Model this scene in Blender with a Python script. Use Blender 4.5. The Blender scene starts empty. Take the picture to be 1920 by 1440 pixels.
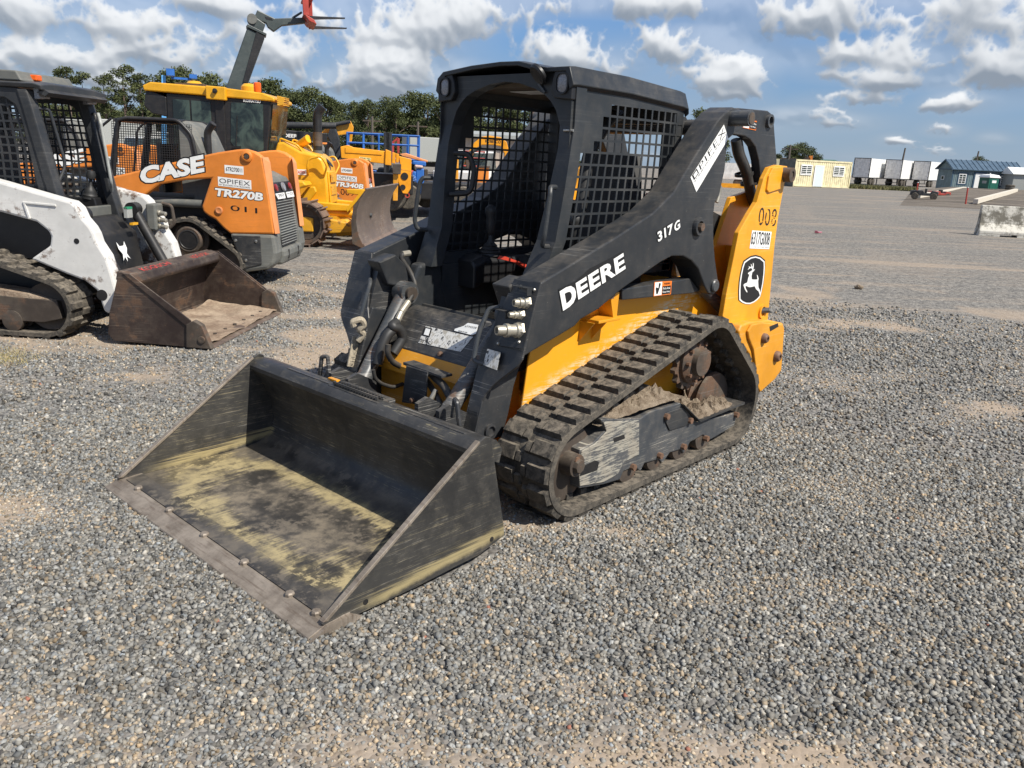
import bpy, bmesh, math, random
import numpy as np
from mathutils import Vector, Matrix, noise as mnoise
R = math.radians
random.seed(7)
rng = np.random.default_rng(11)
scene = bpy.context.scene

# ------------------------------------------------------------------ camera
CAM_F, CAM_POS = 1517.117, Vector((3.8645, 2.8905, 1.5668))     # focal length in 1920-px units, eye position (m)
CAM_YAW, CAM_PITCH, CAM_ROLL = R(222.5525), R(-15.5769), R(2.6275)
_fw = Vector((math.cos(CAM_YAW)*math.cos(CAM_PITCH), math.sin(CAM_YAW)*math.cos(CAM_PITCH), math.sin(CAM_PITCH)))
_r = _fw.cross(Vector((0, 0, 1))).normalized(); _u = _r.cross(_fw)
CR = _r*math.cos(CAM_ROLL) + _u*math.sin(CAM_ROLL)
CU = -_r*math.sin(CAM_ROLL) + _u*math.cos(CAM_ROLL)
cam_data = bpy.data.cameras.new('camera')
cam_data.sensor_width = 36; cam_data.lens = CAM_F/1920*36; cam_data.clip_start = .05; cam_data.clip_end = 5000
cam = bpy.data.objects.new('camera', cam_data)
scene.collection.objects.link(cam)
cam.matrix_world = Matrix(((CR.x, CU.x, -_fw.x, CAM_POS.x), (CR.y, CU.y, -_fw.y, CAM_POS.y), (CR.z, CU.z, -_fw.z, CAM_POS.z), (0, 0, 0, 1)))
scene.camera = cam

# ------------------------------------------------------------------ sun, sky, exposure
SUN_EL, SUN_AZ = R(49), R(97)            # towards the sun; azimuth from +x towards +y
sun_data = bpy.data.lights.new('sun', 'SUN'); sun_data.energy = 4.9; sun_data.angle = R(.53); sun_data.color = (1, .945, .85)
sun = bpy.data.objects.new('sun', sun_data); scene.collection.objects.link(sun)
sun.rotation_euler = Vector((math.cos(SUN_EL)*math.cos(SUN_AZ), math.cos(SUN_EL)*math.sin(SUN_AZ), math.sin(SUN_EL))).to_track_quat('Z', 'Y').to_euler()
scene.view_settings.view_transform = 'Standard'; scene.view_settings.look = 'None'
scene.view_settings.exposure = .40; scene.view_settings.gamma = 1
scene.view_settings.use_curve_mapping = False


class NT:
    """small helper round a node tree"""
    def __init__(s, nt): s.nt = nt; s.nt.nodes.clear()
    def n(s, t, **k):
        nd = s.nt.nodes.new(t)
        for a, v in k.items(): setattr(nd, a, v)
        return nd
    def l(s, a, b): s.nt.links.new(a, b)
    def put(s, sock, v):
        if isinstance(v, bpy.types.NodeSocket): s.l(v, sock)
        elif v is not None: sock.default_value = v
    def math(s, op, a, b=None, c=None, clamp=False):
        nd = s.n('ShaderNodeMath', operation=op, use_clamp=clamp)
        for i, v in enumerate((a, b, c)): s.put(nd.inputs[i], v)
        return nd.outputs[0]
    def ramp(s, x, a, b, lo=0., hi=1., smooth=True):
        nd = s.n('ShaderNodeMapRange', interpolation_type='SMOOTHSTEP' if smooth else 'LINEAR')
        for i, v in enumerate((x, a, b, lo, hi)): s.put(nd.inputs[i], v)
        return nd.outputs[0]
    def mix(s, f, a, b, op='MIX'):
        nd = s.n('ShaderNodeMix', data_type='RGBA', blend_type=op)
        s.put(nd.inputs[0], f); s.put(nd.inputs[6], a); s.put(nd.inputs[7], b)
        return nd.outputs[2]
    def noise(s, vec, scale, detail=4, rough=.55, dist=0., dim='3D'):
        nd = s.n('ShaderNodeTexNoise', noise_dimensions=dim)
        if vec is not None: s.l(vec, nd.inputs['Vector'])
        nd.inputs['Scale'].default_value = scale; nd.inputs['Detail'].default_value = detail
        nd.inputs['Roughness'].default_value = rough; nd.inputs['Distortion'].default_value = dist
        return nd.outputs['Fac']
    def mapping(s, vec, scale=(1, 1, 1), rot=(0, 0, 0), loc=(0, 0, 0)):
        nd = s.n('ShaderNodeMapping'); s.l(vec, nd.inputs[0])
        nd.inputs[1].default_value = loc; nd.inputs[2].default_value = rot; nd.inputs[3].default_value = scale
        return nd.outputs[0]
    def vmath(s, op, a, b=None):
        nd = s.n('ShaderNodeVectorMath', operation=op)
        s.put(nd.inputs[0], a); s.put(nd.inputs[1], b)
        return nd
    def sep(s, v):
        nd = s.n('ShaderNodeSeparateXYZ'); s.l(v, nd.inputs[0]); return nd.outputs
    def comb(s, x, y, z):
        nd = s.n('ShaderNodeCombineXYZ')
        for i, v in enumerate((x, y, z)): s.put(nd.inputs[i], v)
        return nd.outputs[0]


def c4(c): return (c[0], c[1], c[2], 1)


def pix_dir(px):
    return (_fw + CR*((px[0]-960)/CAM_F) - CU*((px[1]-720)/CAM_F)).normalized()


world = bpy.data.worlds.new('World'); scene.world = world; world.use_nodes = True
W = NT(world.node_tree)
sky = W.n('ShaderNodeTexSky', sky_type='NISHITA', sun_disc=False, sun_elevation=SUN_EL, sun_rotation=R(90)-SUN_AZ,
          altitude=0, air_density=1.0, dust_density=.35, ozone_density=1.4)
tc = W.n('ShaderNodeTexCoord').outputs['Generated']
dx, dy, dz = W.sep(W.vmath('NORMALIZE', tc).outputs[0])
az = W.math('ARCTAN2', dy, dx); el = W.math('ARCSINE', dz)
# azimuth is measured from the direction of the yard so that the seam of the angle lies behind
dxr = W.math('ADD', W.math('MULTIPLY', dx, math.cos(CAM_YAW)), W.math('MULTIPLY', dy, math.sin(CAM_YAW)))
dyr = W.math('SUBTRACT', W.math('MULTIPLY', dy, math.cos(CAM_YAW)), W.math('MULTIPLY', dx, math.sin(CAM_YAW)))
az = W.math('ARCTAN2', dyr, dxr)
# cumulus banks: (pixel centre in the picture, half width, half height in degrees, weight) turned into directions
def azel(px):
    d = pix_dir(px); a = math.atan2(d.y, d.x)-CAM_YAW
    return (a+math.pi) % (2*math.pi)-math.pi, math.asin(d.z)
BANKS = [((90, 30), 7.5, 2.2, .9), ((40, 110), 4, 1.6, .9), ((250, 85), 3.5, 1.4, .7), ((330, 125), 6.5, 2.0, .85), ((150, 160), 5, 1.2, .6), ((380, 8), 4, .9, .8),
         ((540, 110), 5.0, 1.7, .85), ((780, 62), 6.5, 2.0, 1.0), ((760, 130), 5.5, 2.0, .95), ((640, 140), 6, 1.6, .8), ((900, 25), 5, 1.2, .7), ((1110, 110), 4.5, 1.6, .8), ((1260, 90), 3.2, 1.3, .8),
         ((1370, 165), 2.9, 1.3, 1.0), ((1270, 150), 2.0, .8, .6), ((1200, 15), 9, 1.0, .85), ((1600, 40), 6.5, 1.5, 1.05), ((1750, 95), 6.5, 2.0, 1.05), ((1640, 150), 4.5, .8, .75),
         ((1560, 185), 3, .7, .6), ((1890, 40), 3.5, 1.8, 1.0), ((1790, 198), 1.6, .5, .9), ((1768, 247), 1.0, .4, .9), ((1675, 265), .9, .35, .8), ((1585, 232), 2.2, .5, .55), ((1860, 262), .9, .35, .8), ((1500, 215), 3.2, .6, .5)]
def cloud_image(banks, NU=5120, NV=768):
    """brightness and cover of the cumulus, over azimuth (columns) and sqrt(elevation) (rows)"""
    g = np.random.default_rng(5)
    az = ((np.arange(NU)+.5)/NU-.5)*2*math.pi
    el = ((np.arange(NV)+.5)/NV)**2*(math.pi/2)
    ku = np.fft.rfftfreq(NU)[None]*NU/(2*math.pi)          # cycles per radian
    kv = np.fft.fftfreq(NV)[:, None]*NV/.80                # rows: about even steps of elevation near the horizon
    def band(k0, flat=.62):
        w = np.fft.rfft2(g.standard_normal((NV, NU), dtype=np.float32))
        k = np.hypot(ku, kv*flat)+1e-6
        w *= np.exp(-(np.log(k/k0)/.40)**2)
        f = np.fft.irfft2(w, s=(NV, NU)); return (f/f.std()).astype(np.float32)
    def blur(a, k0):
        w = np.fft.rfft2(a); w *= np.exp(-(np.hypot(ku, kv)/k0)**2); return np.fft.irfft2(w, s=(NV, NU)).astype(np.float32)
    D = np.zeros((NV, NU), np.float32); amp = 1.; k0 = 6.5
    for i in range(7):
        f = band(k0, .7 if i < 2 else .95)
        D += amp*(f*.42 if i < 2 else (.62-np.sqrt(f*f+.06))*.95); k0 *= 1.95; amp *= .58
    bank = np.zeros((NV, NU), np.float32); base = np.zeros((NV, NU), np.float32); wsum = np.full((NV, NU), 1e-3, np.float32)
    for (a, e), hw, hh, wgt in banks:
        hw, hh = R(hw)*1.10, R(hh)*1.15
        du = (az-a)/hw; dv = (el-e)/hh; dv = np.where(dv < 0, dv*1.45, dv*.88)
        G = wgt*np.exp(-.85*(du[None]**2+dv[:, None]**2)**1.15).astype(np.float32)
        bank = np.maximum(bank, G); base += G*G*dv[:, None]; wsum += G*G
    base /= wsum
    rnd = band(7.)*.45+band(3.)*.3                         # the rest of the sky: banks of the same kind
    outside = np.clip((np.abs(az)-.60)/.14, 0, 1)[None]; outside = np.maximum(outside, np.clip((el-.20)/.08, 0, 1)[:, None])
    bank = bank*(1-outside)+np.clip(rnd+.35, 0, 1)*outside*.9; base = base*(1-outside)
    T = bank*1.22+D*.58-.47
    alpha = np.clip((T+.17)/.62, 0, 1); alpha = alpha*alpha*(3-2*alpha)
    hz = np.exp(-el/.05)[:, None]
    thin = np.clip(.10+band(4., .30)*.13+bank*.40-.1*hz, 0, .42); alpha = np.maximum(alpha, thin)
    # light from high behind: each billow bright on top, the thick low parts grey
    Tm = blur(T, 85.); Tl = blur(T, 26.)
    sy = 1/np.gradient(el)[:, None]; sx = NU/(2*math.pi)
    gu = np.gradient(Tm, axis=1)*sx; gv = np.gradient(Tm, axis=0)*sy; k = 16.
    nl = (gu*.30-gv*.80)/np.sqrt(gu**2+gv**2+k*k)
    gl = -np.gradient(Tl, axis=0)*sy; gl = gl/np.sqrt(gl*gl+9.**2)
    br = .46+.26*nl+.20*gl+.20*np.clip(base, -1.3, .8)+.22*np.clip(T-Tm, -.4, .4)
    s = np.clip((alpha-.12)/.45, 0, 1)
    br = br*s+.32*(1-s)
    return np.stack([np.clip(br, 0, 1), alpha*.97], -1).astype(np.float32)

_ci = cloud_image([(azel(px), hw, hh, wgt) for px, hw, hh, wgt in BANKS])
cloud_map = bpy.data.images.new('cloud_field', _ci.shape[1], _ci.shape[0], alpha=True, float_buffer=True); cloud_map.colorspace_settings.name = 'Non-Color'
_px = np.ones(_ci.shape[:2]+(4,), np.float32); _px[..., :2] = _ci; cloud_map.pixels.foreach_set(_px.ravel()); cloud_map.update()
cu_ = W.math('ADD', W.math('DIVIDE', az, 2*math.pi), .5)
cv_ = W.math('SQRT', W.math('DIVIDE', W.math('MAXIMUM', el, 0.), math.pi/2))
ct = W.n('ShaderNodeTexImage', image=cloud_map, interpolation='Linear', extension='EXTEND'); W.l(W.comb(cu_, cv_, 0.), ct.inputs[0])
bright, alpha, _ = W.sep(ct.outputs[0])
cloud_col = W.mix(bright, (2.9, 3.4, 4.1, 1), (9.8, 10.0, 10.2, 1))
skyc = W.mix(1., sky.outputs[0], (.70, .92, 1.28, 1), 'MULTIPLY')
skyc = W.mix(W.ramp(el, .30, .0, .0, .85), skyc, W.mix(W.ramp(el, 0., .17), (3.2, 4.15, 5.4, 1), (1.45, 3.1, 5.7, 1)))
final = W.mix(W.math('MULTIPLY', alpha, 1.), skyc, cloud_col)
final = W.mix(W.ramp(el, -.002, -.02), final, (1.6, 1.5, 1.4, 1))
bg = W.n('ShaderNodeBackground'); W.l(final, bg.inputs[0]); bg.inputs[1].default_value = .074
wo = W.n('ShaderNodeOutputWorld'); W.l(bg.outputs[0], wo.inputs[0])

# ------------------------------------------------------------------ frames: a pixel of the picture to a point on a plane of a machine
class Fr:
    def __init__(s, x=0, y=0, deg=0):
        s.o = Vector((x, y, 0)); s.a = R(deg)
        s.m = Matrix.Translation(s.o) @ Matrix.Rotation(s.a, 4, 'Z'); s.i = s.m.inverted()
        s.eye = s.i @ CAM_POS
    def hit(s, px, ax, val):
        d = s.i.to_3x3() @ pix_dir(px)
        return s.eye + d*((val-s.eye[ax])/d[ax])
    def side(s, y, pts): return [(p.x, p.z) for p in (s.hit(q, 1, y) for q in pts)]
    def front(s, x, pts): return [(p.y, p.z) for p in (s.hit(q, 0, x) for q in pts)]
    def top(s, z, pts): return [(p.x, p.y) for p in (s.hit(q, 2, z) for q in pts)]
def zo(ox, oy, sc): return lambda pts: [(ox+a/sc, oy+b/sc) for a, b in pts]

# ------------------------------------------------------------------ building
COL = scene.collection
def obj(name, me, mat=None, parent=None, **props):
    if isinstance(me, bmesh.types.BMesh):
        bm = me; me = bpy.data.meshes.new(name); bm.to_mesh(me); bm.free()
    o = bpy.data.objects.new(name, me)
    if mat is not None and not me.materials: me.materials.append(mat)
    COL.objects.link(o)
    if parent is not None: o.parent = parent
    for k, v in props.items(): o[k] = v
    return o
def thing(name, label, cat, fr=None, loc=None, group=None, kind=None):
    o = bpy.data.objects.new(name, None); COL.objects.link(o); o.empty_display_size = .2
    if fr is not None: o.matrix_world = fr.m
    if loc is not None: o.location = loc
    o['label'] = label; o['category'] = cat
    if group: o['group'] = group
    return o
def tag(o, label, cat, group=None):
    o['label'] = label; o['category'] = cat
    if group: o['group'] = group
    return o
def copy_tree(o, parent=None):
    c = o.copy(); COL.objects.link(c); c.parent = parent
    for ch in list(o.children): copy_tree(ch, c)
    return c
def smooth(o, ang=35):
    me = o.data
    me.polygons.foreach_set('use_smooth', [True]*len(me.polygons)); me.set_sharp_from_angle(angle=R(ang)); return o
def bevel(o, w=.006, seg=2, ang=30):
    m = o.modifiers.new('bevel', 'BEVEL'); m.width = w; m.segments = seg; m.limit_method = 'ANGLE'; m.angle_limit = R(ang)
    m.harden_normals = False; return o
def B(): return bmesh.new()
def prism(pts, ax, a, b, bm=None):
    """polygon in the two other axes, run along axis ax from a to b"""
    bm = bm or B()
    def v3(p, t): return Vector((t, p[0], p[1])) if ax == 'x' else (Vector((p[0], t, p[1])) if ax == 'y' else Vector((p[0], p[1], t)))
    A = [bm.verts.new(v3(p, a)) for p in pts]; C = [bm.verts.new(v3(p, b)) for p in pts]
    n = len(pts); fs = [bm.faces.new(A), bm.faces.new(C[::-1])]
    for i in range(n): fs.append(bm.faces.new((A[i], C[i], C[(i+1) % n], A[(i+1) % n])))
    bmesh.ops.recalc_face_normals(bm, faces=fs)
    return bm
def box(a, b, bm=None):
    return prism([(a[0], a[1]), (b[0], a[1]), (b[0], b[1]), (a[0], b[1])], 'z', a[2], b[2], bm)
def obox(c, size, rot, bm=None):
    """box turned by a 3x3 matrix round its centre"""
    bm = bm or B(); c = Vector(c)
    r = bmesh.ops.create_cube(bm, size=1)['verts']
    for v in r: v.co = c + rot @ Vector((v.co.x*size[0], v.co.y*size[1], v.co.z*size[2]))
    return bm
def basis(d, up=Vector((0, 0, 1))):
    d = Vector(d).normalized()
    if abs(d.dot(up)) > .97: up = Vector((1, 0, 0))
    s = d.cross(up).normalized(); return s, s.cross(d).normalized()
def cyl(p, q, r, r2=None, n=16, bm=None, caps=True):
    bm = bm or B(); p, q = Vector(p), Vector(q); r2 = r if r2 is None else r2
    s, u = basis(q-p); A = []; C = []
    for i in range(n):
        t = 2*math.pi*i/n; w = s*math.cos(t)+u*math.sin(t)
        A.append(bm.verts.new(p+w*r)); C.append(bm.verts.new(q+w*r2))
    fs = [bm.faces.new((A[i], A[(i+1) % n], C[(i+1) % n], C[i])) for i in range(n)]
    if caps: fs += [bm.faces.new(A[::-1]), bm.faces.new(C)]
    bmesh.ops.recalc_face_normals(bm, faces=fs)
    return bm
def ring(p, d, ro, ri, h, n=24, bm=None):
    """a collar: outer and inner radius, height h along d"""
    bm = bm or B(); p = Vector(p); d = Vector(d).normalized(); s, u = basis(d); L = []
    for rr, hh in ((ri, 0), (ro, 0), (ro, h), (ri, h)):
        L.append([bm.verts.new(p+d*hh+(s*math.cos(2*math.pi*i/n)+u*math.sin(2*math.pi*i/n))*rr) for i in range(n)])
    fs = []
    for k in range(4):
        A, C = L[k], L[(k+1) % 4]
        fs += [bm.faces.new((A[i], A[(i+1) % n], C[(i+1) % n], C[i])) for i in range(n)]
    bmesh.ops.recalc_face_normals(bm, faces=fs)
    return bm
def lathe(p, d, prof, n=24, bm=None):
    """profile of (radius, height) along d"""
    bm = bm or B(); p = Vector(p); d = Vector(d).normalized(); s, u = basis(d); L = []
    for rr, hh in prof:
        L.append([bm.verts.new(p+d*hh+(s*math.cos(2*math.pi*i/n)+u*math.sin(2*math.pi*i/n))*max(rr, 1e-4)) for i in range(n)])
    fs = []
    for A, C in zip(L, L[1:]): fs += [bm.faces.new((A[i], A[(i+1) % n], C[(i+1) % n], C[i])) for i in range(n)]
    fs += [bm.faces.new(L[0][::-1]), bm.faces.new(L[-1])]
    bmesh.ops.recalc_face_normals(bm, faces=fs)
    return bm
def rounded(path, k=4, f=.3):
    """cut the corners of an open polyline"""
    P = [Vector(p) for p in path]; out = [P[0]]
    for a, b, c in zip(P, P[1:], P[2:]):
        l = min((b-a).length, (c-b).length)*f
        p0 = b+(a-b).normalized()*l; p1 = b+(c-b).normalized()*l
        for i in range(k+1):
            t = i/k; out.append(p0.lerp(b, t).lerp(b.lerp(p1, t), t))
    out.append(P[-1]); return out
def tube(path, r, n=8, bm=None, caps=True):
    bm = bm or B(); P = [Vector(p) for p in path]; L = []; u = None
    for i, p in enumerate(P):
        d = (P[min(i+1, len(P)-1)]-P[max(i-1, 0)]).normalized()
        if u is None: s, u = basis(d)
        else:
            u = (u-d*u.dot(d)).normalized(); s = d.cross(u).normalized()
        rr = r[i] if isinstance(r, (list, tuple)) else r
        L.append([bm.verts.new(p+(s*math.cos(2*math.pi*j/n)+u*math.sin(2*math.pi*j/n))*rr) for j in range(n)])
    fs = []
    for A, C in zip(L, L[1:]): fs += [bm.faces.new((A[i], A[(i+1) % n], C[(i+1) % n], C[i])) for i in range(n)]
    if caps: fs += [bm.faces.new(L[0][::-1]), bm.faces.new(L[-1])]
    bmesh.ops.recalc_face_normals(bm, faces=fs)
    return bm
def loft(secs, bm=None, closed=True, caps=True):
    """sections (lists of points, same length) joined in order"""
    bm = bm or B(); L = [[bm.verts.new(Vector(p)) for p in s] for s in secs]; n = len(L[0]); fs = []
    for A, C in zip(L, L[1:]):
        for i in range(n if closed else n-1): fs.append(bm.faces.new((A[i], A[(i+1) % n], C[(i+1) % n], C[i])))
    if caps and closed: fs += [bm.faces.new(L[0][::-1]), bm.faces.new(L[-1])]
    bmesh.ops.recalc_face_normals(bm, faces=fs)
    return bm
def strip(path, wax, a, b, th, bm=None):
    """sheet of thickness th following a path in the plane across wax ('y': points are x,z)"""
    P = [Vector(p) for p in path]; out = []
    for i, p in enumerate(P):
        d = (P[min(i+1, len(P)-1)]-P[max(i-1, 0)]).normalized(); nrm = Vector((-d.y, d.x)); out.append(p+nrm*th)
    return prism([tuple(p) for p in P]+[tuple(p) for p in out[::-1]], wax, a, b, bm)
def hull(circles, step=.03):
    """outline of the belt round circles (x, z, r), counter-clockwise, evenly spaced points and normals"""
    pts = []
    for cx, cz, r in circles:
        for i in range(180): t = 2*math.pi*i/180; pts.append((cx+r*math.cos(t), cz+r*math.sin(t)))
    pts = sorted(set(pts))
    def half(ps):
        h = []
        for p in ps:
            while len(h) > 1 and (h[-1][0]-h[-2][0])*(p[1]-h[-2][1])-(h[-1][1]-h[-2][1])*(p[0]-h[-2][0]) <= 0: h.pop()
            h.append(p)
        return h
    H = half(pts)[:-1]+half(pts[::-1])[:-1]
    V = [Vector(p) for p in H]; seg = [(V[(i+1) % len(V)]-V[i]).length for i in range(len(V))]; tot = sum(seg)
    n = max(8, round(tot/step)); res = []; i = 0; acc = 0
    for k in range(n):
        t = tot*k/n
        while acc+seg[i] < t: acc += seg[i]; i += 1
        a, b = V[i], V[(i+1) % len(V)]; p = a.lerp(b, (t-acc)/seg[i]); d = (b-a).normalized()
        res.append((p, Vector((d.y, -d.x))))
    return res
def belt(circles, y0, y1, th, step=.03):
    H = hull(circles, step); bm = B(); L = []
    for off, y in ((0, y0), (0, y1), (-th, y1), (-th, y0)):
        L.append([bm.verts.new((p.x+n.x*off, y, p.y+n.y*off)) for p, n in H])
    n = len(H); fs = []
    for k in range(4):
        A, C = L[k], L[(k+1) % 4]
        fs += [bm.faces.new((A[i], A[(i+1) % n], C[(i+1) % n], C[i])) for i in range(n)]
    bmesh.ops.recalc_face_normals(bm, faces=fs)
    return bm
def screen(P, nu, nv, hole, bar, th, inside=None):
    """perforated sheet: P(u, v) -> point, nu x nv cells; a cell is pierced when inside(u, v)"""
    bm = B(); cache = {}
    def vx(u, v):
        k = (round(u*4096), round(v*4096))
        if k not in cache: cache[k] = bm.verts.new(P(u, v))
        return cache[k]
    bu, bv = bar
    for i in range(nu):
        for j in range(nv):
            u0, u1, v0, v1 = i/nu, (i+1)/nu, j/nv, (j+1)/nv
            O = [(u0, v0), (u1, v0), (u1, v1), (u0, v1)]
            if inside and not inside((u0+u1)/2, (v0+v1)/2):
                bm.faces.new([vx(*p) for p in O]); continue
            du, dv = bu/nu, bv/nv; c = .22
            I = [(u0+du, v0+dv), (u1-du, v0+dv), (u1-du, v1-dv), (u0+du, v1-dv)]
            for k in range(4): bm.faces.new([vx(*O[k]), vx(*O[(k+1) % 4]), vx(*I[(k+1) % 4]), vx(*I[k])])
    bmesh.ops.recalc_face_normals(bm, faces=bm.faces)
    g = bmesh.ops.solidify(bm, geom=bm.faces[:], thickness=th)
    return bm
_txt = {}
def text_mesh(s, bold=.0, space=1.0):
    k = (s, bold, space)
    if k in _txt: return _txt[k]
    cu = bpy.data.curves.new('lettering', 'FONT'); cu.body = s; cu.size = 1; cu.offset = bold; cu.extrude = 0; cu.resolution_u = 3; cu.space_character = space
    o = bpy.data.objects.new('lettering', cu); COL.objects.link(o)
    dg = bpy.context.evaluated_depsgraph_get(); dg.update()
    me = bpy.data.meshes.new_from_object(o.evaluated_get(dg))
    bpy.data.objects.remove(o); bpy.data.curves.remove(cu)
    co = np.empty(len(me.vertices)*3); me.vertices.foreach_get('co', co); co = co.reshape(-1, 3)
    _txt[k] = (co, [list(p.vertices) for p in me.polygons]); bpy.data.meshes.remove(me)
    return _txt[k]
def text(s, bl, br, tl, mat, parent, out, bold=.0, space=1.0, lift=.0015, name='lettering', rag=0):
    """flat lettering filling the parallelogram bottom-left, bottom-right, top-left; out = direction it faces"""
    co, fc = text_mesh(s, bold, space)
    mn, mx = co.min(0), co.max(0); bl, br, tl, out = Vector(bl), Vector(br), Vector(tl), Vector(out).normalized()
    me = bpy.data.meshes.new(name); vs = []
    for c in co:
        a, b = (c[0]-mn[0])/(mx[0]-mn[0]), (c[1]-mn[1])/(mx[1]-mn[1])
        vs.append(bl+(br-bl)*a+(tl-bl)*b+out*lift)
    if rag: fc = [f for f in fc if random.random() > rag]
    me.from_pydata(vs, [], fc)
    return obj(name, me, mat, parent)
def flat(pts, mat, parent, name, out, th=.001, base=0.):
    """thin decal: outline points in 3-D, raised along out"""
    bm = B(); out = Vector(out).normalized(); A = [bm.verts.new(Vector(p)+out*base) for p in pts]; C = [bm.verts.new(Vector(p)+out*(base+th)) for p in pts]
    n = len(A); bm.faces.new(A); bm.faces.new(C[::-1])
    for i in range(n): bm.faces.new((A[i], C[i], C[(i+1) % n], A[(i+1) % n]))
    bmesh.ops.recalc_face_normals(bm, faces=bm.faces)
    return obj(name, bm, mat, parent)
def rrect(cx, cy, w, h, r, k=4):
    out = []
    for sx, sy, a in ((1, 1, 0), (-1, 1, 90), (-1, -1, 180), (1, -1, 270)):
        for i in range(k+1):
            t = R(a+90*i/k); out.append((cx+sx*(w/2-r)+r*math.cos(t), cy+sy*(h/2-r)+r*math.sin(t)))
    return out

# ------------------------------------------------------------------ materials
DUST = (.33, .275, .205)
def mat_out(N, col, rough, bump=None, metal=0., spec=.5, bstr=.2, bdist=.005, trans=0., coat=0.):
    p = N.n('ShaderNodeBsdfPrincipled'); N.put(p.inputs['Base Color'], col if isinstance(col, bpy.types.NodeSocket) else c4(col))
    N.put(p.inputs['Roughness'], rough); N.put(p.inputs['Metallic'], metal); p.inputs['Specular IOR Level'].default_value = spec
    p.inputs['Transmission Weight'].default_value = trans; p.inputs['Coat Weight'].default_value = coat; p.inputs['Coat Roughness'].default_value = .15
    if bump is not None:
        b = N.n('ShaderNodeBump'); b.inputs['Strength'].default_value = bstr; b.inputs['Distance'].default_value = bdist
        N.l(bump, b.inputs['Height']); N.l(b.outputs[0], p.inputs['Normal'])
    o = N.n('ShaderNodeOutputMaterial'); N.l(p.outputs[0], o.inputs[0]); return p
def newmat(name):
    m = bpy.data.materials.new(name); m.use_nodes = True; return m, NT(m.node_tree)
def paint(name, col, rough=.42, dust=.35, chip=.25, scr=.3, rust=.0, metal=0., chipcol=None, s=1., spec=.5, coat=0., under=None):
    """painted or bare steel with dust lying on it, specks, scratches and rust"""
    m, N = newmat(name); v = N.n('ShaderNodeTexCoord').outputs['Object']
    big = N.noise(v, 2.2*s, 5, .6); mid = N.noise(v, 13*s, 8, .68); fine = N.noise(v, 95*s, 3, .6)
    c = N.mix(N.ramp(big, .3, .72), c4([x*.80 for x in col]), c4([min(1, x*1.16) for x in col]))
    nz = N.sep(N.n('ShaderNodeNewGeometry').outputs['Normal'])[2]
    up = N.ramp(nz, -.2, .95, .28, 1.)
    dm = N.math('MULTIPLY', N.math('MULTIPLY', N.ramp(N.math('ADD', N.math('MULTIPLY', mid, .6), N.math('MULTIPLY', big, .4)), .38, .72), up), dust)
    c = N.mix(dm, c, c4(DUST))
    if rust:
        rm = N.math('MULTIPLY', N.ramp(N.math('ADD', N.math('MULTIPLY', big, .45), N.math('MULTIPLY', N.noise(v, 9*s, 9, .75), .55)), .62-.20*rust, .66-.12*rust), min(1, .35+rust*1.2))
        c = N.mix(rm, c, N.mix(fine, (.075, .040, .024, 1), (.18, .11, .07, 1)))
    cc = chipcol or [min(1, .25+x*1.1) for x in col]
    if scr:
        for i, rot in enumerate(((.3, .5, .2), (1.2, .1, 1.9), (.1, -.9, .6))):
            sv = N.mapping(v, (2.2*s, 2.2*s, 230*s), rot); sn = N.noise(sv, 1., 2, .5)
            c = N.mix(N.math('MULTIPLY', N.math('MULTIPLY', N.ramp(sn, .655, .69), N.ramp(big, .42, .62)), scr), c, c4(cc))
    if chip:
        c = N.mix(N.math('MULTIPLY', N.math('MULTIPLY', N.ramp(fine, .67, .73), N.ramp(mid, .45, .65)), chip), c, c4(cc))
    ro = N.math('ADD', rough-.06, N.math('ADD', N.math('MULTIPLY', dm, .4), N.math('MULTIPLY', mid, .14)), clamp=True)
    mat_out(N, c, ro, mid, metal, spec, .08, .004, coat=coat); return m
def plain(name, col, rough=.5, metal=0., var=.15, s=20, spec=.5):
    m, N = newmat(name); v = N.n('ShaderNodeTexCoord').outputs['Object']
    n = N.noise(v, s, 5, .6); c = N.mix(N.ramp(n, .3, .7), c4([x*(1-var) for x in col]), c4([min(1, x*(1+var)) for x in col]))
    mat_out(N, c, rough, n, metal, spec, .05, .003); return m
def glass(name, tint=(.03, .04, .04)):
    m, N = newmat(name); mat_out(N, tint, .06, spec=.6); return m

MT = {}
MT['dark'] = paint('charcoal paint', (.028, .031, .035), .36, dust=.24, chip=.5, scr=.18, chipcol=(.30, .29, .27), spec=.34)
MT['dark2'] = paint('worn charcoal paint', (.030, .032, .035), .42, dust=.30, chip=.9, scr=.7, rust=.12, chipcol=(.45, .43, .39), s=1.3)
MT['cabdark'] = paint('cab charcoal paint', (.029, .033, .037), .36, dust=.22, chip=.3, scr=.12, chipcol=(.26, .26, .25), spec=.32)
MT['black'] = paint('black steel', (.012, .012, .013), .45, dust=.12, chip=.2, scr=.1)
MT['blackplastic'] = plain('black plastic', (.012, .012, .013), .45)
MT['yellow'] = paint('construction yellow', (.80, .345, .012), .36, dust=.20, chip=.35, scr=.4, chipcol=(.85, .60, .25), coat=.15)
MT['yellowdirty'] = paint('dirty construction yellow', (.70, .30, .015), .45, dust=.30, chip=.3, scr=.5, chipcol=(.85, .70, .45))
MT['rust'] = paint('rusty steel', (.060, .046, .036), .65, dust=.55, chip=.4, scr=.2, rust=.6, metal=.15)
MT['cyl'] = paint('weathered cylinder paint', (.050, .056, .062), .38, dust=.30, chip=.6, scr=.5, rust=.42, chipcol=(.5, .48, .44), s=1.4)
MT['chrome'] = plain('bright fitting metal', (.50, .48, .43), .32, .85, .3, 60)
MT['fitting'] = paint('dusty hydraulic fitting', (.42, .39, .32), .38, dust=.3, chip=.4, scr=.1, rust=.2, metal=.6, s=3)
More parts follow.
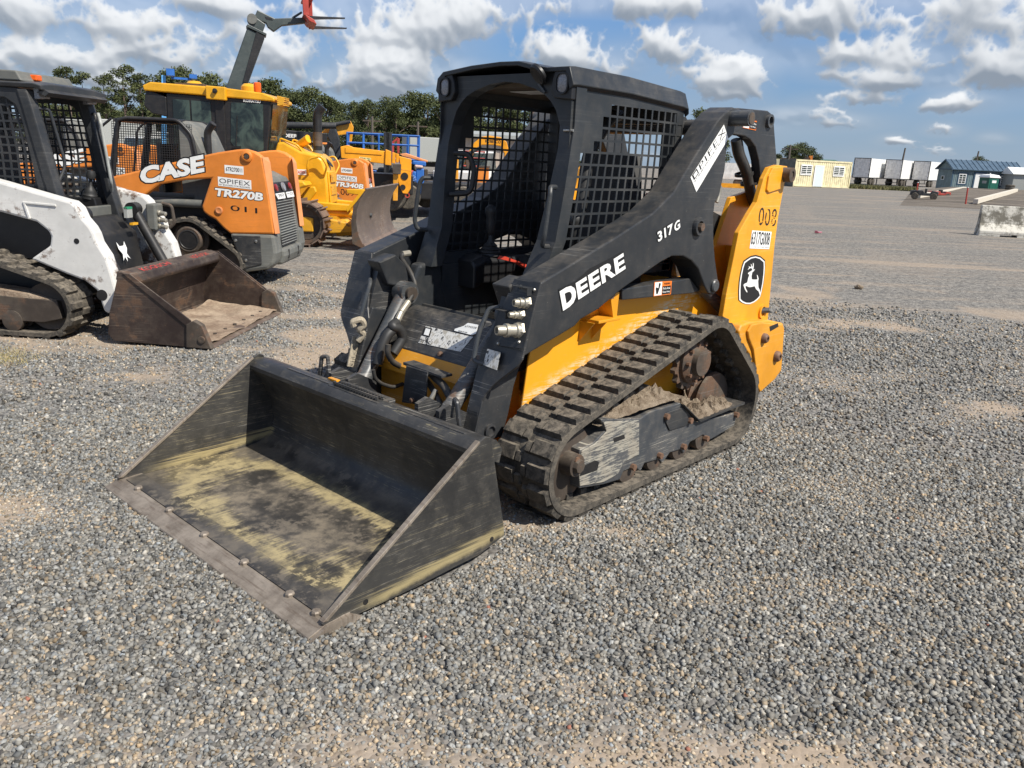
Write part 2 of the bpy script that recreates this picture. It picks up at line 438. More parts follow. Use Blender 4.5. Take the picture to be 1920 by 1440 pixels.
MT['hose'] = paint('rubber hose', (.022, .022, .022), .55, dust=.30, chip=.2, scr=0, s=2)
MT['white'] = plain('white vinyl', (.80, .80, .77), .4, var=.05)
MT['ink'] = plain('black ink', (.012, .012, .013), .4, var=.1)
MT['orangeink'] = plain('orange ink', (.85, .20, .02), .4, var=.05)
MT['lens'] = plain('lamp lens', (.22, .22, .23), .18, .0, .25, 160, .7)
MT['seat'] = plain('black vinyl seat', (.025, .025, .025), .55)
MT['belt'] = plain('red seat belt', (.55, .045, .02), .7)
MT['boltrust'] = paint('rusty bolt', (.16, .085, .05), .6, dust=.3, chip=.4, scr=0, rust=.6, s=6)
MT['rope'] = plain('dusty webbing', (.36, .31, .23), .85, var=.25, s=80)

# ------------------------------------------------------------------ ground
TD = R(132.5)                                   # wheel tracks run across the yard
def sand_at(x, y):
    u, v = x*math.cos(TD)+y*math.sin(TD), -x*math.sin(TD)+y*math.cos(TD)
    n = mnoise.fractal(Vector((u*.8, v*1.5, 0)), .8, 2., 5); n2 = mnoise.fractal(Vector((u*.22+7, v*.42+3, 1)), 1., 2., 3)
    return max(0., min(1., (n*.85+n2*.60)*1.15+.09))
def gz(x, y): return -.33*math.exp(-((x+9.5)**2+(y+14.5)**2)/25)     # the yard dips a little on the far left
rings = [1.0]
while rings[-1] < 14: rings.append(rings[-1]*1.035+.01)
while rings[-1] < 900: rings.append(rings[-1]*1.14)
SEG = 288
gv = [(CAM_POS.x, CAM_POS.y, 0)]
for r in rings:
    for k in range(SEG):
        t = 2*math.pi*k/SEG; gx, gy = CAM_POS.x+r*math.cos(t), CAM_POS.y+r*math.sin(t); gv.append((gx, gy, gz(gx, gy)))
gf = [(0, 1+k, 1+(k+1) % SEG) for k in range(SEG)]
for i in range(len(rings)-1):
    a = 1+i*SEG; b = a+SEG
    gf += [(a+k, b+k, b+(k+1) % SEG, a+(k+1) % SEG) for k in range(SEG)]
gm = bpy.data.meshes.new('ground'); gm.from_pydata(gv, [], gf)
at = gm.attributes.new('sand', 'FLOAT', 'POINT')
at.data.foreach_set('value', [sand_at(v[0], v[1]) for v in gv])
m, N = newmat('gravel yard')
v = N.n('ShaderNodeTexCoord').outputs['Object']
sand = N.n('ShaderNodeAttribute', attribute_name='sand').outputs['Fac']
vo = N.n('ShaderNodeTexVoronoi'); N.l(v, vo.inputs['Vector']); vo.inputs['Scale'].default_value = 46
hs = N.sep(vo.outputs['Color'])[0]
fine = N.noise(v, 130, 3, .7); sp1 = N.noise(v, 17, 3, .75); mid = N.noise(v, 3.2, 5, .65)
tv = N.mapping(v, (1, 1, 1), (0, 0, -TD))
wide = N.noise(N.mapping(tv, (.10, .55, 1)), 1., 7, .66); wide2 = N.noise(N.mapping(tv, (.30, 1.9, 1), (0, 0, .06)), 1., 6, .7)
dist = N.vmath('DISTANCE', v, tuple(CAM_POS)).outputs[1]
sp2 = N.noise(v, 7.5, 4, .8)
stone = N.mix(N.ramp(hs, .05, .95, smooth=False), (.060, .060, .061, 1), (.29, .278, .26, 1))  # base tones darkened to paint in the shade of gaps between stones
spk = N.ramp(N.math('ADD', N.math('MULTIPLY', sp1, .55), N.math('MULTIPLY', sp2, .45)), .40, .60)
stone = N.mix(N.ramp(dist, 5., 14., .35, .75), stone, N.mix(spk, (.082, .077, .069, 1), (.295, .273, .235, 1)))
sandc = N.mix(N.math('ADD', N.math('MULTIPLY', fine, .5), N.math('MULTIPLY', sp1, .5)), (.24, .185, .13, 1), (.47, .37, .275, 1))
near = N.math('MULTIPLY', N.ramp(N.math('ADD', N.math('MULTIPLY', sand, .75), N.math('MULTIPLY', N.math('SUBTRACT', mid, .5), .5)), .20, .56), .78)
farm = N.math('MULTIPLY', N.math('MAXIMUM', N.ramp(wide, .50, .66), N.math('MULTIPLY', N.ramp(wide2, .52, .68), .8)), N.ramp(dist, 5., 14., .15, .70))
sm = N.math('MAXIMUM', N.math('MULTIPLY', near, N.ramp(dist, 9., 16., 1., .25)), farm)
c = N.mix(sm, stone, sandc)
dk = N.math('MULTIPLY', N.ramp(wide2, .46, .33), N.ramp(dist, 6., 16., .25, .75))
c = N.mix(dk, c, (.115, .108, .10, 1))
h = N.math('MULTIPLY', N.math('SUBTRACT', 1., vo.outputs['Distance']), N.math('SUBTRACT', 1., N.math('MULTIPLY', sm, .8)))
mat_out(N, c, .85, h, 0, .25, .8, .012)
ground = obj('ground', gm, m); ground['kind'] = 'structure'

# loose crushed stone lying on the yard, thick near the viewer, thinner where the sand shows
def crushed_stone():
    half = R(56)
    def ring_of(n, r0, r1): return np.sqrt(rng.uniform(0, 1, n)*(r1*r1-r0*r0)+r0*r0)
    r = np.concatenate([ring_of(205000, 1.25, 5.2), ring_of(153000, 5.0, 11.)]); n = len(r)
    r = r[rng.uniform(0, 1, n) < np.clip(1.-(r-6.5)/5., 0, 1)]; n = len(r)
    da = rng.uniform(-half, half, n); kp = rng.uniform(0, 1, n) < np.clip(1.-(np.abs(da)-R(36))/R(20), 0, 1)
    r, da = r[kp], da[kp]; n = len(r); t = CAM_YAW+da
    x = CAM_POS.x+r*np.cos(t); y = CAM_POS.y+r*np.sin(t)
    s = np.array([sand_at(a, b) for a, b in zip(x, y)])
    ok = rng.uniform(0, 1, n) > np.clip((s-.32)*1.1, 0, .52)
    ok &= ~((x > 1.62) & (x < 2.55) & (np.abs(y) < .83))
    ok &= ~((x > -.40) & (x < 1.25) & (np.abs(y) > .5) & (np.abs(y) < .845))
    x, y, r, s = x[ok], y[ok], r[ok], s[ok]; n = len(x)
    size = np.clip(np.exp(rng.normal(0, .24, n)), .55, 1.55)*.0070*np.clip(.66+r*.09, 1, 1.75)*(1-.25*np.clip(s*1.5, 0, 1))
    cube = np.array([(a, b, c) for a in (-1, 1) for b in (-1, 1) for c in (-1, 1)], float)
    quads = np.array([(0, 1, 3, 2), (4, 6, 7, 5), (0, 4, 5, 1), (2, 3, 7, 6), (0, 2, 6, 4), (1, 5, 7, 3)])
    var = []
    for k in range(24):
        q = cube*rng.uniform(.62, 1.05, (8, 3)); q *= rng.uniform(.75, 1.15, (1, 3)); var.append(q)
    var = np.array(var)
    V = var[rng.integers(0, 24, n)]*size[:, None, None]
    a, b, g = rng.uniform(0, 6.28, n), rng.normal(0, .5, n), rng.normal(0, .5, n)
    ca, sa, cb, sb, cg, sg = np.cos(a), np.sin(a), np.cos(b), np.sin(b), np.cos(g), np.sin(g)
    X, Y, Z = V[..., 0], V[..., 1], V[..., 2]*.8
    Y, Z = Y*cb[:, None]-Z*sb[:, None], Y*sb[:, None]+Z*cb[:, None]
    X, Z = X*cg[:, None]+Z*sg[:, None], -X*sg[:, None]+Z*cg[:, None]
    X, Y = X*ca[:, None]-Y*sa[:, None], X*sa[:, None]+Y*ca[:, None]
    zc = size*rng.uniform(-.25, .65, n)-s*size*.45
    P = np.stack([X+x[:, None], Y+y[:, None], Z+zc[:, None]], -1).reshape(-1, 3)
    F = (quads[None]+(np.arange(n)*8)[:, None, None]).reshape(-1, 4)
    me = bpy.data.meshes.new('crushed_stone')
    me.vertices.add(len(P)); me.vertices.foreach_set('co', P.ravel())
    me.loops.add(F.size); me.loops.foreach_set('vertex_index', F.ravel().astype(np.int32))
    me.polygons.add(len(F)); me.polygons.foreach_set('loop_start', (np.arange(len(F))*4).astype(np.int32))
    me.update(calc_edges=True)
    lum = np.clip(rng.normal(.180, .066, n), .05, .42)+.05*np.clip(s*1.6, 0, 1); warm = rng.normal(0, 1, n)
    col = np.stack([lum*(1.01+.03*warm), lum*(1-.005*warm), lum*(.935-.05*warm), np.ones(n)], -1)
    tan = rng.uniform(0, 1, n) < .12+.6*s; col[tan, :3] *= np.array([1.40, 1.16, .90])
    wh = rng.uniform(0, 1, n) < .03; col[wh, :3] = np.array([.42, .40, .355])*rng.uniform(.75, 1.15, (wh.sum(), 1))
    rd = rng.uniform(0, 1, n) < .0006; col[rd, :3] = np.array([.30, .13, .09])
    ca_ = me.color_attributes.new('stone', 'FLOAT_COLOR', 'POINT')
    ca_.data.foreach_set('color', np.repeat(col, 8, 0).ravel())
    m, N = newmat('crushed stone')
    c = N.n('ShaderNodeVertexColor', layer_name='stone').outputs[0]; v = N.n('ShaderNodeTexCoord').outputs['Object']
    c = N.mix(1., c, N.mix(N.noise(v, 260, 4, .7), (.72, .72, .72, 1), (1.25, 1.22, 1.18, 1)), 'MULTIPLY')
    mat_out(N, c, .8, None, 0, .3)
    o = obj('crushed_stone', me, m); o['kind'] = 'stuff'; o['label'] = 'loose grey crushed stone covering the yard'; o['category'] = 'gravel'
crushed_stone()

# ================================================================== the tracked loader in front
L0 = Fr(0, 0, 0)
A_, B_, C_, D_, E_ = zo(1000, 80, 3.84), zo(1000, 400, 3.84), zo(900, 560, 3.272), zo(580, 420, 3.6), zo(180, 640, 2.4)
loader = thing('track_loader', 'black and yellow tracked loader with open cab and lowered bucket, nearest machine in the yard', 'loader', L0)

# --- running gear
MT['rubber'] = None
m, N = newmat('dusty track rubber'); v = N.n('ShaderNodeTexCoord').outputs['Object']
n1, n2, n3 = N.noise(v, 5, 6, .65), N.noise(v, 34, 8, .72), N.noise(v, 160, 3, .6)
nz = N.sep(N.n('ShaderNodeNewGeometry').outputs['Normal'])[2]
c = N.mix(N.ramp(n1, .3, .7), (.030, .028, .025, 1), (.062, .056, .047, 1))
c = N.mix(N.math('MULTIPLY', N.ramp(N.math('ADD', N.math('MULTIPLY', n2, .7), N.math('MULTIPLY', n1, .3)), .38, .62), N.ramp(nz, -.4, .9, .25, .82)), c, (.235, .20, .155, 1))
c = N.mix(N.math('MULTIPLY', N.ramp(n3, .6, .75), .3), c, (.24, .215, .175, 1))
mat_out(N, c, .78, n2, 0, .3, .5, .006); MT['rubber'] = m
m, N = newmat('caked mud'); v = N.n('ShaderNodeTexCoord').outputs['Object']
n1, n2 = N.noise(v, 16, 8, .7), N.noise(v, 90, 6, .7)
mat_out(N, N.mix(N.ramp(n1, .3, .7), (.20, .15, .105, 1), (.40, .325, .24, 1)), .95, N.math('ADD', n1, n2), 0, .15, .9, .03); MT['mud'] = m
MT['wornplate'] = None
MT['wornplate'] = paint('dusty track frame paint', (.046, .052, .060), .5, dust=.55, chip=.9, scr=.8, chipcol=(.48, .45, .37), s=1.4)
m, N = newmat('rubbed guard plate'); v = N.n('ShaderNodeTexCoord').outputs['Object']
q1, q2 = N.noise(v, 9, 9, .72), N.noise(v, 60, 5, .7)
qa = [N.noise(N.mapping(v, (9, 9, 130), r_), 1., 4, .65) for r_ in ((0, .1, 0), (0, -.5, .1), (0, .9, 0))]
k_ = N.math('ADD', N.math('MULTIPLY', q1, .35), N.math('MULTIPLY', N.math('MAXIMUM', N.math('MAXIMUM', qa[0], qa[1]), qa[2]), .65))
c = N.mix(N.ramp(k_, .50, .58), (.085, .088, .092, 1), (.40, .375, .31, 1)); c = N.mix(N.math('MULTIPLY', N.ramp(q1, .45, .65), .5), c, (.24, .205, .16, 1))
mat_out(N, c, .5, q2, .1, .4, .1, .003); MT['guard'] = m

TR = [(1.145, .242, .222), (.03, .548, .235), (-.28, .268, .248)]
def lug_mesh():
    bm = B()
    # one tread block: raised bar with a stepped inner end, in (along, across, height)
    for (a0, a1, w0, w1, h) in ((-.031, .031, .004, .120, .024), (-.031, .012, .120, .158, .020)):
        b2 = B(); 
        pts = [(a0-.008, w0, -.004), (a1+.008, w0, -.004), (a1+.008, w1, -.004), (a0-.008, w1, -.004)]
        top = [(a0, w0+.004, h), (a1, w0+.004, h), (a1, w1-.005, h), (a0, w1-.005, h)]
        lo = [bm.verts.new(p) for p in pts]; hi = [bm.verts.new(p) for p in top]
        bm.faces.new(hi); bm.faces.new(lo[::-1])
        for i in range(4): bm.faces.new((lo[i], lo[(i+1) % 4], hi[(i+1) % 4], hi[i]))
        b2.free()
    bmesh.ops.recalc_face_normals(bm, faces=bm.faces)
    me = bpy.data.meshes.new('lug'); bm.to_mesh(me); bm.free(); me.materials.append(MT['rubber']); return me
LUG = lug_mesh()
def track(parent, sgn, circles, yi, yo, lug=LUG, pitch=.103, wheels=True, name='track'):
    y0, y1 = sgn*yi, sgn*yo
    t = obj(name, belt(circles, y0, y1, .030, .03), MT['rubber'], parent); smooth(t, 40)
    H = hull(circles, pitch); w = abs(yo-yi)
    for k, (p, n) in enumerate(H):
        d = Vector((-n.y, n.x))
        for row in (0, 1):
            off = 0 if row == 0 else .5
            q, nn = (p, n) if row == 0 else ((p+H[(k+1) % len(H)][0])/2, (n+H[(k+1) % len(H)][1]).normalized())
            d = Vector((-nn.y, nn.x))
            o = bpy.data.objects.new('lug', lug); COL.objects.link(o); o.parent = t
            ex = Vector((d.x, 0, d.y)); ez = Vector((nn.x, 0, nn.y)); ey = Vector((0, sgn*(-1 if row == 0 else 1), 0))
            org = Vector((q.x, sgn*(yo if row == 0 else yi), q.y))
            sc = w/.32
            o.matrix_local = Matrix(((ex.x, ey.x*sc, ez.x, org.x), (ex.y, ey.y*sc, ez.y, org.y), (ex.z, ey.z*sc, ez.z, org.z), (0, 0, 0, 1)))
    return t
for sgn in (1, -1):
    t = track(loader, sgn, TR, .52, .84)
    # drive teeth moulded on the inside of the belt
    bm = B()
    for p, n in hull(TR, .103):
        q = p-n*.042; d = Vector((-n.y, n.x)); M3 = Matrix(((d.x, 0, n.x), (0, 1, 0), (d.y, 0, n.y)))
        for yy in (.63, .73): obox((q.x, sgn*yy, q.y), (.045, .035, .030), M3, bm)
    obj('drive_teeth', bm, MT['rubber'], t, kind='stuff')
    # front idler
    y = sgn*.68
    bm = lathe((1.145, sgn*.60, .242), (0, sgn, 0), [(.05, 0), (.185, 0), (.190, .02), (.17, .03), (.155, .05), (.155, .09), (.17, .11), (.190, .12), (.185, .14), (.13, .145), (.05, .15)], 36)
    smooth(obj('idler_wheel', bm, MT['rust'], t))
    bm = cyl((1.145, sgn*.70, .250), (1.145, sgn*.815, .250), .058, .052, 20); cyl((1.145, sgn*.815, .250), (1.145, sgn*.835, .250), .035, .03, 8, bm)
    smooth(obj('idler_hub', bm, MT['rust'], t))
    bm = lathe((-.27, sgn*.60, .258), (0, sgn, 0), [(.05, 0), (.165, 0), (.170, .02), (.15, .03), (.15, .06), (.17, .07), (.165, .09), (.05, .10)], 36)
    smooth(obj('idler_wheel', bm, MT['rust'], t))
    # sprocket
    bm = B(); pts = []
    for i in range(15):
        for rr, f in ((.146, .0), (.168, .22), (.168, .5), (.146, .72)): a = 2*math.pi*(i+f)/15; pts.append((.03+rr*math.cos(a), .548+rr*math.sin(a)))
    prism(pts, 'y', sgn*.665, sgn*.695, bm)
    sp = obj('sprocket', bm, MT['rust'], t)
    bm = lathe((.03, sgn*.695, .548), (0, sgn, 0), [(.125, 0), (.125, .02), (.10, .04), (.078, .045), (.075, .075), (.01, .08)], 28)
    smooth(obj('drive_hub', bm, MT['rust'], t))
    for i in range(9):
        a = 2*math.pi*i/9; cc = Vector((.03+.104*math.cos(a), 0, .548+.104*math.sin(a)))
        obj('hub_bolt', cyl((cc.x, sgn*.728, cc.z), (cc.x, sgn*.748, cc.z), .011, n=6), MT['boltrust'], t)
    # side frame with its scraped face, traced as an outline on the frame plane
    fr_out = L0.side(.80, C_([(610, 1165), (600, 1040), (615, 925), (700, 880), (770, 810), (740, 740), (985, 735), (1050, 690), (1230, 640), (1330, 755), (1580, 700), (1560, 780), (1420, 862), (1395, 870), (1370, 835), (1290, 880), (1250, 950), (1230, 925), (1165, 945), (1120, 1010), (1100, 985), (1010, 1010), (985, 1060), (950, 1030), (880, 1060), (860, 1110), (760, 1140)]))
    o = obj('track_frame', prism(fr_out, 'y', sgn*.66, sgn*.80), MT['wornplate'], t); bevel(o, .005)
    if sgn > 0:
        gd = L0.side(.803, C_([(612, 1150), (605, 1060), (622, 935), (705, 888), (775, 815), (755, 755), (975, 745), (975, 955), (880, 1005), (845, 1075), (760, 1125)]))
        bevel(obj('frame_guard', prism(gd, 'y', .7995, .8055), MT['guard'], t), .003)
        cov = L0.side(.803, C_([(1130, 740), (1145, 700), (1245, 665), (1280, 745), (1265, 775), (1160, 808)]))
        bevel(obj('cover_plate', prism(cov, 'y', .801, .808), MT['dark'], t), .002)
        sl = L0.side(.803, C_([(612, 1035), (700, 990), (725, 1000), (715, 1050), (612, 1085)])); flat([(a, .8062, b) for a, b in sl], MT['black'], t, 'slot', (0, 1, 0), .002)
        sl = L0.side(.803, C_([(815, 855), (880, 832), (885, 855), (820, 878)])); flat([(a, .8062, b) for a, b in sl], MT['black'], t, 'slot', (0, 1, 0), .002)
        for q in ((1137, 720), (1280, 745), (1565, 710), (578, 985), (1240, 905), (1380, 855), (1095, 960), (930, 1030)):
            (a, b), = L0.side(.80, C_([q])); obj('frame_bolt', cyl((a, .795, b), (a, .822, b), .017, n=6), MT['boltrust'], t)
    for x in (.70, .455, .215, -.02):
        bm = lathe((x, sgn*.60, .125), (0, sgn, 0), [(.02, 0), (.082, 0), (.088, .02), (.088, .05), (.06, .055), (.06, .13), (.088, .135), (.088, .17), (.082, .19), (.02, .192)], 28)
        smooth(obj('track_roller', bm, MT['rust'], t))
    # shelf of the rear skid and the dirt lying on the frame
    sh = L0.side(.80, C_([(1250, 640), (1330, 750), (1600, 640)]))
    obj('mud_shelf', prism([(sh[0][0]+.02, sh[0][1]-.01), (sh[1][0], sh[1][1]), (sh[2][0], sh[2][1]), (sh[2][0], sh[2][1]+.012), (sh[1][0]+.01, sh[1][1]+.012), (sh[0][0]+.03, sh[0][1]+.002)], 'y', sgn*.60, sgn*.825), MT['dark2'], t)
    def mud(x0, x1, y0, y1, base, hgt, name):
        bm = B(); nx, ny = 26, 12; G = {}
        for i in range(nx+1):
            for j in range(ny+1):
                u, w_ = i/nx, j/ny; x = x0+(x1-x0)*u; y = y0+(y1-y0)*w_
                e = min(1, 5*min(u, 1-u))*min(1, 3.0*(1-w_)+.12)
                zz = base(x)+e*hgt*(.45+.75*abs(mnoise.fractal(Vector((x*12, y*12, 4)), 1, 2, 4))+.45*mnoise.noise(Vector((x*45, y*45, 1))))
                G[i, j] = bm.verts.new((x, sgn*y, zz))
        for i in range(nx):
            for j in range(ny): bm.faces.new((G[i, j], G[i+1, j], G[i+1, j+1], G[i, j+1]))
        bmesh.ops.recalc_face_normals(bm, faces=bm.faces)
        o = obj(name, bm, MT['mud'], t); o['kind'] = 'stuff'
    mud(.22, .98, .58, .798, lambda x: .40-.01*abs(x-.6), .075, 'caked_mud')
    mud(-.36, .12, .58, .82, lambda x: .243, .075, 'caked_mud')
# idler guard disc at the rear of the frame
for sgn in (1, -1):
    pass

# --- yellow body between the tracks
body = obj('chassis', prism([(1.10, .26), (1.10, .48), (1.02, .50), (.90, .64), (-.10, .64), (-.12, .955), (-.36, .955), (-.42, .80), (-.80, .78), (-.86, .24)], 'y', -.50, .50), MT['yellow'], loader); bevel(body, .008)
# scrubbed stripe of bare paint above the track, part of the body's own wear
m, N = newmat('construction yellow, scraped side'); v = N.n('ShaderNodeTexCoord').outputs['Object']
vx, vy, vz = N.sep(v)
big, mid = N.noise(v, 4, 5, .6), N.noise(v, 26, 8, .7)
c = N.mix(big, (.74, .31, .012, 1), (.84, .37, .014, 1))
band = N.math('SUBTRACT', vz, N.math('ADD', .80, N.math('MULTIPLY', vx, -.30)))      # height above a line parallel to the track
mask = N.math('MULTIPLY', N.ramp(N.math('ABSOLUTE', band), .11, .01), N.ramp(mid, .34, .6))
sn = N.noise(N.mapping(v, (10, 1, 120), (0, -.30, 0)), 1., 4, .6)
c = N.mix(N.math('MULTIPLY', mask, N.ramp(sn, .42, .56)), c, (.72, .62, .43, 1))
c = N.mix(N.math('MULTIPLY', N.ramp(mid, .55, .75), .16), c, c4(DUST))
mat_out(N, c, .42, mid, 0, .5, .06, .003); MT['yside'] = m
sidep = L0.side(.505, [(1010, 790), (985, 700), (1050, 650), (1120, 600), (1180, 560), (1330, 540), (1345, 600), (1300, 640), (1200, 700)])
for sgn in (1, -1):
    o = obj('side_plate', prism([(1.22, .30), (1.165, .70), (1.12, .81), (1.00, .865), (.62, .945), (-.38, .975), (-.44, .60), (.3, .60), (1.1, .30)], 'y', sgn*.501, sgn*.512), MT['yside'], loader); bevel(o, .004)
    # step bracket welded to the side
    if sgn > 0:
        st = [L0.hit(q, 1, .56) for q in B_([(455, 715), (640, 700), (645, 725), (470, 745)])]
        xs = [p.x for p in st]; zt = st[0].z
        bevel(obj('step', box((.625, .512, .825), (.80, .62, .840)), MT['yellow'], loader), .003)
        obj('step_bracket', prism([(.66, .84), (.70, .96), (.625, .96), (.63, .84)], 'y', .513, .60), MT['yellow'], loader)
        obj('step_gusset', prism([(.512, .825), (.60, .825), (.512, .72)], 'x', .70, .71), MT['yellow'], loader)
        obj('step_gusset', prism([(.512, .825), (.60, .825), (.512, .72)], 'x', .80, .81), MT['yellow'], loader)
        # dark rail along the body under the arm, with its warning decal
        rl = L0.side(.60, B_([(640, 545), (1130, 468), (1200, 560), (1150, 575), (640, 625)]))
        bevel(obj('side_rail', prism(rl, 'y', .52, .60), MT['dark'], loader), .005)
        obj('rail_bolt', cyl((.70, .60, .955), (.70, .615, .955), .022, n=6), MT['boltrust'], loader)
# engine deck and radiator screens behind the cab
obj('engine_cover', prism([(-.12, .955), (-.15, 1.30), (-.35, 1.36), (-.95, 1.20), (-1.0, .80), (-.42, .80)], 'y', -.42, .42), MT['dark'], loader)

# --- rear uprights, counterweight
UPY = .68
up_out = L0.side(UPY, B_([(1365, 742), (1390, 590), (1480, 140), (1560, 0)])+A_([(1610, 1150), (1660, 980), (1700, 900), (1760, 880), (1830, 890), (1838, 960), (1810, 1010), (1765, 1250), (1740, 1440)])+B_([(1690, 760), (1600, 1000), (1480, 900)]))
for sgn in (1, -1):
    o = obj('rear_upright', prism(up_out, 'y', sgn*(UPY-.03), sgn*UPY), MT['yellow'], loader); bevel(o, .004)
    up = o
    # inner plate and the web between
    o = obj('upright_web', prism([(-.30, .75), (-.34, 1.10), (-.50, 1.12), (-.62, 1.40), (-.90, 1.45), (-.92, .75)], 'y', sgn*.44, sgn*.47), MT['yellow'], loader); bevel(o, .004)
    o = obj('upright_back', prism([(-.80, .75), (-.66, 1.12), (-.62, 1.12), (-.74, .75)], 'y', sgn*.47, sgn*.65), MT['yellow'], loader)
    (px, pz), = L0.side(UPY, A_([(1800, 950)]))
    bm = cyl((px, sgn*(UPY-.2), pz), (px, sgn*(UPY+.052), pz), .042, n=24); ring((px, sgn*(UPY+.050), pz), (0, sgn, 0), .042, .022, .008, 24, bm)
    smooth(obj('pivot_pin', bm, MT['rust'], up))
    bs = L0.side(UPY+.004, A_([(1690, 960), (1720, 900), (1790, 890), (1790, 1010), (1780, 1050), (1690, 1080), (1675, 1060)]))
    bevel(obj('pin_boss', prism(bs, 'y', sgn*(UPY-.001), sgn*(UPY+.012)), MT['yellow'], up), .004)
    # link from the arm to the upright
    lk = L0.side(.575, A_([(1400, 480), (1480, 470), (1690, 490), (1720, 515), (1732, 560), (1755, 860), (1740, 960), (1690, 1010), (1640, 1010), (1625, 850), (1600, 750), (1560, 695), (1520, 672), (1440, 660)]))
    bevel(obj('boom_link', prism(lk, 'y', sgn*.52, sgn*.575), MT['dark'], loader), .006)
    (px, pz), = L0.side(.575, A_([(1695, 565)]))
    smooth(obj('link_bush', ring((px, sgn*.53, pz), (0, sgn, 0), .038, .026, .062), MT['cyl'], loader))
    # counterweight lobes
    cw = L0.side(.735, B_([(1480, 850), (1500, 805), (1560, 782), (1700, 768), (1800, 790), (1810, 830), (1790, 1130), (1740, 1200), (1625, 1300), (1600, 1270), (1585, 1150), (1560, 1020), (1490, 930)]))
    bevel(obj('counterweight', prism(cw, 'y', sgn*.50, sgn*.735), MT['yellowdirty'], loader), .012, 3)
    if sgn > 0:
        cw2 = L0.side(.745, B_([(1540, 850), (1570, 800), (1640, 785), (1790, 800), (1800, 840), (1780, 1120), (1735, 1190), (1630, 1285), (1610, 1250), (1600, 1130), (1580, 980), (1548, 900)]))
        bevel(obj('counterweight_face', prism(cw2, 'y', .735, .752), MT['yellowdirty'], loader), .006)
        for q, rr in (((1665, 900), .030), ((1755, 1030), .034)):
            (a, b), = L0.side(.76, B_([q]))
            bm = lathe((a, .752, b), (0, 1, 0), [(rr*1.05, 0), (rr, .018), (rr*.7, .03), (rr*.42, .031), (rr*.4, .012), (.002, .012)], 20)
            smooth(obj('counterweight_bolt', bm, MT['boltrust'], loader))
        sl = L0.side(.7525, B_([(1700, 815), (1760, 790), (1765, 815), (1705, 850)])); flat([(a, .7525, b) for a, b in sl], MT['black'], loader, 'cast_slot', (0, 1, 0), .001)
        (a, b), = L0.side(UPY, B_([(1645, 705)]))
        smooth(obj('tie_boss', ring((a, UPY, b), (0, 1, 0), .045, .03, .012, 24), MT['yellow'], up))
        obj('tie_pin', cyl((a, UPY-.02, b), (a-.035, UPY+.03, b+.008), .022, .017, 10), MT['cyl'], up)
bevel(obj('rear_door', box((-1.02, -.50, .30), (-.86, .50, 1.18)), MT['yellow'], loader), .02)
obj('rear_grille', screen(lambda u, v: (-1.023, -.36+.72*u, .62+.45*v), 12, 8, 0, (.12, .12), .004), MT['black'], loader)

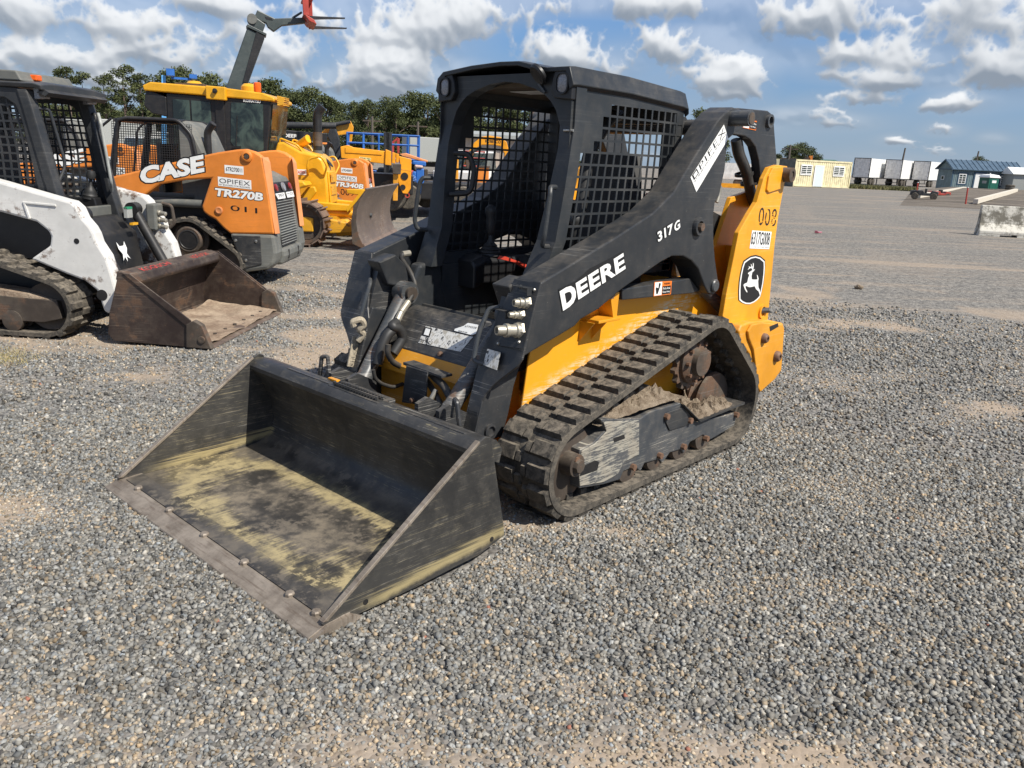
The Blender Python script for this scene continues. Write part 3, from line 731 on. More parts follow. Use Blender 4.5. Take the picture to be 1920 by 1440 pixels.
# --- lift arms
arm_out = L0.side(.65, D_([(1565, 395)])+B_([(600, 170), (860, 0)])+A_([(1010, 1080), (1080, 960), (1200, 760), (1330, 560), (1385, 500), (1440, 465), (1500, 485), (1535, 540), (1510, 620), (1450, 655), (1400, 700), (1380, 920), (1340, 1100), (1310, 1150), (1297, 1250), (1300, 1440)])
                  + B_([(1310, 330), (1328, 460), (1335, 510), (1325, 560), (1295, 588), (1262, 575), (1235, 525), (1190, 400), (1140, 340), (1080, 308), (1000, 308), (920, 350), (640, 545), (470, 690), (340, 765), (300, 812), (180, 885), (0, 990)]) + D_([(1448, 895), (1440, 860), (1452, 800)]))
arms = {}
for sgn in (1, -1):
    o = obj('lift_arm', prism(arm_out, 'y', sgn*.505, sgn*.65), MT['dark'], loader); bevel(o, .007, 2, 40); arms[sgn] = o
    yo = sgn*.65
    # pivots
    for q, rr, h in (((1180, 95), .050, .022), ):
        (a, b), = L0.side(.65, B_([q])); s1 = Vector((0, sgn, 0))
        smooth(obj('pivot_boss', lathe((a, yo, b), s1, [(rr, 0), (rr, h*.4), (rr*.9, h), (rr*.6, h), (rr*.55, h*.3), (.001, h*.3)], 28), MT['dark'], o))
        smooth(obj('pivot_bolt', cyl((a, yo, b), (a, yo+sgn*.035, b), .022, n=6), MT['rust'], o))
    (a, b), = L0.side(.65, B_([(1300, 520)]))
    smooth(obj('pivot_boss', lathe((a, yo, b), (0, sgn, 0), [(.036, 0), (.036, .010), (.030, .016), (.018, .016), (.001, .015)], 28), MT['cyl'], o))
    (a, b), = L0.side(.68, A_([(1470, 545)]))
    bm = cyl((a, sgn*.55, b), (a, sgn*.755, b), .040, n=24); ring((a, sgn*.754, b), (0, sgn, 0), .040, .012, .006, 24, bm)
    smooth(obj('link_pin', bm, MT['cyl'], o)); smooth(obj('pin_face', cyl((a, sgn*.7605, b), (a, sgn*.764, b), .030, n=20), MT['rust'], o))
    # rusty fork opening in the top end
    fk = [L0.hit(q, 1, .575) for q in A_([(1290, 590), (1400, 480)])]
    t0, t1 = fk; dirv = (t1-t0)
    obj('fork_slot', prism([(t0.x-.005, t0.z+.012), (t1.x, t1.z+.004), (t1.x-.02, t1.z-.012), (t0.x-.01, t0.z-.006)], 'y', sgn*.545, sgn*.615), MT['rust'], o)
    # lower leg down to the quick coupler
    leg = [(1.345, .80), (1.376, .733), (1.41, .60), (1.452, .478), (1.470, .390), (1.480, .33), (1.29, .33), (1.255, .433), (1.226, .562), (1.19, .65), (1.16, .76)]
    lg = obj('arm_leg', prism(leg, 'y', sgn*.415, sgn*.482), MT['dark'], loader); bevel(lg, .006)
    smooth(obj('coupler_pin', lathe((1.377, sgn*.482, .378), (0, sgn, 0), [(.034, 0), (.034, .012), (.024, .014), (.022, .003), (.001, .002)], 20), MT['dark2'], lg), 40)
    # scuffed front plate, as wide as the arm at the top, narrow on the leg
    fo = [(1.064, .505), (1.064, .650), (.79, .655), (.745, .655), (.712, .638), (.678, .602), (.640, .560), (.598, .520), (.565, .498), (.530, .487), (.393, .488), (.33, .488), (.33, .405), (.748, .412), (.80, .44)]
    pl = B(); pn = Vector((.954, 0, .30)).normalized(); V0 = [Vector((1.284+(1.062-z)*.285, sgn*y, z)) for z, y in fo]
    A0 = [pl.verts.new(q) for q in V0]; A1 = [pl.verts.new(q-pn*.012) for q in V0]; pl.faces.new(A0); pl.faces.new(A1[::-1])
    for i in range(len(A0)): pl.faces.new((A0[i], A1[i], A1[(i+1) % len(A0)], A0[(i+1) % len(A0)]))
    bmesh.ops.recalc_face_normals(pl, faces=pl.faces)
    bevel(obj('front_plate', pl, MT['dark2'], o), .003)
    # inner gusset running back to the cab side
    obj('inner_gusset', prism([(1.275, 1.03), (1.352, .775), (1.36, .74), (1.25, .74), (1.12, .93)], 'y', sgn*.44, sgn*.505), MT['dark2'], o)
    bk = [(1.317, 1.031), (1.207, 1.064), (1.093, .964), (1.092, .911), (1.143, .886), (1.257, .911)]
    bevel(obj('tilt_bracket', prism(bk, 'y', sgn*.40, sgn*.505), MT['dark'], o), .008)
    # grab rail on the arm
    rail = rounded([(1.325, sgn*.462, .935), (1.352, sgn*.425, .925), (1.40, sgn*.415, .82), (1.432, sgn*.42, .700), (1.41, sgn*.462, .690)], 4, .35)
    smooth(obj('grab_rail', tube(rail, .0105, 10), MT['cyl'], o))
    # tilt cylinder
    p, q = Vector((1.165, sgn*.375, .875)), Vector((1.50, sgn*.318, .425))
    d = (q-p).normalized()
    tcy = obj('tilt_cylinder', lathe(p, d, [(.036, 0), (.040, .01), (.040, .04), (.040, .50), (.043, .505), (.043, (q-p).length), (.025, (q-p).length+.001)], 24), MT['cyl'], loader); smooth(tcy)
    smooth(obj('cylinder_rod', cyl(q, q+d*.12, .022), MT['chrome'], tcy))
    smooth(obj('cylinder_eye', cyl((1.165, sgn*.335, .868), (1.165, sgn*.415, .868), .058, n=24), MT['cyl'], tcy))
    smooth(obj('eye_pin', cyl((1.165, sgn*.315, .868), (1.165, sgn*.335, .868), .034, n=20), MT['rust'], tcy))
    # lift cylinder beside the body
    p, q = Vector((-.20, sgn*.555, .925)), Vector((-.62, sgn*.555, .70))
    lc = obj('lift_cylinder', cyl(p, q, .036), MT['cyl'], loader); smooth(lc)
    p, q = Vector((-.16, sgn*.56, 1.04)), Vector((-.40, sgn*.56, .90)); smooth(obj('cylinder_tube', cyl(p, q, .012), MT['black'], lc))
# cross tube joining the arms behind the cab, and the upper rod
smooth(obj('cross_tube', cyl((-.24, -.5, 1.775), (-.24, .5, 1.775), .042, n=24), MT['dark'], loader))

# --- hydraulic couplers on the left arm
cp = [L0.hit(q, 0, 1.335) for q in D_([(1405, 385), (1560, 400), (1440, 850), (1262, 832)])]
def on_plate(q, lift=0.):
    # face of the arm's front plate: plane through its upper edge, leaning forward
    n = Vector((.285, 0, .09)).normalized(); p0 = Vector((1.284, .58, 1.062)); d = pix_dir(q)
    return CAM_POS+d*((p0+n*lift-CAM_POS).dot(n)/d.dot(n))
PN = Vector((.285, 0, .09)).normalized()
Q_ = zo(880, 500, 7.2)
flat([on_plate(q, .001) for q in Q_([(665, 190), (970, 220), (740, 1110), (350, 1060), (640, 300)])], MT['dark'], arms[1], 'coupler_plate', PN, .006)
def coupler(q, r, ln, name):
    p = on_plate(Q_([q])[0], .006); d = Vector((.90, -.30, .05)).normalized()
    bm = lathe(p, d, [(r*1.25, 0), (r*1.25, .015), (r, .02), (r, ln*.45), (r*1.15, ln*.47), (r*1.15, ln*.62), (r*.86, ln*.64), (r*.86, ln*.9), (r*.75, ln), (r*.55, ln), (r*.5, ln*.85), (.001, ln*.84)], 20)
    smooth(obj(name, bm, MT['fitting'], arms[1]), 30)
    smooth(obj('coupler_base', lathe(p-d*.02, d, [(r*1.5, 0), (r*1.5, .018), (r*1.2, .03)], 6), MT['fitting'], arms[1]), 20)
coupler((770, 490), .020, .062, 'hydraulic_coupler'); coupler((700, 650), .015, .060, 'hydraulic_coupler'); coupler((660, 860), .026, .105, 'hydraulic_coupler')
for q in ((700, 275), (885, 315), (680, 1020), (400, 1040)):
    p = on_plate(Q_([q])[0], .004); smooth(obj('plate_bolt', lathe(p, PN, [(.008, 0), (.008, .006), (.005, .010), (.001, .011)], 8), MT['chrome'], arms[1]))
for q, q2 in (((640, 330), (850, 350)), ((420, 650), (560, 660))):
    a, b = on_plate(Q_([q])[0], .006), on_plate(Q_([q2])[0], .006); e = PN*.03
    bm = B(); M3 = Matrix.Identity(3)
    obox((a+b)/2+PN*.018+Vector((0, 0, .018)), (.036, (b-a).length, .003), M3, bm); obox(b+PN*.018, (.034, .003, .034), M3, bm)
    obj('dust_cover', bm, MT['dark'], arms[1])
dq = [on_plate(q, .001) for q in Q_([(255, 1110), (435, 1160), (385, 1400), (200, 1330)])]
m, N = newmat('torn white decal'); v = N.n('ShaderNodeTexCoord').outputs['Object']
n = N.noise(N.mapping(v, (30, 30, 14)), 1., 5, .7); mat_out(N, N.mix(N.ramp(n, .41, .47), (.035, .035, .037, 1), N.mix(N.ramp(n, .5, .62), (.66, .65, .61, 1), (.40, .37, .31, 1))), .5); MT['torn'] = m
flat(dq, MT['torn'], arms[1], 'worn_decal', PN, .001, .006)

# --- bucket
m, N = newmat('scoured bucket steel'); v = N.n('ShaderNodeTexCoord').outputs['Object']
vx, vy, vz = N.sep(v)
n1, n2, n3 = N.noise(v, 3.0, 6, .62), N.noise(v, 14, 8, .72), N.noise(v, 70, 4, .6)
st = N.noise(N.mapping(v, (6, 75, 6), (0, 0, .05)), 1., 6, .7)           # fine streaks along the digging direction
nzz = N.sep(N.n('ShaderNodeNewGeometry').outputs['Normal'])
blk = N.mix(N.ramp(n1, .3, .7), (.032, .032, .032, 1), (.066, .064, .060, 1))
blk = N.mix(N.math('MULTIPLY', N.ramp(n2, .45, .72), .28), blk, (.16, .145, .12, 1))
floorm = N.math('MULTIPLY', N.ramp(vz, .14, .06), N.ramp(nzz[2], .5, .85))
ex = N.math('ABSOLUTE', N.math('DIVIDE', N.math('SUBTRACT', vx, 2.12), .235)); ey = N.math('ABSOLUTE', N.math('DIVIDE', vy, .66))
rr = N.math('POWER', N.math('ADD', N.math('POWER', ex, 3.), N.math('POWER', ey, 3.)), .333)
rr = N.math('ADD', rr, N.math('MULTIPLY', N.math('SUBTRACT', st, .5), .75)); rr = N.math('ADD', rr, N.math('MULTIPLY', N.math('SUBTRACT', n1, .5), 1.3))
ringm = N.math('MULTIPLY', N.ramp(N.math('ABSOLUTE', N.math('SUBTRACT', rr, 1.02)), .34, .05), N.ramp(N.math('ADD', N.math('MULTIPLY', n2, .6), N.math('MULTIPLY', st, .4)), .34, .56))
c = N.mix(N.math('MULTIPLY', floorm, N.ramp(n2, .3, .65, .20, .65)), blk, (.22, .185, .14, 1))
pat = N.math('MULTIPLY', N.ramp(N.math('ADD', N.math('MULTIPLY', n1, .6), N.math('MULTIPLY', n2, .4)), .47, .60), N.math('MULTIPLY', floorm, N.ramp(rr, 1.15, .7)))
c = N.mix(N.math('MULTIPLY', pat, .8), c, (.30, .25, .18, 1))
c = N.mix(N.math('MULTIPLY', N.math('MULTIPLY', ringm, floorm), .78), c, (.56, .455, .235, 1))
c = N.mix(N.math('MULTIPLY', N.math('MULTIPLY', floorm, N.ramp(n2, .58, .50)), N.math('MULTIPLY', N.ramp(n1, .52, .40), .75)), c, (.030, .029, .028, 1))
wall = N.math('SUBTRACT', 1., floorm)
for rot, th, col_ in (((.0, .62, 0), .62, (.34, .29, .19)), ((.0, .30, 0), .635, (.40, .34, .20)), ((0, -.25, 0), .645, (.32, .30, .26)), ((0, 1.25, 0), .645, (.30, .28, .24)), ((.5, .9, .4), .645, (.34, .30, .22))):
    sn = N.noise(N.mapping(v, (4.5, 4.5, 210), rot), 1., 3, .62)
    c = N.mix(N.math('MULTIPLY', N.math('MULTIPLY', N.ramp(sn, th, th+.03), wall), N.ramp(N.math('ADD', N.math('MULTIPLY', n1, .5), N.math('MULTIPLY', n2, .5)), .42, .62, .02, .62)), c, c4(col_))
# yellow rubbing low on the outer plates
hgt = N.math('SUBTRACT', vz, N.math('MULTIPLY', N.math('MAXIMUM', N.math('SUBTRACT', 2.25, vx), 0.), .09))
sn = N.noise(N.mapping(v, (3, 3, 120), (0, .12, 0)), 1., 4, .65)
low = N.math('MULTIPLY', N.ramp(N.math('ADD', hgt, N.math('MULTIPLY', N.math('SUBTRACT', sn, .5), .16)), .085, .045), N.ramp(N.math('ADD', hgt, N.math('MULTIPLY', N.math('SUBTRACT', n2, .5), .05)), .015, .045))
low = N.math('MULTIPLY', N.math('MULTIPLY', low, wall), N.ramp(vx, 2.42, 2.2))
c = N.mix(N.math('MULTIPLY', low, N.ramp(N.math('ABSOLUTE', vy), .78, .82, 0., .72)), c, (.55, .45, .23, 1))
mat_out(N, c, N.ramp(n2, .2, .8, .28, .52), N.math('ADD', n2, N.math('MULTIPLY', n3, .4)), .3, .5, .14, .003); MT['bucket'] = m
m, N = newmat('bare worn edge steel'); v = N.n('ShaderNodeTexCoord').outputs['Object']
n1, n2 = N.noise(v, 9, 8, .7), N.noise(N.mapping(v, (90, 8, 8)), 1., 4, .6)
c = N.mix(N.ramp(n1, .3, .7), (.17, .14, .11, 1), (.34, .29, .235, 1)); c = N.mix(N.math('MULTIPLY', N.ramp(n2, .5, .7), .6), c, (.12, .085, .06, 1))
mat_out(N, c, .55, n1, .35, .5, .2, .004); MT['edge'] = m

bucket = obj('bucket', strip([(2.43, .032), (2.10, .040), (1.86, .048), (1.78, .062), (1.715, .10), (1.69, .17), (1.70, .26), (1.745, .37), (1.80, .455), (1.815, .475)], 'y', -.824, .824, .012), MT['bucket'], loader); smooth(bucket, 50)
for sgn in (1, -1):
    sp = [(2.50, .012), (2.515, .040), (1.800, .520), (1.765, .535), (1.735, .525), (1.640, .120), (1.635, .075), (1.78, .038), (2.10, .020)]
    o = obj('side_plate', prism(sp, 'y', sgn*.826, sgn*.840), MT['bucket'], bucket); bevel(o, .003)
    # reinforcing bar on the upper edge
    o = obj('side_edge', prism([(2.512, .045), (1.80, .525), (1.795, .515), (2.49, .043)], 'y', sgn*.818, sgn*.842), MT['edge'], bucket); bevel(o, .002)
    for a, b in ((2.335, .052), (1.71, .085)):
        if sgn > 0: obj('plate_hole', cyl((a, .8395, b), (a, .8412, b), .011, n=14), MT['black'], bucket)
ce = obj('cutting_edge', prism([(2.572, .004), (2.568, .012), (2.50, .034), (2.43, .040), (2.40, .040), (2.40, .028), (2.46, .010)], 'y', -.842, .842), MT['edge'], bucket); bevel(ce, .002)
wp = obj('wear_plate', prism([(2.486, .0395), (2.405, .046), (2.405, .041), (2.484, .034)], 'y', -.80, .80), MT['bucket'], bucket)
for k, y in enumerate((-.66, -.345, -.03, .285, .60, .765)):
    smooth(obj('edge_bolt', lathe((2.487, y, .032), (.05, 0, 1), [(.018, 0), (.018, .012), (.014, .017), (.001, .018)], 8), MT['edge'], bucket), 20)
sk = obj('skid_shoe', prism([(2.572, .002), (2.40, .002), (2.36, .012), (2.40, .036), (2.50, .034)], 'y', .8405, .856), MT['edge'], bucket)
# rounded top rail and coupler lip
bm = loft([[(1.815+.0*k, y, .462), (1.815, y, .482), (1.79, y, .507), (1.74, y, .515), (1.69, y, .500), (1.655, y, .455), (1.67, y, .40), (1.74, y, .43)] for k, y in enumerate((-.826, -.4, .0, .4, .826))])
rail = obj('top_rail', bm, MT['bucket'], bucket); smooth(rail, 40)
for y0, y1 in ((-.56, -.20), (.30, .72)):
    bevel(obj('rail_pad', prism([(1.765, .516), (1.705, .508), (1.665, .47), (1.675, .465), (1.71, .498), (1.765, .508)], 'y', y0, y1), MT['dark2'], bucket), .003)
# serrated step on the rail
bm = B()
for k in range(16):
    y = -.17+k*.021
    for row in range(3): obox((1.70+row*.026, y+(.010 if row % 2 else 0), .522-(.012 if row == 0 else 0)), (.013, .011, .014), Matrix.Rotation(.4, 3, 'Z'), bm)
box((1.675, -.19, .497), (1.775, .18, .512), bm)
obj('tread_step', bm, MT['dark2'], bucket)
bevel(obj('coupler_latch', box((1.70, -.27, .512), (1.722, -.20, .522)), MT['yellow'], bucket), .002)
# coupler carriage behind the bucket
cpl = obj('coupler_plate', prism([(1.66, .47), (1.62, .47), (1.56, .20), (1.60, .12), (1.66, .12)], 'y', -.55, .55), MT['black'], loader); bevel(cpl, .006)
for sgn in (1, -1):
    for yy in (.26, .40): obj('coupler_ear', prism([(1.62, .50), (1.56, .52), (1.45, .46), (1.45, .36), (1.56, .22), (1.62, .22)], 'y', sgn*(yy-.012), sgn*(yy+.012)), MT['dark2'], cpl)
    smooth(obj('latch_handle', tube(rounded([(1.60, sgn*.52, .46), (1.60, sgn*.50, .56), (1.585, sgn*.47, .565), (1.585, sgn*.46, .48)]), .011, 8), MT['dark2'], cpl))
# plate hanging in the middle, with two bolts
cpn = [L0.hit(q, 0, 1.47) for q in zo(700, 560, 7.2)([(450, 900), (740, 990), (700, 1440), (390, 1400)])]
bevel(obj('hose_guard', prism([(p.y, p.z) for p in cpn], 'x', 1.464, 1.474), MT['dark2'], loader), .003)
bevel(obj('hose_guard_lip', prism([(cpn[0].y-.03, cpn[0].z-.004), (cpn[1].y+.09, cpn[1].z-.012), (cpn[1].y+.09, cpn[1].z+.0), (cpn[0].y-.03, cpn[0].z+.01)], 'x', 1.40, 1.468), MT['dark2'], loader), .002)
for q in ((530, 1370), (715, 1415)):
    p = L0.hit(zo(700, 560, 7.2)([q])[0], 0, 1.474); obj('guard_bolt', lathe(p, (1, 0, 0), [(.014, 0), (.014, .01), (.009, .014), (.001, .015)], 10), MT['boltrust'], loader)

# --- sloped front cover with its decals, yellow sill, footwell
G_ = zo(700, 560, 7.2)
cov = [(1.095, .800), (1.15, .785), (1.172, .765), (1.285, .615), (1.290, .600), (1.08, .60), (1.05, .77)]
cover = obj('front_cover', prism(cov, 'y', -.385, .42), MT['dark2'], loader); bevel(cover, .012, 3)
obj('front_sill', prism([(1.283, .612), (1.345, .535), (1.345, .50), (1.10, .50), (1.10, .612)], 'y', -.385, .40), MT['yellowdirty'], loader)
obj('front_bulkhead', box((1.09, -.40, .26), (1.30, .40, .50)), MT['yellowdirty'], loader)
CN = Vector((.150, 0, .113)).normalized()
def on_cover(q, lift=0.):
    p0 = Vector((1.172, 0, .765)); d = pix_dir(q); return CAM_POS+d*((p0+CN*lift-CAM_POS).dot(CN)/d.dot(CN))
flat([on_cover(q) for q in G_([(715, 370), (1110, 465), (1350, 520), (1180, 720), (610, 598)])], MT['torn'], cover, 'torn_decal', CN, .001, .002)
flat([on_cover(q) for q in G_([(700, 385), (800, 408), (765, 525), (660, 500)])], MT['ink'], cover, 'decal_emblem', CN, .001, .0035)
flat([on_cover(q) for q in G_([(718, 405), (778, 420), (752, 507), (690, 492)])], MT['white'], cover, 'decal_emblem', CN, .001, .005)
q4 = G_([(620, 590), (790, 630), (640, 545)]); text('BY BU', *[on_cover(q) for q in q4], MT['ink'], cover, CN, .01, lift=.0045, rag=.2)
flat([on_cover(q) for q in G_([(1285, 335), (1425, 360), (1395, 480), (1340, 500), (1100, 440), (1110, 415), (1230, 375)])], MT['white'], cover, 'torn_paper', CN, .001, .005)
q4 = G_([(1245, 390), (1400, 415), (1255, 368)]); text('6770258', *[on_cover(q) for q in q4], MT['ink'], cover, CN, .0, lift=.0075)
q4 = G_([(1160, 450), (1280, 475), (1165, 435)]); text('MADE IN USA', *[on_cover(q) for q in q4], MT['ink'], cover, CN, .02, lift=.0075)
p = on_cover(G_([(905, 750)])[0]); obj('cover_bolt', lathe(p, CN, [(.014, 0), (.014, .008), (.001, .012)], 10), MT['boltrust'], loader)
# side cheeks of the cab front, curving into the cover
for sgn in (1, -1):
    o = obj('cab_cheek', prism([(1.175, .78), (1.165, .80), (1.12, .93), (1.08, 1.01), (.93, 1.02), (.90, .85), (.86, .74), (.80, .70), (1.10, .70)], 'y', sgn*.36, sgn*.44), MT['cabdark'], loader); bevel(o, .02, 3)
for sgn in (1, -1):
    o = obj('yellow_corner', prism([(1.19, .77), (1.33, .56), (1.30, .50), (1.15, .50), (1.10, .75)], 'y', sgn*.385, sgn*.410), MT['yellow'], loader); bevel(o, .006)
well = obj('footwell', box((.42, -.36, .66), (1.06, .36, .70)), MT['black'], loader)
for sgn in (1, -1): obj('footwell_wall', box((.30, sgn*.362, .66), (.92, sgn*.42, 1.0)), MT['cabdark'], loader)
obj('footwell_front', prism([(1.10, .70), (1.06, .80), (1.04, .80), (1.06, .70)], 'y', -.36, .36), MT['cabdark'], loader)

# --- cab
cabf = obj('cab_frame', B(), MT['cabdark'], loader)
def xf(z): return .868+max(0., 1.72-z)*.165+max(0., 1.18-z)*.30
outer = [(-.44, 1.00), (-.455, 1.40), (-.452, 1.78), (-.452, 1.885), (-.435, 1.955), (.435, 1.955), (.452, 1.885), (.452, 1.78), (.455, 1.40), (.44, 1.00)]
arch = [(.315, 1.00), (.335, 1.20), (.362, 1.45), (.375, 1.62), (.365, 1.72), (.335, 1.79), (.28, 1.845), (.20, 1.885), (.10, 1.912), (0, 1.922)]
arch = arch+[(-a, b) for a, b in arch[::-1][1:]]
outm = [(.44, 1.00), (.45, 1.20), (.455, 1.45), (.452, 1.62), (.452, 1.72), (.452, 1.80), (.452, 1.885), (.435, 1.955), (.20, 1.955), (.10, 1.955), (0, 1.955)]
arcm = [(.315, 1.00), (.335, 1.20), (.362, 1.45), (.375, 1.62), (.365, 1.72), (.335, 1.79), (.30, 1.83), (.26, 1.86), (.20, 1.885), (.10, 1.912), (0, 1.922)]
outm = outm+[(-a, b) for a, b in outm[::-1][1:]]; arcm = arcm+[(-a, b) for a, b in arcm[::-1][1:]]
bm = loft([[(xf(zo_), yo_, zo_), (xf(zi), yi, zi), (xf(zi)-.075, yi, zi), (xf(zo_)-.075, yo_, zo_)] for (yo_, zo_), (yi, zi) in zip(outm, arcm)])
cabf.data = bpy.data.meshes.new('cab_frame'); bm.to_mesh(cabf.data); bm.free(); cabf.data.materials.append(MT['cabdark'])
# rear posts, sills
for sgn in (1, -1):
    o = obj('rear_post', prism([(-.07, 1.0), (-.065, 1.87), (.02, 1.87), (.015, 1.0)], 'y', sgn*.36, sgn*.437), MT['cabdark'], cabf); bevel(o, .006)
    o = obj('door_sill', box((-.07, sgn*.37, 1.00), (1.0, sgn*.437, 1.06)), MT['cabdark'], cabf)
obj('rear_wall', box((-.09, -.36, .96), (-.05, .36, 1.34)), MT['black'], cabf)
obj('rear_header', box((-.09, -.36, 1.78), (-.04, .36, 1.88)), MT['black'], cabf)
# roof shell
rs = [(-.458, 1.885), (-.446, 1.945), (-.405, 1.976), (-.20, 1.998), (.0, 2.008), (.12, 2.006), (.22, 1.985), (.30, 1.972), (.432, 1.972), (.462, 1.893)]
rin = [(y*.95, z-.020) for y, z in rs]
secs = []
for x, dz in ((.905, 0.), (.86, .004), (.45, .0), (-.02, -.026), (-.07, -.034), (-.075, -.06)):
    secs.append([(x, y, z+dz) for y, z in rs]+[(x, y, z+dz) for y, z in rin[::-1]])
roof = obj('roof', loft(secs), MT['cabdark'], cabf); smooth(roof, 28); bevel(roof, .004)
obj('headliner', box((-.04, -.41, 1.90), (.80, .41, 1.925)), plain('tan headliner', (.10, .075, .05), .9), cabf)
flat([(.50, -.16, 1.897), (.50, .04, 1.897), (.66, .04, 1.897), (.66, -.16, 1.897)], MT['white'], cabf, 'instruction_sheet', (0, 0, -1), .002)
# black lamp corners with lenses
for sgn in (1, -1):
    hs_ = [(sgn*.448, 1.83), (sgn*.448, 1.895), (sgn*.432, 1.962), (sgn*.345, 1.966), (sgn*.330, 1.93), (sgn*.322, 1.875), (sgn*.345, 1.838)]
    hb = prism(hs_, 'x', .862, .898); o = obj('lamp_housing', hb, MT['blackplastic'], cabf); bevel(o, .006)
    hp = rrect(0, 0, .074, .094, .03, 5)
    cx_, cz_ = sgn*.392, 1.902
    bm = loft([[(.898, cx_+a*s_, cz_+b*s_) for a, b in hp] for s_ in (1, )]+[[(.908, cx_+a, cz_+b) for a, b in hp], [(.908, cx_+a*.84, cz_+b*.86) for a, b in hp], [(.900, cx_+a*.80, cz_+b*.83) for a, b in hp]])
    smooth(obj('lamp_bezel', bm, MT['blackplastic'], o))
    bm = loft([[(.9005+.006*(1-s_*s_), cx_+a*.80*s_, cz_+b*.83*s_) for a, b in hp] for s_ in (1, .75, .45, .1)])
    smooth(obj('lamp_lens', bm, MT['lens'], o), 60)
# work lamp / camera pod under the roof edge
p = L0.hit((1004, 140), 0, .93)
smooth(obj('round_speaker', lathe(p+Vector((-.03, 0, .01)), (.6, -.25, -.5), [(.05, 0), (.052, .012), (.045, .022), (.03, .018), (.001, .017)], 24), MT['blackplastic'], cabf))
# perforated side screens
hole_poly = [(.62, 1.78), (.56, 1.84), (-.03, 1.84), (-.035, 1.05), (.90, 1.05), (.86, 1.40), (.835, 1.57), (.73, 1.64), (.66, 1.71)]
def in_poly(x, z, P):
    r_ = False
    for i in range(len(P)):
        (x1, z1), (x2, z2) = P[i], P[i-1]
        if (z1 > z) != (z2 > z) and x < (x2-x1)*(z-z1)/(z2-z1)+x1: r_ = not r_
    return r_
for sgn in (1, -1):
    x0, x1, z0, z1 = -.06, .885, 1.04, 1.895; nu, nv = 16, 15
    def P(u, v, s_=sgn): 
        z = z0+(z1-z0)*v; return (x0+(x1-x0)*u+max(0., 1.6-z)*.17*u, s_*.4405, z)
    o = obj('side_screen', screen(P, nu, nv, 0, (.105, .095), .004, lambda u, v: in_poly(x0+(x1-x0)*u, z0+(z1-z0)*v, hole_poly)), MT['cabdark'], cabf)
# grab handles on the posts
for sgn in (1, -1):
    h_ = rounded([(1.005-.06, sgn*.425, 1.448), (.998, sgn*.440, 1.449), (1.012, sgn*.452, 1.42), (1.04, sgn*.455, 1.23), (1.035, sgn*.44, 1.185), (.975, sgn*.425, 1.180)], 4, .35)
    smooth(obj('grab_handle', tube(h_, .0115, 10), MT['cabdark'], cabf))
    h_ = rounded([(.87, sgn*.34, 1.58), (.84, sgn*.26, 1.58), (.82, sgn*.24, 1.50), (.83, sgn*.25, 1.38), (.91, sgn*.33, 1.37)], 4, .35)
    if sgn < 0: smooth(obj('inner_handle', tube(h_, .014, 10), MT['blackplastic'], cabf))
bevel(obj('latch_tab', obox(L0.hit((1016, 165), 0, .875), (.012, .06, .012), Matrix.Rotation(-.75, 3, 'X')), MT['cyl'], cabf), .002)
obj('mounting_bolt', cyl((.88, .40, 1.70), (.874, .452, 1.70), .006), MT['chrome'], cabf)
# seat, consoles, joysticks, lap bar, belt
seat = obj('seat', loft([[(.18+a*.26, y*.24, .955+b) for a, b in ((-1, 0), (-1, .05), (-.5, .09), (.6, .10), (1.0, .075), (1.05, .02), (.9, 0))] for y in (-1, -.8, .8, 1)]), MT['seat'], loader); smooth(seat, 50)
smooth(obj('seat_back', loft([[(-.03-.06*t+a*.05, y*.23*(1-.25*t*t), 1.02+.62*t) for a in (0,) for _ in (0,)] + [(-.03-.06*t+.085, y*.20*(1-.25*t*t), 1.02+.62*t)]+[(-.03-.06*t-.03, y*.20*(1-.25*t*t), 1.02+.62*t)] for y, t in ((0, 0),)] ) if False else loft([[(-.02-.07*t+dx_, yy*.23*(1-.3*t**3), 1.02+.60*t) for dx_, yy in ((.0, -1), (.07, -.8), (.05, 0), (.07, .8), (.0, 1), (-.05, .8), (-.05, -.8))] for t in (0, .2, .5, .8, 1.)]), MT['seat'], seat), 60)
for sgn in (1, -1):
    cs = obj('control_console', loft([[(x, sgn*(.32+a*.085), z+b) for a, b in ((-1, -.10), (-1, .02), (-.7, .05), (.7, .05), (1, .02), (1, -.10))] for x, z in ((.15, .98), (.55, .99), (.72, 1.0), (.80, .97))]), MT['blackplastic'], loader); bevel(cs, .01)
    bm = lathe((.62, sgn*.30, 1.04), (0, 0, 1), [(.062, 0), (.058, .012), (.062, .018), (.050, .03), (.053, .036), (.038, .05), (.040, .055), (.024, .07), (.016, .085), (.014, .13)], 20)
    smooth(obj('lever_boot', bm, MT['seat'], cs), 50)
    smooth(obj('joystick', lathe((.62, sgn*.30, 1.15), (.06, 0, 1), [(.014, 0), (.024, .02), (.026, .07), (.022, .10), (.030, .125), (.028, .15), (.012, .165)], 16), MT['seat'], cs), 60)
# round arm pads seen through the door
for sgn in (1,):
    pad = loft([[(.72+.17*t, .17+.10*math.cos(a), .955+.055*math.sin(a)*(1-.5*t*t)) for a in [2*math.pi*i/16 for i in range(16)]] for t in (0, .3, .6, .85, 1.)])
    smooth(obj('arm_pad', pad, MT['seat'], seat), 60)
lap = rounded([(.05, .10, 1.82), (.22, .16, 1.80), (.36, .14, 1.60), (.40, .16, 1.42), (.44, .16, 1.22)], 5, .4)
smooth(obj('lap_bar', tube(lap, [.03]+[.034]*(len(lap)-2)+[.026], 12), MT['seat'], cabf), 60)
obj('seat_belt', tube(rounded([(.02, .30, 1.36), (.12, .38, 1.42), (.30, .40, 1.20), (.62, .40, 1.04), (.72, .30, .99)], 4, .3), .014, 6), MT['belt'], seat)
obj('belt_post', box((-.01, .30, 1.06), (.02, .335, 1.40)), MT['belt'], seat)
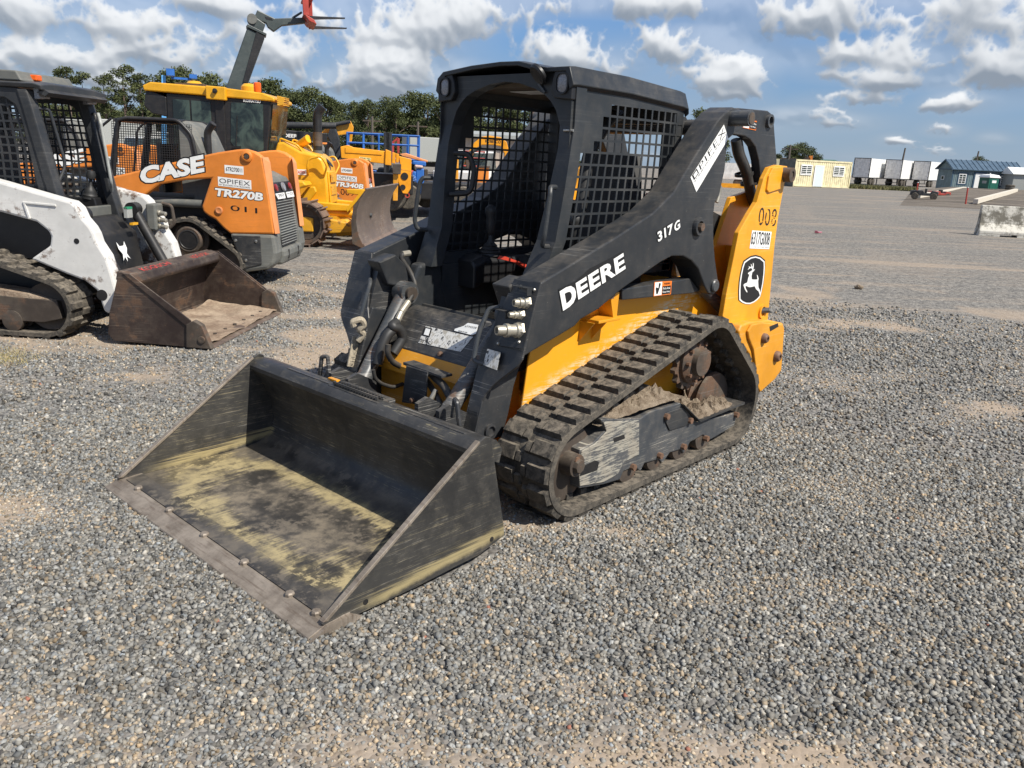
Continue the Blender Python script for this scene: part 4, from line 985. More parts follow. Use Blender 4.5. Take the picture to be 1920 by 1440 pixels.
obj('belt_strap', prism([(.62, 1.02), (.80, 1.075), (.82, 1.06), (.70, 1.035), (.62, 1.0)], 'y', -.05, -.01), MT['belt'], seat)
# exhaust stack and rear screen post seen through the screens
smooth(obj('rear_tube', cyl((-.20, -.36, 1.80), (-.20, .36, 1.80), .03), MT['dark'], cabf))

# --- hoses at the front and rear
def hose(pts, r, parent=loader, mat=None, name='hose', n=10): return smooth(obj(name, tube(rounded([Vector(p) for p in pts], 5, .42), r, n), mat or MT['hose'], parent), 60)
K_ = zo(640, 460, 9)
hp = [L0.hit(q, 1, y) for q, y in zip(K_([(1150, 130), (1030, 150), (1010, 230), (1150, 430), (1240, 620), (1230, 760), (1130, 960), (1010, 1130), (930, 1300)]), (-.42, -.42, -.42, -.40, -.37, -.34, -.31, -.29, -.28))]
hose(hp, .014)
bm = B()
for a, b in ((0, 1), (6, 7), (7, 8)): cyl(hp[a], hp[b], .0175 if a else .016, n=10, bm=bm)
obj('hose_fitting', bm, MT['fitting'], loader)
sl = [L0.hit(q, 1, -.26) for q in G_([(240, 380), (350, 400), (400, 520), (360, 600), (270, 740)])]
hose([hp[-1]]+sl, .026, mat=MT['seat'], name='hose_sleeve')
sl = [L0.hit(q, 1, -.27) for q in G_([(330, 380), (190, 470), (110, 650), (60, 880)])]; hose(sl, .026, mat=MT['seat'], name='hose_sleeve')
sl = [L0.hit(q, 1, -.20) for q in G_([(200, 620), (190, 740), (260, 860), (420, 940)])]; hose(sl, .015)
sl = [L0.hit(q, 1, -.22) for q in G_([(0, 960), (20, 1080), (110, 1150), (270, 1200), (400, 1150)])]; hose(sl, .010)
hose([(1.38, .05, .58), (1.42, .16, .56), (1.44, .24, .55), (1.45, .30, .50)], .018); hose([(1.40, .06, .54), (1.44, .18, .50), (1.46, .26, .44), (1.47, .24, .34)], .014)
hose([(1.38, .0, .44), (1.46, .16, .40), (1.50, .24, .38)], .012); hose([(1.45, .20, .52), (1.50, .19, .44), (1.48, .22, .34)], .012, mat=MT['fitting'])
# bundle of hoses in the upright
for k, (dy, dx_) in enumerate(((.0, 0), (.045, .01), (.02, .05), (-.02, .03))):
    q = [L0.hit(a, 1, .50+dy*.6) for a in A_([(1455+dx_*300, 700), (1470+dx_*300, 800), (1530+dx_*200, 930), (1560+dx_*200, 1080), (1590, 1170)])]
    hose(q, .028, n=10)
for q in ((1535, 925), (1575, 990)):
    p = L0.hit(A_([q])[0], 1, .52); smooth(obj('hose_clip', ring(p+Vector((-.01, -.02, -.01)), (-.25, .05, -1), .055, .047, .016), MT['hose'], loader))
q = [L0.hit(a, 1, .60) for a in A_([(1345, 1030), (1338, 1090), (1320, 1150)])]; hose(q, .011, mat=MT['fitting'], name='hose_fitting')

# --- nylon strap knotted to the right grab rail
strap = thing('nylon_strap', 'pale dusty lifting strap knotted to the far grab rail, printed end hanging', 'strap', loc=(1.43, -.45, .70))
def sp_(q, y): return L0.hit(D_([q])[0], 1, y)-Vector((1.43, -.45, .70))
rp = rounded([sp_((300, 690), -.40), sp_((290, 660), -.40), sp_((350, 640), -.38), sp_((375, 680), -.38), sp_((330, 715), -.40), sp_((370, 740), -.40), sp_((330, 790), -.42)], 4, .4)
smooth(obj('knot', tube(rp, .016, 8), MT['rope'], strap))
a, b, c_, d_ = [sp_(q, -.44) for q in ((300, 760), (350, 770), (305, 968), (262, 962))]
tape = obj('tape', prism([(a.x, a.z), (b.x, b.z), (c_.x, c_.z), (d_.x, d_.z)], 'y', -.004, .004), MT['rope'], strap); tape.location.y = 0
text('NI LOA', d_+(c_-d_)*.78+Vector((0, .004, .006)), a+(b-a)*.78+Vector((0, .004, -.01)), d_+(c_-d_)*.22+Vector((0, .004, .006)), MT['ink'], strap, (0, 1, 0), -.02, lift=.004)

# --- lettering and decals
def on_y(q, y): return L0.hit(q, 1, y)
AY = .6512
def art(pts, conv, y, mat, name, parent, lift): flat([on_y(q, y) for q in conv(pts)], mat, parent, name, (0, 1, 0), .0008, lift)
arm = arms[1]
art([(178, 548), (300, 490), (400, 400), (560, 320), (648, 268), (662, 410), (560, 470), (320, 630), (205, 712)], B_, .650, MT['ink'], 'lettering_outline', arm, .0012)  # printed black outline behind the white letters
t3 = [on_y(q, AY) for q in B_([(214, 700), (660, 392), (187, 575)])]
t3[2] = on_y(B_([(190, 572)])[0], AY)
text('D', *[on_y(q, AY) for q in B_([(212, 702), (316, 634), (186, 562)])], MT['white'], arm, (0, 1, 0), .055, lift=.0022)
text('EERE', *[on_y(q, AY) for q in B_([(322, 622), (662, 398), (302, 503)])], MT['white'], arm, (0, 1, 0), .036, 1.06, lift=.0022)
text('317', *[on_y(q, AY) for q in B_([(893, 214), (1010, 142), (886, 130)])], MT['ink'], arm, (0, 1, 0), .07, lift=.0012)
text('317', *[on_y(q, AY) for q in B_([(897, 208), (1006, 140), (890, 136)])], MT['white'], arm, (0, 1, 0), .03, lift=.0022)
text('G', *[on_y(q, AY) for q in B_([(1016, 138), (1056, 104), (1010, 72)])], MT['white'], arm, (0, 1, 0), .03, lift=.0022)
art([(1130, 970), (1370, 590), (1402, 690), (1172, 1075)], A_, .650, MT['white'], 'name_decal', arm, .0012)
S0 = [on_y(q, AY) for q in A_([(1160, 1015), (1395, 655), (1140, 962)])]
e1 = (S0[1]-S0[0]); e2 = on_y(A_([(1372, 600)])[0], AY)-S0[1]
text('PIFEX', S0[0]+e1*.22+e2*.34, S0[0]+e1*.985+e2*.34, S0[0]+e1*.22+e2*.96, MT['ink'], arm, (0, 1, 0), -.012, 1.15, lift=.0022)
sq = [S0[0]+e1*a+e2*b for a, b in ((.02, .34), (.16, .34), (.16, .95), (.02, .95))]; si = [S0[0]+e1*a+e2*b for a, b in ((.045, .46), (.135, .46), (.135, .84), (.045, .84))]
flat(sq, MT['ink'], arm, 'decal_emblem', (0, 1, 0), .0006, .0016); flat(si, MT['white'], arm, 'decal_emblem', (0, 1, 0), .0006, .0024)
text('BY BUILDERS FOR BUILDERS', S0[0]+e1*.02+e2*.06, S0[0]+e1*.97+e2*.06, S0[0]+e1*.02+e2*.24, plain('grey ink', (.3, .3, .3)), arm, (0, 1, 0), .0, lift=.0022)
# pinch warnings
def warn(quad, conv, y, parent):
    P = [on_y(q, y) for q in conv(quad)]; tl, tr, br, bl = P
    f = lambda a, b: bl+(br-bl)*a+(tl-bl)*b
    flat(P, MT['orangeink'], parent, 'warning_decal', (0, 1, 0), .0006, .0012)
    flat([f(.03, .04), f(.44, .04), f(.44, .96), f(.03, .96)], MT['white'], parent, 'warning_decal', (0, 1, 0), .0006, .002)
    flat([f(.47, .06), f(.96, .06), f(.96, .64), f(.47, .64)], MT['ink'], parent, 'warning_decal', (0, 1, 0), .0006, .002)
    flat([f(.14, .15), f(.22, .15), f(.30, .5), f(.36, .85), f(.25, .9), f(.24, .55), f(.10, .62), f(.09, .5)], MT['ink'], parent, 'warning_decal', (0, 1, 0), .0006, .0027)
    text('Pinch Area', f(.5, .40), f(.92, .40), f(.5, .56), MT['white'], parent, (0, 1, 0), .01, lift=.003)
    text('Keep Away', f(.5, .14), f(.92, .14), f(.5, .30), MT['white'], parent, (0, 1, 0), .01, lift=.003)
    text('WARNING', f(.55, .72), f(.92, .72), f(.55, .88), MT['ink'], parent, (0, 1, 0), .01, lift=.0025)
warn([(870, 494), (995, 486), (988, 582), (863, 598)], B_, .601, loader)
warn([(1525, 520), (1608, 562), (1600, 632), (1505, 612)], A_, .5765, loader)
# leaping deer emblem on the upright
Z_ = zo(1370, 460, 12)
rim = [(285, 345), (360, 290), (450, 235), (560, 215), (670, 245), (770, 330), (775, 450), (765, 620), (735, 850), (690, 1060), (662, 1160), (600, 1225), (520, 1285), (420, 1325), (320, 1322), (230, 1285), (168, 1230), (165, 1020), (178, 820), (205, 640), (245, 460)]
cx_, cy_ = 470, 770
def shrink(P, k): return [(cx_+(a-cx_)*k, cy_+(b-cy_)*(1-(1-k)*.62)) for a, b in P]
art(rim, Z_, UPY, MT['ink'], 'emblem', loader, .001)
art([(a, b+14) for a, b in shrink(rim, .945)], Z_, UPY, MT['white'], 'emblem', loader, .0022)
art([(a, b+12) for a, b in shrink(rim, .855)], Z_, UPY, MT['ink'], 'emblem', loader, .0034)
deer = [(370, 625), (400, 600), (455, 570), (470, 540), (455, 515), (420, 510), (365, 552), (400, 495), (385, 460), (415, 485), (445, 480), (432, 410), (452, 430), (462, 480), (480, 470), (482, 385), (500, 410), (500, 470), (488, 545), (528, 533), (500, 580), (470, 600), (450, 690), (455, 760), (500, 768), (560, 768), (585, 760), (570, 660), (590, 672), (610, 750), (600, 800), (605, 940), (640, 1010), (655, 1090), (640, 1130), (615, 1040), (555, 985), (520, 915), (440, 935), (400, 938), (315, 905), (318, 960), (350, 1020), (360, 1055), (340, 1050), (300, 985), (268, 890), (300, 860), (355, 835), (375, 740), (405, 655), (375, 645)]
art(deer, Z_, UPY, MT['white'], 'emblem', loader, .0046)
J_ = zo(1380, 380, 14.4)
art([(430, 745), (958, 785), (890, 1255), (358, 1235)], J_, UPY, MT['white'], 'number_decal', loader, .001)
text('6317G008', *[on_y(q, UPY) for q in J_([(385, 1130), (880, 1150), (430, 770)])], MT['ink'], loader, (0, 1, 0), .012, lift=.0025)
text('LOAD MAX.    CALL OFFICE', *[on_y(q, UPY) for q in J_([(440, 1200), (880, 1222), (443, 1180)])], MT['ink'], loader, (0, 1, 0), .0, lift=.0025)
text('008', *[on_y(q, UPY) for q in J_([(590, 605), (1060, 640), (640, 120)])], MT['ink'], loader, (0, 1, 0), -.006, 1.1, lift=.0015, rag=.22)

# ================================================================== neighbours in the row
MT['wpaint'] = paint('chipped white paint', (.70, .69, .655), .42, dust=.30, chip=1., scr=.3, rust=.50, chipcol=(.16, .08, .04))
MT['orange'] = paint('orange paint', (.74, .235, .035), .40, dust=.12, chip=.5, scr=.25, chipcol=(.06, .04, .03))
MT['orange2'] = paint('faded orange paint', (.70, .27, .10), .45, dust=.2, chip=.4, scr=.25, chipcol=(.25, .12, .07))
MT['dozer'] = paint('bulldozer yellow', (.80, .40, .012), .36, dust=.12, chip=.5, scr=.25, chipcol=(.09, .05, .03), coat=.1)
MT['dozerworn'] = paint('rubbed bulldozer yellow', (.72, .36, .015), .5, dust=.3, chip=.9, scr=.6, rust=.35, chipcol=(.10, .06, .04))
MT['rustbucket'] = paint('rusty brown bucket steel', (.040, .026, .022), .48, dust=.45, chip=.3, scr=.6, rust=.45, chipcol=(.30, .24, .18), metal=.2)
m, N = newmat('dry sand'); v = N.n('ShaderNodeTexCoord').outputs['Object']; q1, q2 = N.noise(v, 5, 7, .7), N.noise(v, 45, 6, .75)
mat_out(N, N.mix(N.ramp(N.math('ADD', N.math('MULTIPLY', q1, .65), N.math('MULTIPLY', q2, .35)), .36, .66), (.22, .155, .11, 1), (.47, .37, .27, 1)), .95, N.math('ADD', q1, q2), 0, .15, .7, .03); MT['sanddirt'] = m
MT['blade'] = paint('polished blade steel', (.14, .10, .078), .45, dust=.6, chip=.3, scr=.8, rust=.40, chipcol=(.42, .36, .30), metal=.3)
MT['shoe'] = paint('track shoe steel', (.19, .13, .10), .55, dust=.5, chip=.4, scr=.3, rust=.35, metal=.3)
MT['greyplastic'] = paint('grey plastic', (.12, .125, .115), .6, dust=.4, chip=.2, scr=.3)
MT['lightgrey'] = plain('light grey panel', (.33, .34, .32), .5)
MT['redlens'] = plain('red lamp', (.25, .02, .02), .25)
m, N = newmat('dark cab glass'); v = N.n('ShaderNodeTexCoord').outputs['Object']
mat_out(N, N.mix(N.ramp(N.noise(v, 3.2, 4, .6, .6), .42, .62), (.012, .018, .018, 1), (.055, .080, .066, 1)), .05, None, 0, .6); MT['glass'] = m  # green mottling paints in trees showing through and reflected in the panes
MT['telegrey'] = paint('dark grey-green boom paint', (.052, .066, .064), .42, dust=.12, chip=.2, scr=.15)
MT['red'] = paint('faded red paint', (.40, .045, .03), .5, dust=.2, chip=.4, scr=.3)
MT['telorange'] = paint('amber yellow paint', (.84, .34, .010), .4, dust=.08, chip=.15, scr=.1)
MT['blue'] = paint('bright blue paint', (.02, .13, .44), .45, dust=.15, chip=.2, scr=.1)
MT['amber'] = plain('amber beacon', (.75, .12, .01), .25)
def part(name, bm, mat, par, sm=0, bv=0.):
    o = obj(name, bm, MT[mat] if isinstance(mat, str) else mat, par)
    if sm: smooth(o, sm)
    if bv: bevel(o, bv)
    return o
def simple_lug():
    bm = B()
    lo = [(-.033, .0, -.003), (.033, .0, -.003), (.033, .16, -.003), (-.033, .16, -.003)]; hi = [(-.022, .004, .022), (.022, .004, .022), (.022, .15, .022), (-.022, .15, .022)]
    A = [bm.verts.new(p) for p in lo]; C = [bm.verts.new(p) for p in hi]; bm.faces.new(C); bm.faces.new(A[::-1])
    for i in range(4): bm.faces.new((A[i], A[(i+1) % 4], C[(i+1) % 4], C[i]))
    bmesh.ops.recalc_face_normals(bm, faces=bm.faces)
    me = bpy.data.meshes.new('lug'); bm.to_mesh(me); bm.free(); me.materials.append(MT['rubber']); return me
LUG2 = simple_lug()
def grid_panel(par, name, P, nu, nv, mat='black', bar=(.13, .13), th=.006, inside=None): return part(name, screen(P, nu, nv, 0, bar, th, inside), mat, par)

# ---------------------------------------------------------------- white loader on the left
WF = Fr(.282, -3.578, 129.15); T1, T2 = zo(0, 320, 3.5556), zo(0, 120, 4.8)
wl = thing('track_loader', 'chipped white tracked loader with dark open cab and rusty bucket, at the left edge', 'loader', WF)
WTR = [(-1.37, .255, .235), (-2.45, .58, .24), (-2.78, .265, .245)]
for sgn in (1, -1):
    t = track(wl, sgn, WTR, .47, .79, LUG2, .13)
    part('track_frame', prism([(-1.24, .17), (-1.27, .31), (-1.5, .32), (-2.5, .36), (-2.6, .13), (-1.4, .13)], 'y', sgn*.60, sgn*.745), 'rust', t, bv=.005)
    part('idler_wheel', lathe((-1.37, sgn*.56, .255), (0, sgn, 0), [(.04, 0), (.19, 0), (.195, .03), (.165, .04), (.165, .10), (.195, .11), (.19, .14), (.12, .13), (.04, .16)], 30), 'rust', t, 40)
    part('sprocket', lathe((-2.45, sgn*.58, .58), (0, sgn, 0), [(.04, 0), (.19, 0), (.19, .05), (.10, .06), (.09, .12), (.02, .13)], 20), 'rust', t, 40)
    for x in (-1.66, -1.9, -2.15, -2.4): part('track_roller', lathe((x, sgn*.56, .13), (0, sgn, 0), [(.03, 0), (.085, 0), (.085, .05), (.06, .06), (.06, .14), (.085, .15), (.085, .19), (.03, .2)], 20), 'rust', t, 40)
    part('dried_mud', prism([(-1.28, .31), (-1.5, .36), (-1.9, .40), (-2.3, .37), (-2.5, .35), (-1.5, .31)], 'y', sgn*.56, sgn*.742), 'sanddirt', t, bv=.01)
# arms
wa = WF.side(-.62, T1([(-230, 10), (0, 72), (130, 110), (400, 187), (470, 205), (515, 245), (548, 315), (600, 375), (625, 420), (645, 480), (705, 570), (740, 680), (782, 820), (772, 915), (722, 958), (690, 935), (645, 800), (560, 735), (440, 690), (200, 590), (330, 500), (337, 440), (320, 405), (240, 342), (130, 312), (0, 276), (-230, 220)]))
for sgn in (1, -1):
    a = part('lift_arm', prism(wa, 'y', sgn*.49, sgn*.62), 'wpaint', wl, bv=.02)
    part('arm_rib', prism([(x_, z_) for x_, z_ in WF.side(-.624, T1([(150, 205), (370, 225), (375, 240), (170, 220), (205, 320), (190, 322)]))], 'y', sgn*.6195, sgn*.630), 'wpaint', a, bv=.003)
    for q in ((510, 470), (680, 830)):
        (x_, z_), = WF.side(-.622, T1([q])); part('arm_hole', cyl((x_, sgn*.6195, z_), (x_, sgn*.6225, z_), .045 if q[0] > 600 else .022, n=18), 'black', a)
    # tilt cylinders and legs
    p, q = Vector((-1.20, sgn*.40, .97)), Vector((-.92, sgn*.40, .44))
    c_ = part('tilt_cylinder', cyl(p, q, .045, n=18), 'black', wl, 40); part('cylinder_eye', cyl(p+Vector((0, -.05, 0)), p+Vector((0, .05, 0)), .06, n=18), 'black', c_, 40)
    part('cylinder_rod', cyl(q, q+(q-p).normalized()*.14, .025), 'chrome', c_, 40)
# body and front
part('chassis', prism([(-1.25, .28), (-1.18, .62), (-1.45, .80), (-1.60, .98), (-2.9, 1.05), (-3.05, .4), (-2.9, .28)], 'y', -.45, .45), 'black', wl, bv=.02)
part('side_panel', prism([(-1.27, .50), (-1.35, .80), (-1.60, .98), (-2.6, 1.02), (-2.6, .60), (-1.54, .60)], 'y', -.475, -.452), 'black', wl)
fc = part('front_cover', prism([(-1.10, .42), (-1.16, .78), (-1.32, .92), (-1.40, .92), (-1.40, .40)], 'y', -.34, .34), 'black', wl, bv=.01)
part('coupler_plate', prism([(-.78, .50), (-.86, .50), (-.92, .12), (-.80, .12)], 'y', -.5, .5), 'black', wl, bv=.01)
# small head emblem on the cover
hd = [(-.9, -1), (-.5, -.3), (-1, .3), (-.95, 1.1), (-.55, .6), (.45, .6), (.95, 1.05), (1, .25), (.5, -.3), (.9, -.95), (.2, -.6), (0, -1.2), (-.25, -.6)]
flat([(-1.13+.05*(-b*.5), .02+a*.065, .63+b*.075) for a, b in hd], MT['white'], fc, 'emblem', (1, 0, .18), .001, .018)
# cab
cf = part('cab_frame', prism([(-1.53, 1.0), (-1.43, 1.0), (-1.44, 1.16), (-1.50, 1.69), (-1.555, 1.90), (-1.62, 1.93), (-2.35, 1.95), (-2.40, 1.90), (-2.40, 1.0), (-2.30, 1.0), (-2.30, 1.80), (-2.2, 1.86), (-1.72, 1.85), (-1.64, 1.80), (-1.60, 1.68), (-1.53, 1.16)], 'y', -.44, -.40), 'dark', wl, bv=.008)
part('cab_side', prism([(-1.53, 1.0), (-1.43, 1.0), (-1.44, 1.16), (-1.50, 1.69), (-1.555, 1.90), (-1.62, 1.93), (-2.35, 1.95), (-2.40, 1.90), (-2.40, 1.0), (-2.30, 1.0), (-2.30, 1.80), (-2.2, 1.86), (-1.72, 1.85), (-1.64, 1.80), (-1.60, 1.68), (-1.53, 1.16)], 'y', .40, .44), 'dark', cf, bv=.008)
for sgn in (1, -1):
    part('front_post', loft([[(x+a, sgn*.40+b*.055, z) for a, b in ((-.05, -1), (.03, -1), (.05, 0), (.03, 1), (-.05, 1))] for x, z in ((-1.33, .86), (-1.39, 1.10), (-1.46, 1.45), (-1.53, 1.80), (-1.56, 1.92))]), 'dark', cf, bv=.01)
    grid_panel(cf, 'side_screen', lambda u, v, s_=sgn: (-2.33+.84*u-(.06 if v > .5 else 0)*u*(v-.5)*2, s_*.415, 1.06+.80*v), 13, 13, 'dark')
    part('post_bar', tube(rounded([(-1.50, sgn*.40, 1.78), (-1.44, sgn*.32, 1.78), (-1.36, sgn*.30, 1.35), (-1.40, sgn*.40, 1.17)], 4, .3), .013, 8), 'dark', cf, 50)
    part('lamp', loft([[(-1.50+.02*t, sgn*.33+a*.075*s_, 1.895+b*.045*s_) for a, b in ((-1, -1), (1, -.8), (1, .9), (-1, 1))] for t, s_ in ((0, 1), (2.0, .95), (2.2, .8))]), 'lens', cf, bv=.004)
part('inner_handle', tube(rounded([(-1.42, .34, 1.78), (-1.36, .26, 1.72), (-1.32, .28, 1.20), (-1.37, .36, 1.12)], 4, .3), .014, 8), 'lightgrey', cf, 50)
rf = part('roof', loft([[(x, y, z) for y, z in ((-.46, 1.93+d), (-.47, 1.965+d), (-.30, 1.985+d), (.30, 1.985+d), (.47, 1.965+d), (.46, 1.93+d))] for x, d in ((-1.40, -.015), (-1.46, .0), (-2.45, .01))]), 'dark', cf, bv=.008)
part('roof_vent', prism([(-1.62, 1.985), (-1.66, 2.06), (-2.3, 2.08), (-2.4, 1.99)], 'y', -.36, .36), 'greyplastic', rf, bv=.01)
part('roof_lamp', box((-1.655, -.20, 2.0), (-1.60, -.12, 2.045)), 'amber', rf, bv=.008)
part('roof_front_rail', prism([(-1.40, 1.925), (-1.36, 1.90), (-1.40, 1.87), (-1.47, 1.90)], 'y', -.42, .42), 'dark', rf, bv=.004)
grid_panel(cf, 'rear_screen', lambda u, v: (-2.36, -.40+.80*u, 1.2+.62*v), 12, 10, 'dark')
st_ = part('seat', loft([[(-1.95+a*.25, y*.24, .98+b) for a, b in ((-1, 0), (-1, .08), (.9, .09), (1, .03))] for y in (-1, -.8, .8, 1)]), 'seat', wl, 50)
part('seat_back', loft([[(-2.12-.05*t+dx_, yy*.24*(1-.2*t**3), 1.04+.55*t) for dx_, yy in ((0, -1), (.06, -.8), (.06, .8), (0, 1), (-.05, .8), (-.05, -.8))] for t in (0, .3, .7, 1.)]), 'seat', st_, 50)
for sgn in (1, -1):
    cs = part('control_console', prism([(-1.45, .90), (-1.48, 1.06), (-1.95, 1.06), (-1.95, .90)], 'y', sgn*.26, sgn*.38), 'blackplastic', wl, bv=.01)
    part('lever_boot', lathe((-1.55, sgn*.31, 1.05), (.15, 0, 1), [(.065, 0), (.06, .02), (.064, .03), (.05, .05), (.052, .06), (.035, .09), (.014, .12), (.014, .17), (.035, .18), (.04, .215), (.03, .245), (.01, .25)], 18), 'seat', cs, 50)
dd = part('dash_label', box((-1.15, .14, .91), (-1.12, .23, 1.0)), 'lightgrey', wl); part('dash_label_band', box((-1.149, .14, .985), (-1.118, .23, 1.003)), plain('green print', (.02, .25, .12)), wl); part('yellow_label', box((-1.10, .13, .85), (-1.07, .22, .87)), 'dozer', wl)
part('front_panel', box((-1.42, -.36, .80), (-1.38, .36, 1.0)), 'greyplastic', wl, bv=.01)
# couplers on the far arm
cpl = part('coupler_block', box((-1.11, .44, .78), (-1.02, .60, 1.02)), 'greyplastic', wl, bv=.015)
for z in (.82, .88, .94): part('hydraulic_coupler', lathe((-1.03, .50, z), (1, -.2, -.1), [(.026, 0), (.026, .03), (.02, .035), (.02, .09), (.012, .095)], 12), 'fitting', cpl, 40)
part('coupler_guard', tube(rounded([(-1.03, .60, 1.02), (-.94, .60, 1.0), (-.92, .60, .84), (-1.0, .60, .78)], 4, .3), .016, 8), 'rust', cpl, 40)
# bucket
wb = part('bucket', strip([(-.06, .022), (-.40, .030), (-.70, .036), (-.765, .07), (-.775, .15), (-.70, .50)], 'y', -.795, .795, .014), 'rustbucket', wl, 50)
for sgn in (1, -1):
    part('side_plate', prism([(-.14, .012), (-.145, .22), (-.60, .555), (-.68, .585), (-.705, .575), (-.805, .26), (-.835, .085), (-.79, .03)], 'y', sgn*.795, sgn*.810), 'rustbucket', wb, bv=.004)
    part('side_strip', prism([(-.15, .16), (-.145, .235), (-.61, .575), (-.67, .575)], 'y', sgn*.808, sgn*.822), 'rustbucket', wb, bv=.004)
    ct_ = part('corner_tooth', prism([(.015, .012), (-.055, .20), (-.12, .235), (-.18, .20), (-.19, .015)], 'y', sgn*.770, sgn*.832), 'rust', wb, bv=.006)
    part('tooth_bolt', lathe((-.06, sgn*.832, .085), (0, sgn, 0), [(.03, 0), (.028, .01), (.012, .012), (.001, .008)], 12), 'rust', wb, 30)
part('cutting_edge', prism([(.01, .006), (.005, .018), (-.10, .034), (-.12, .034), (-.12, .012)], 'y', -.80, .80), 'blade', wb, bv=.002)
for k in range(7): part('edge_bolt', lathe((-.135, -.62+k*.205, .036), (0, 0, 1), [(.018, 0), (.016, .014), (.001, .018)], 8), 'rust', wb)
part('top_rail', prism([(-.585, .50), (-.60, .565), (-.72, .59), (-.74, .52), (-.68, .47), (-.60, .475)], 'y', -.80, .80), 'rustbucket', wb, bv=.01)
text('KOGUCHI', (-.606, -.60, .556), (-.606, -.12, .556), (-.66, -.60, .572), plain('red crayon', (.55, .06, .05)), wb, (.2, 0, 1), .0, lift=.012, rag=.15)
text('KOGUCHI', (-.606, .28, .556), (-.606, .62, .556), (-.66, .28, .572), plain('red crayon mark', (.55, .06, .05)), wb, (.2, 0, 1), .0, lift=.012, rag=.15)
bm = B(); G = {}
for i in range(21):
    for j in range(41):
        u, w_ = i/20, j/40; x = -.03-.68*u; y = -.785+1.57*w_
        G[i, j] = bm.verts.new((x, y, .034+.030*u+.05*max(0, abs(w_-.5)*2-.68)+.06*max(0, u-.75)+.016*mnoise.fractal(Vector((x*6, y*6, 0)), 1, 2, 4)))
for i in range(20):
    for j in range(40): bm.faces.new((G[i, j], G[i+1, j], G[i+1, j+1], G[i, j+1]))
bmesh.ops.recalc_face_normals(bm, faces=bm.faces)
o = part('spilled_sand', bm, 'sanddirt', wb, 60); o['kind'] = 'stuff'

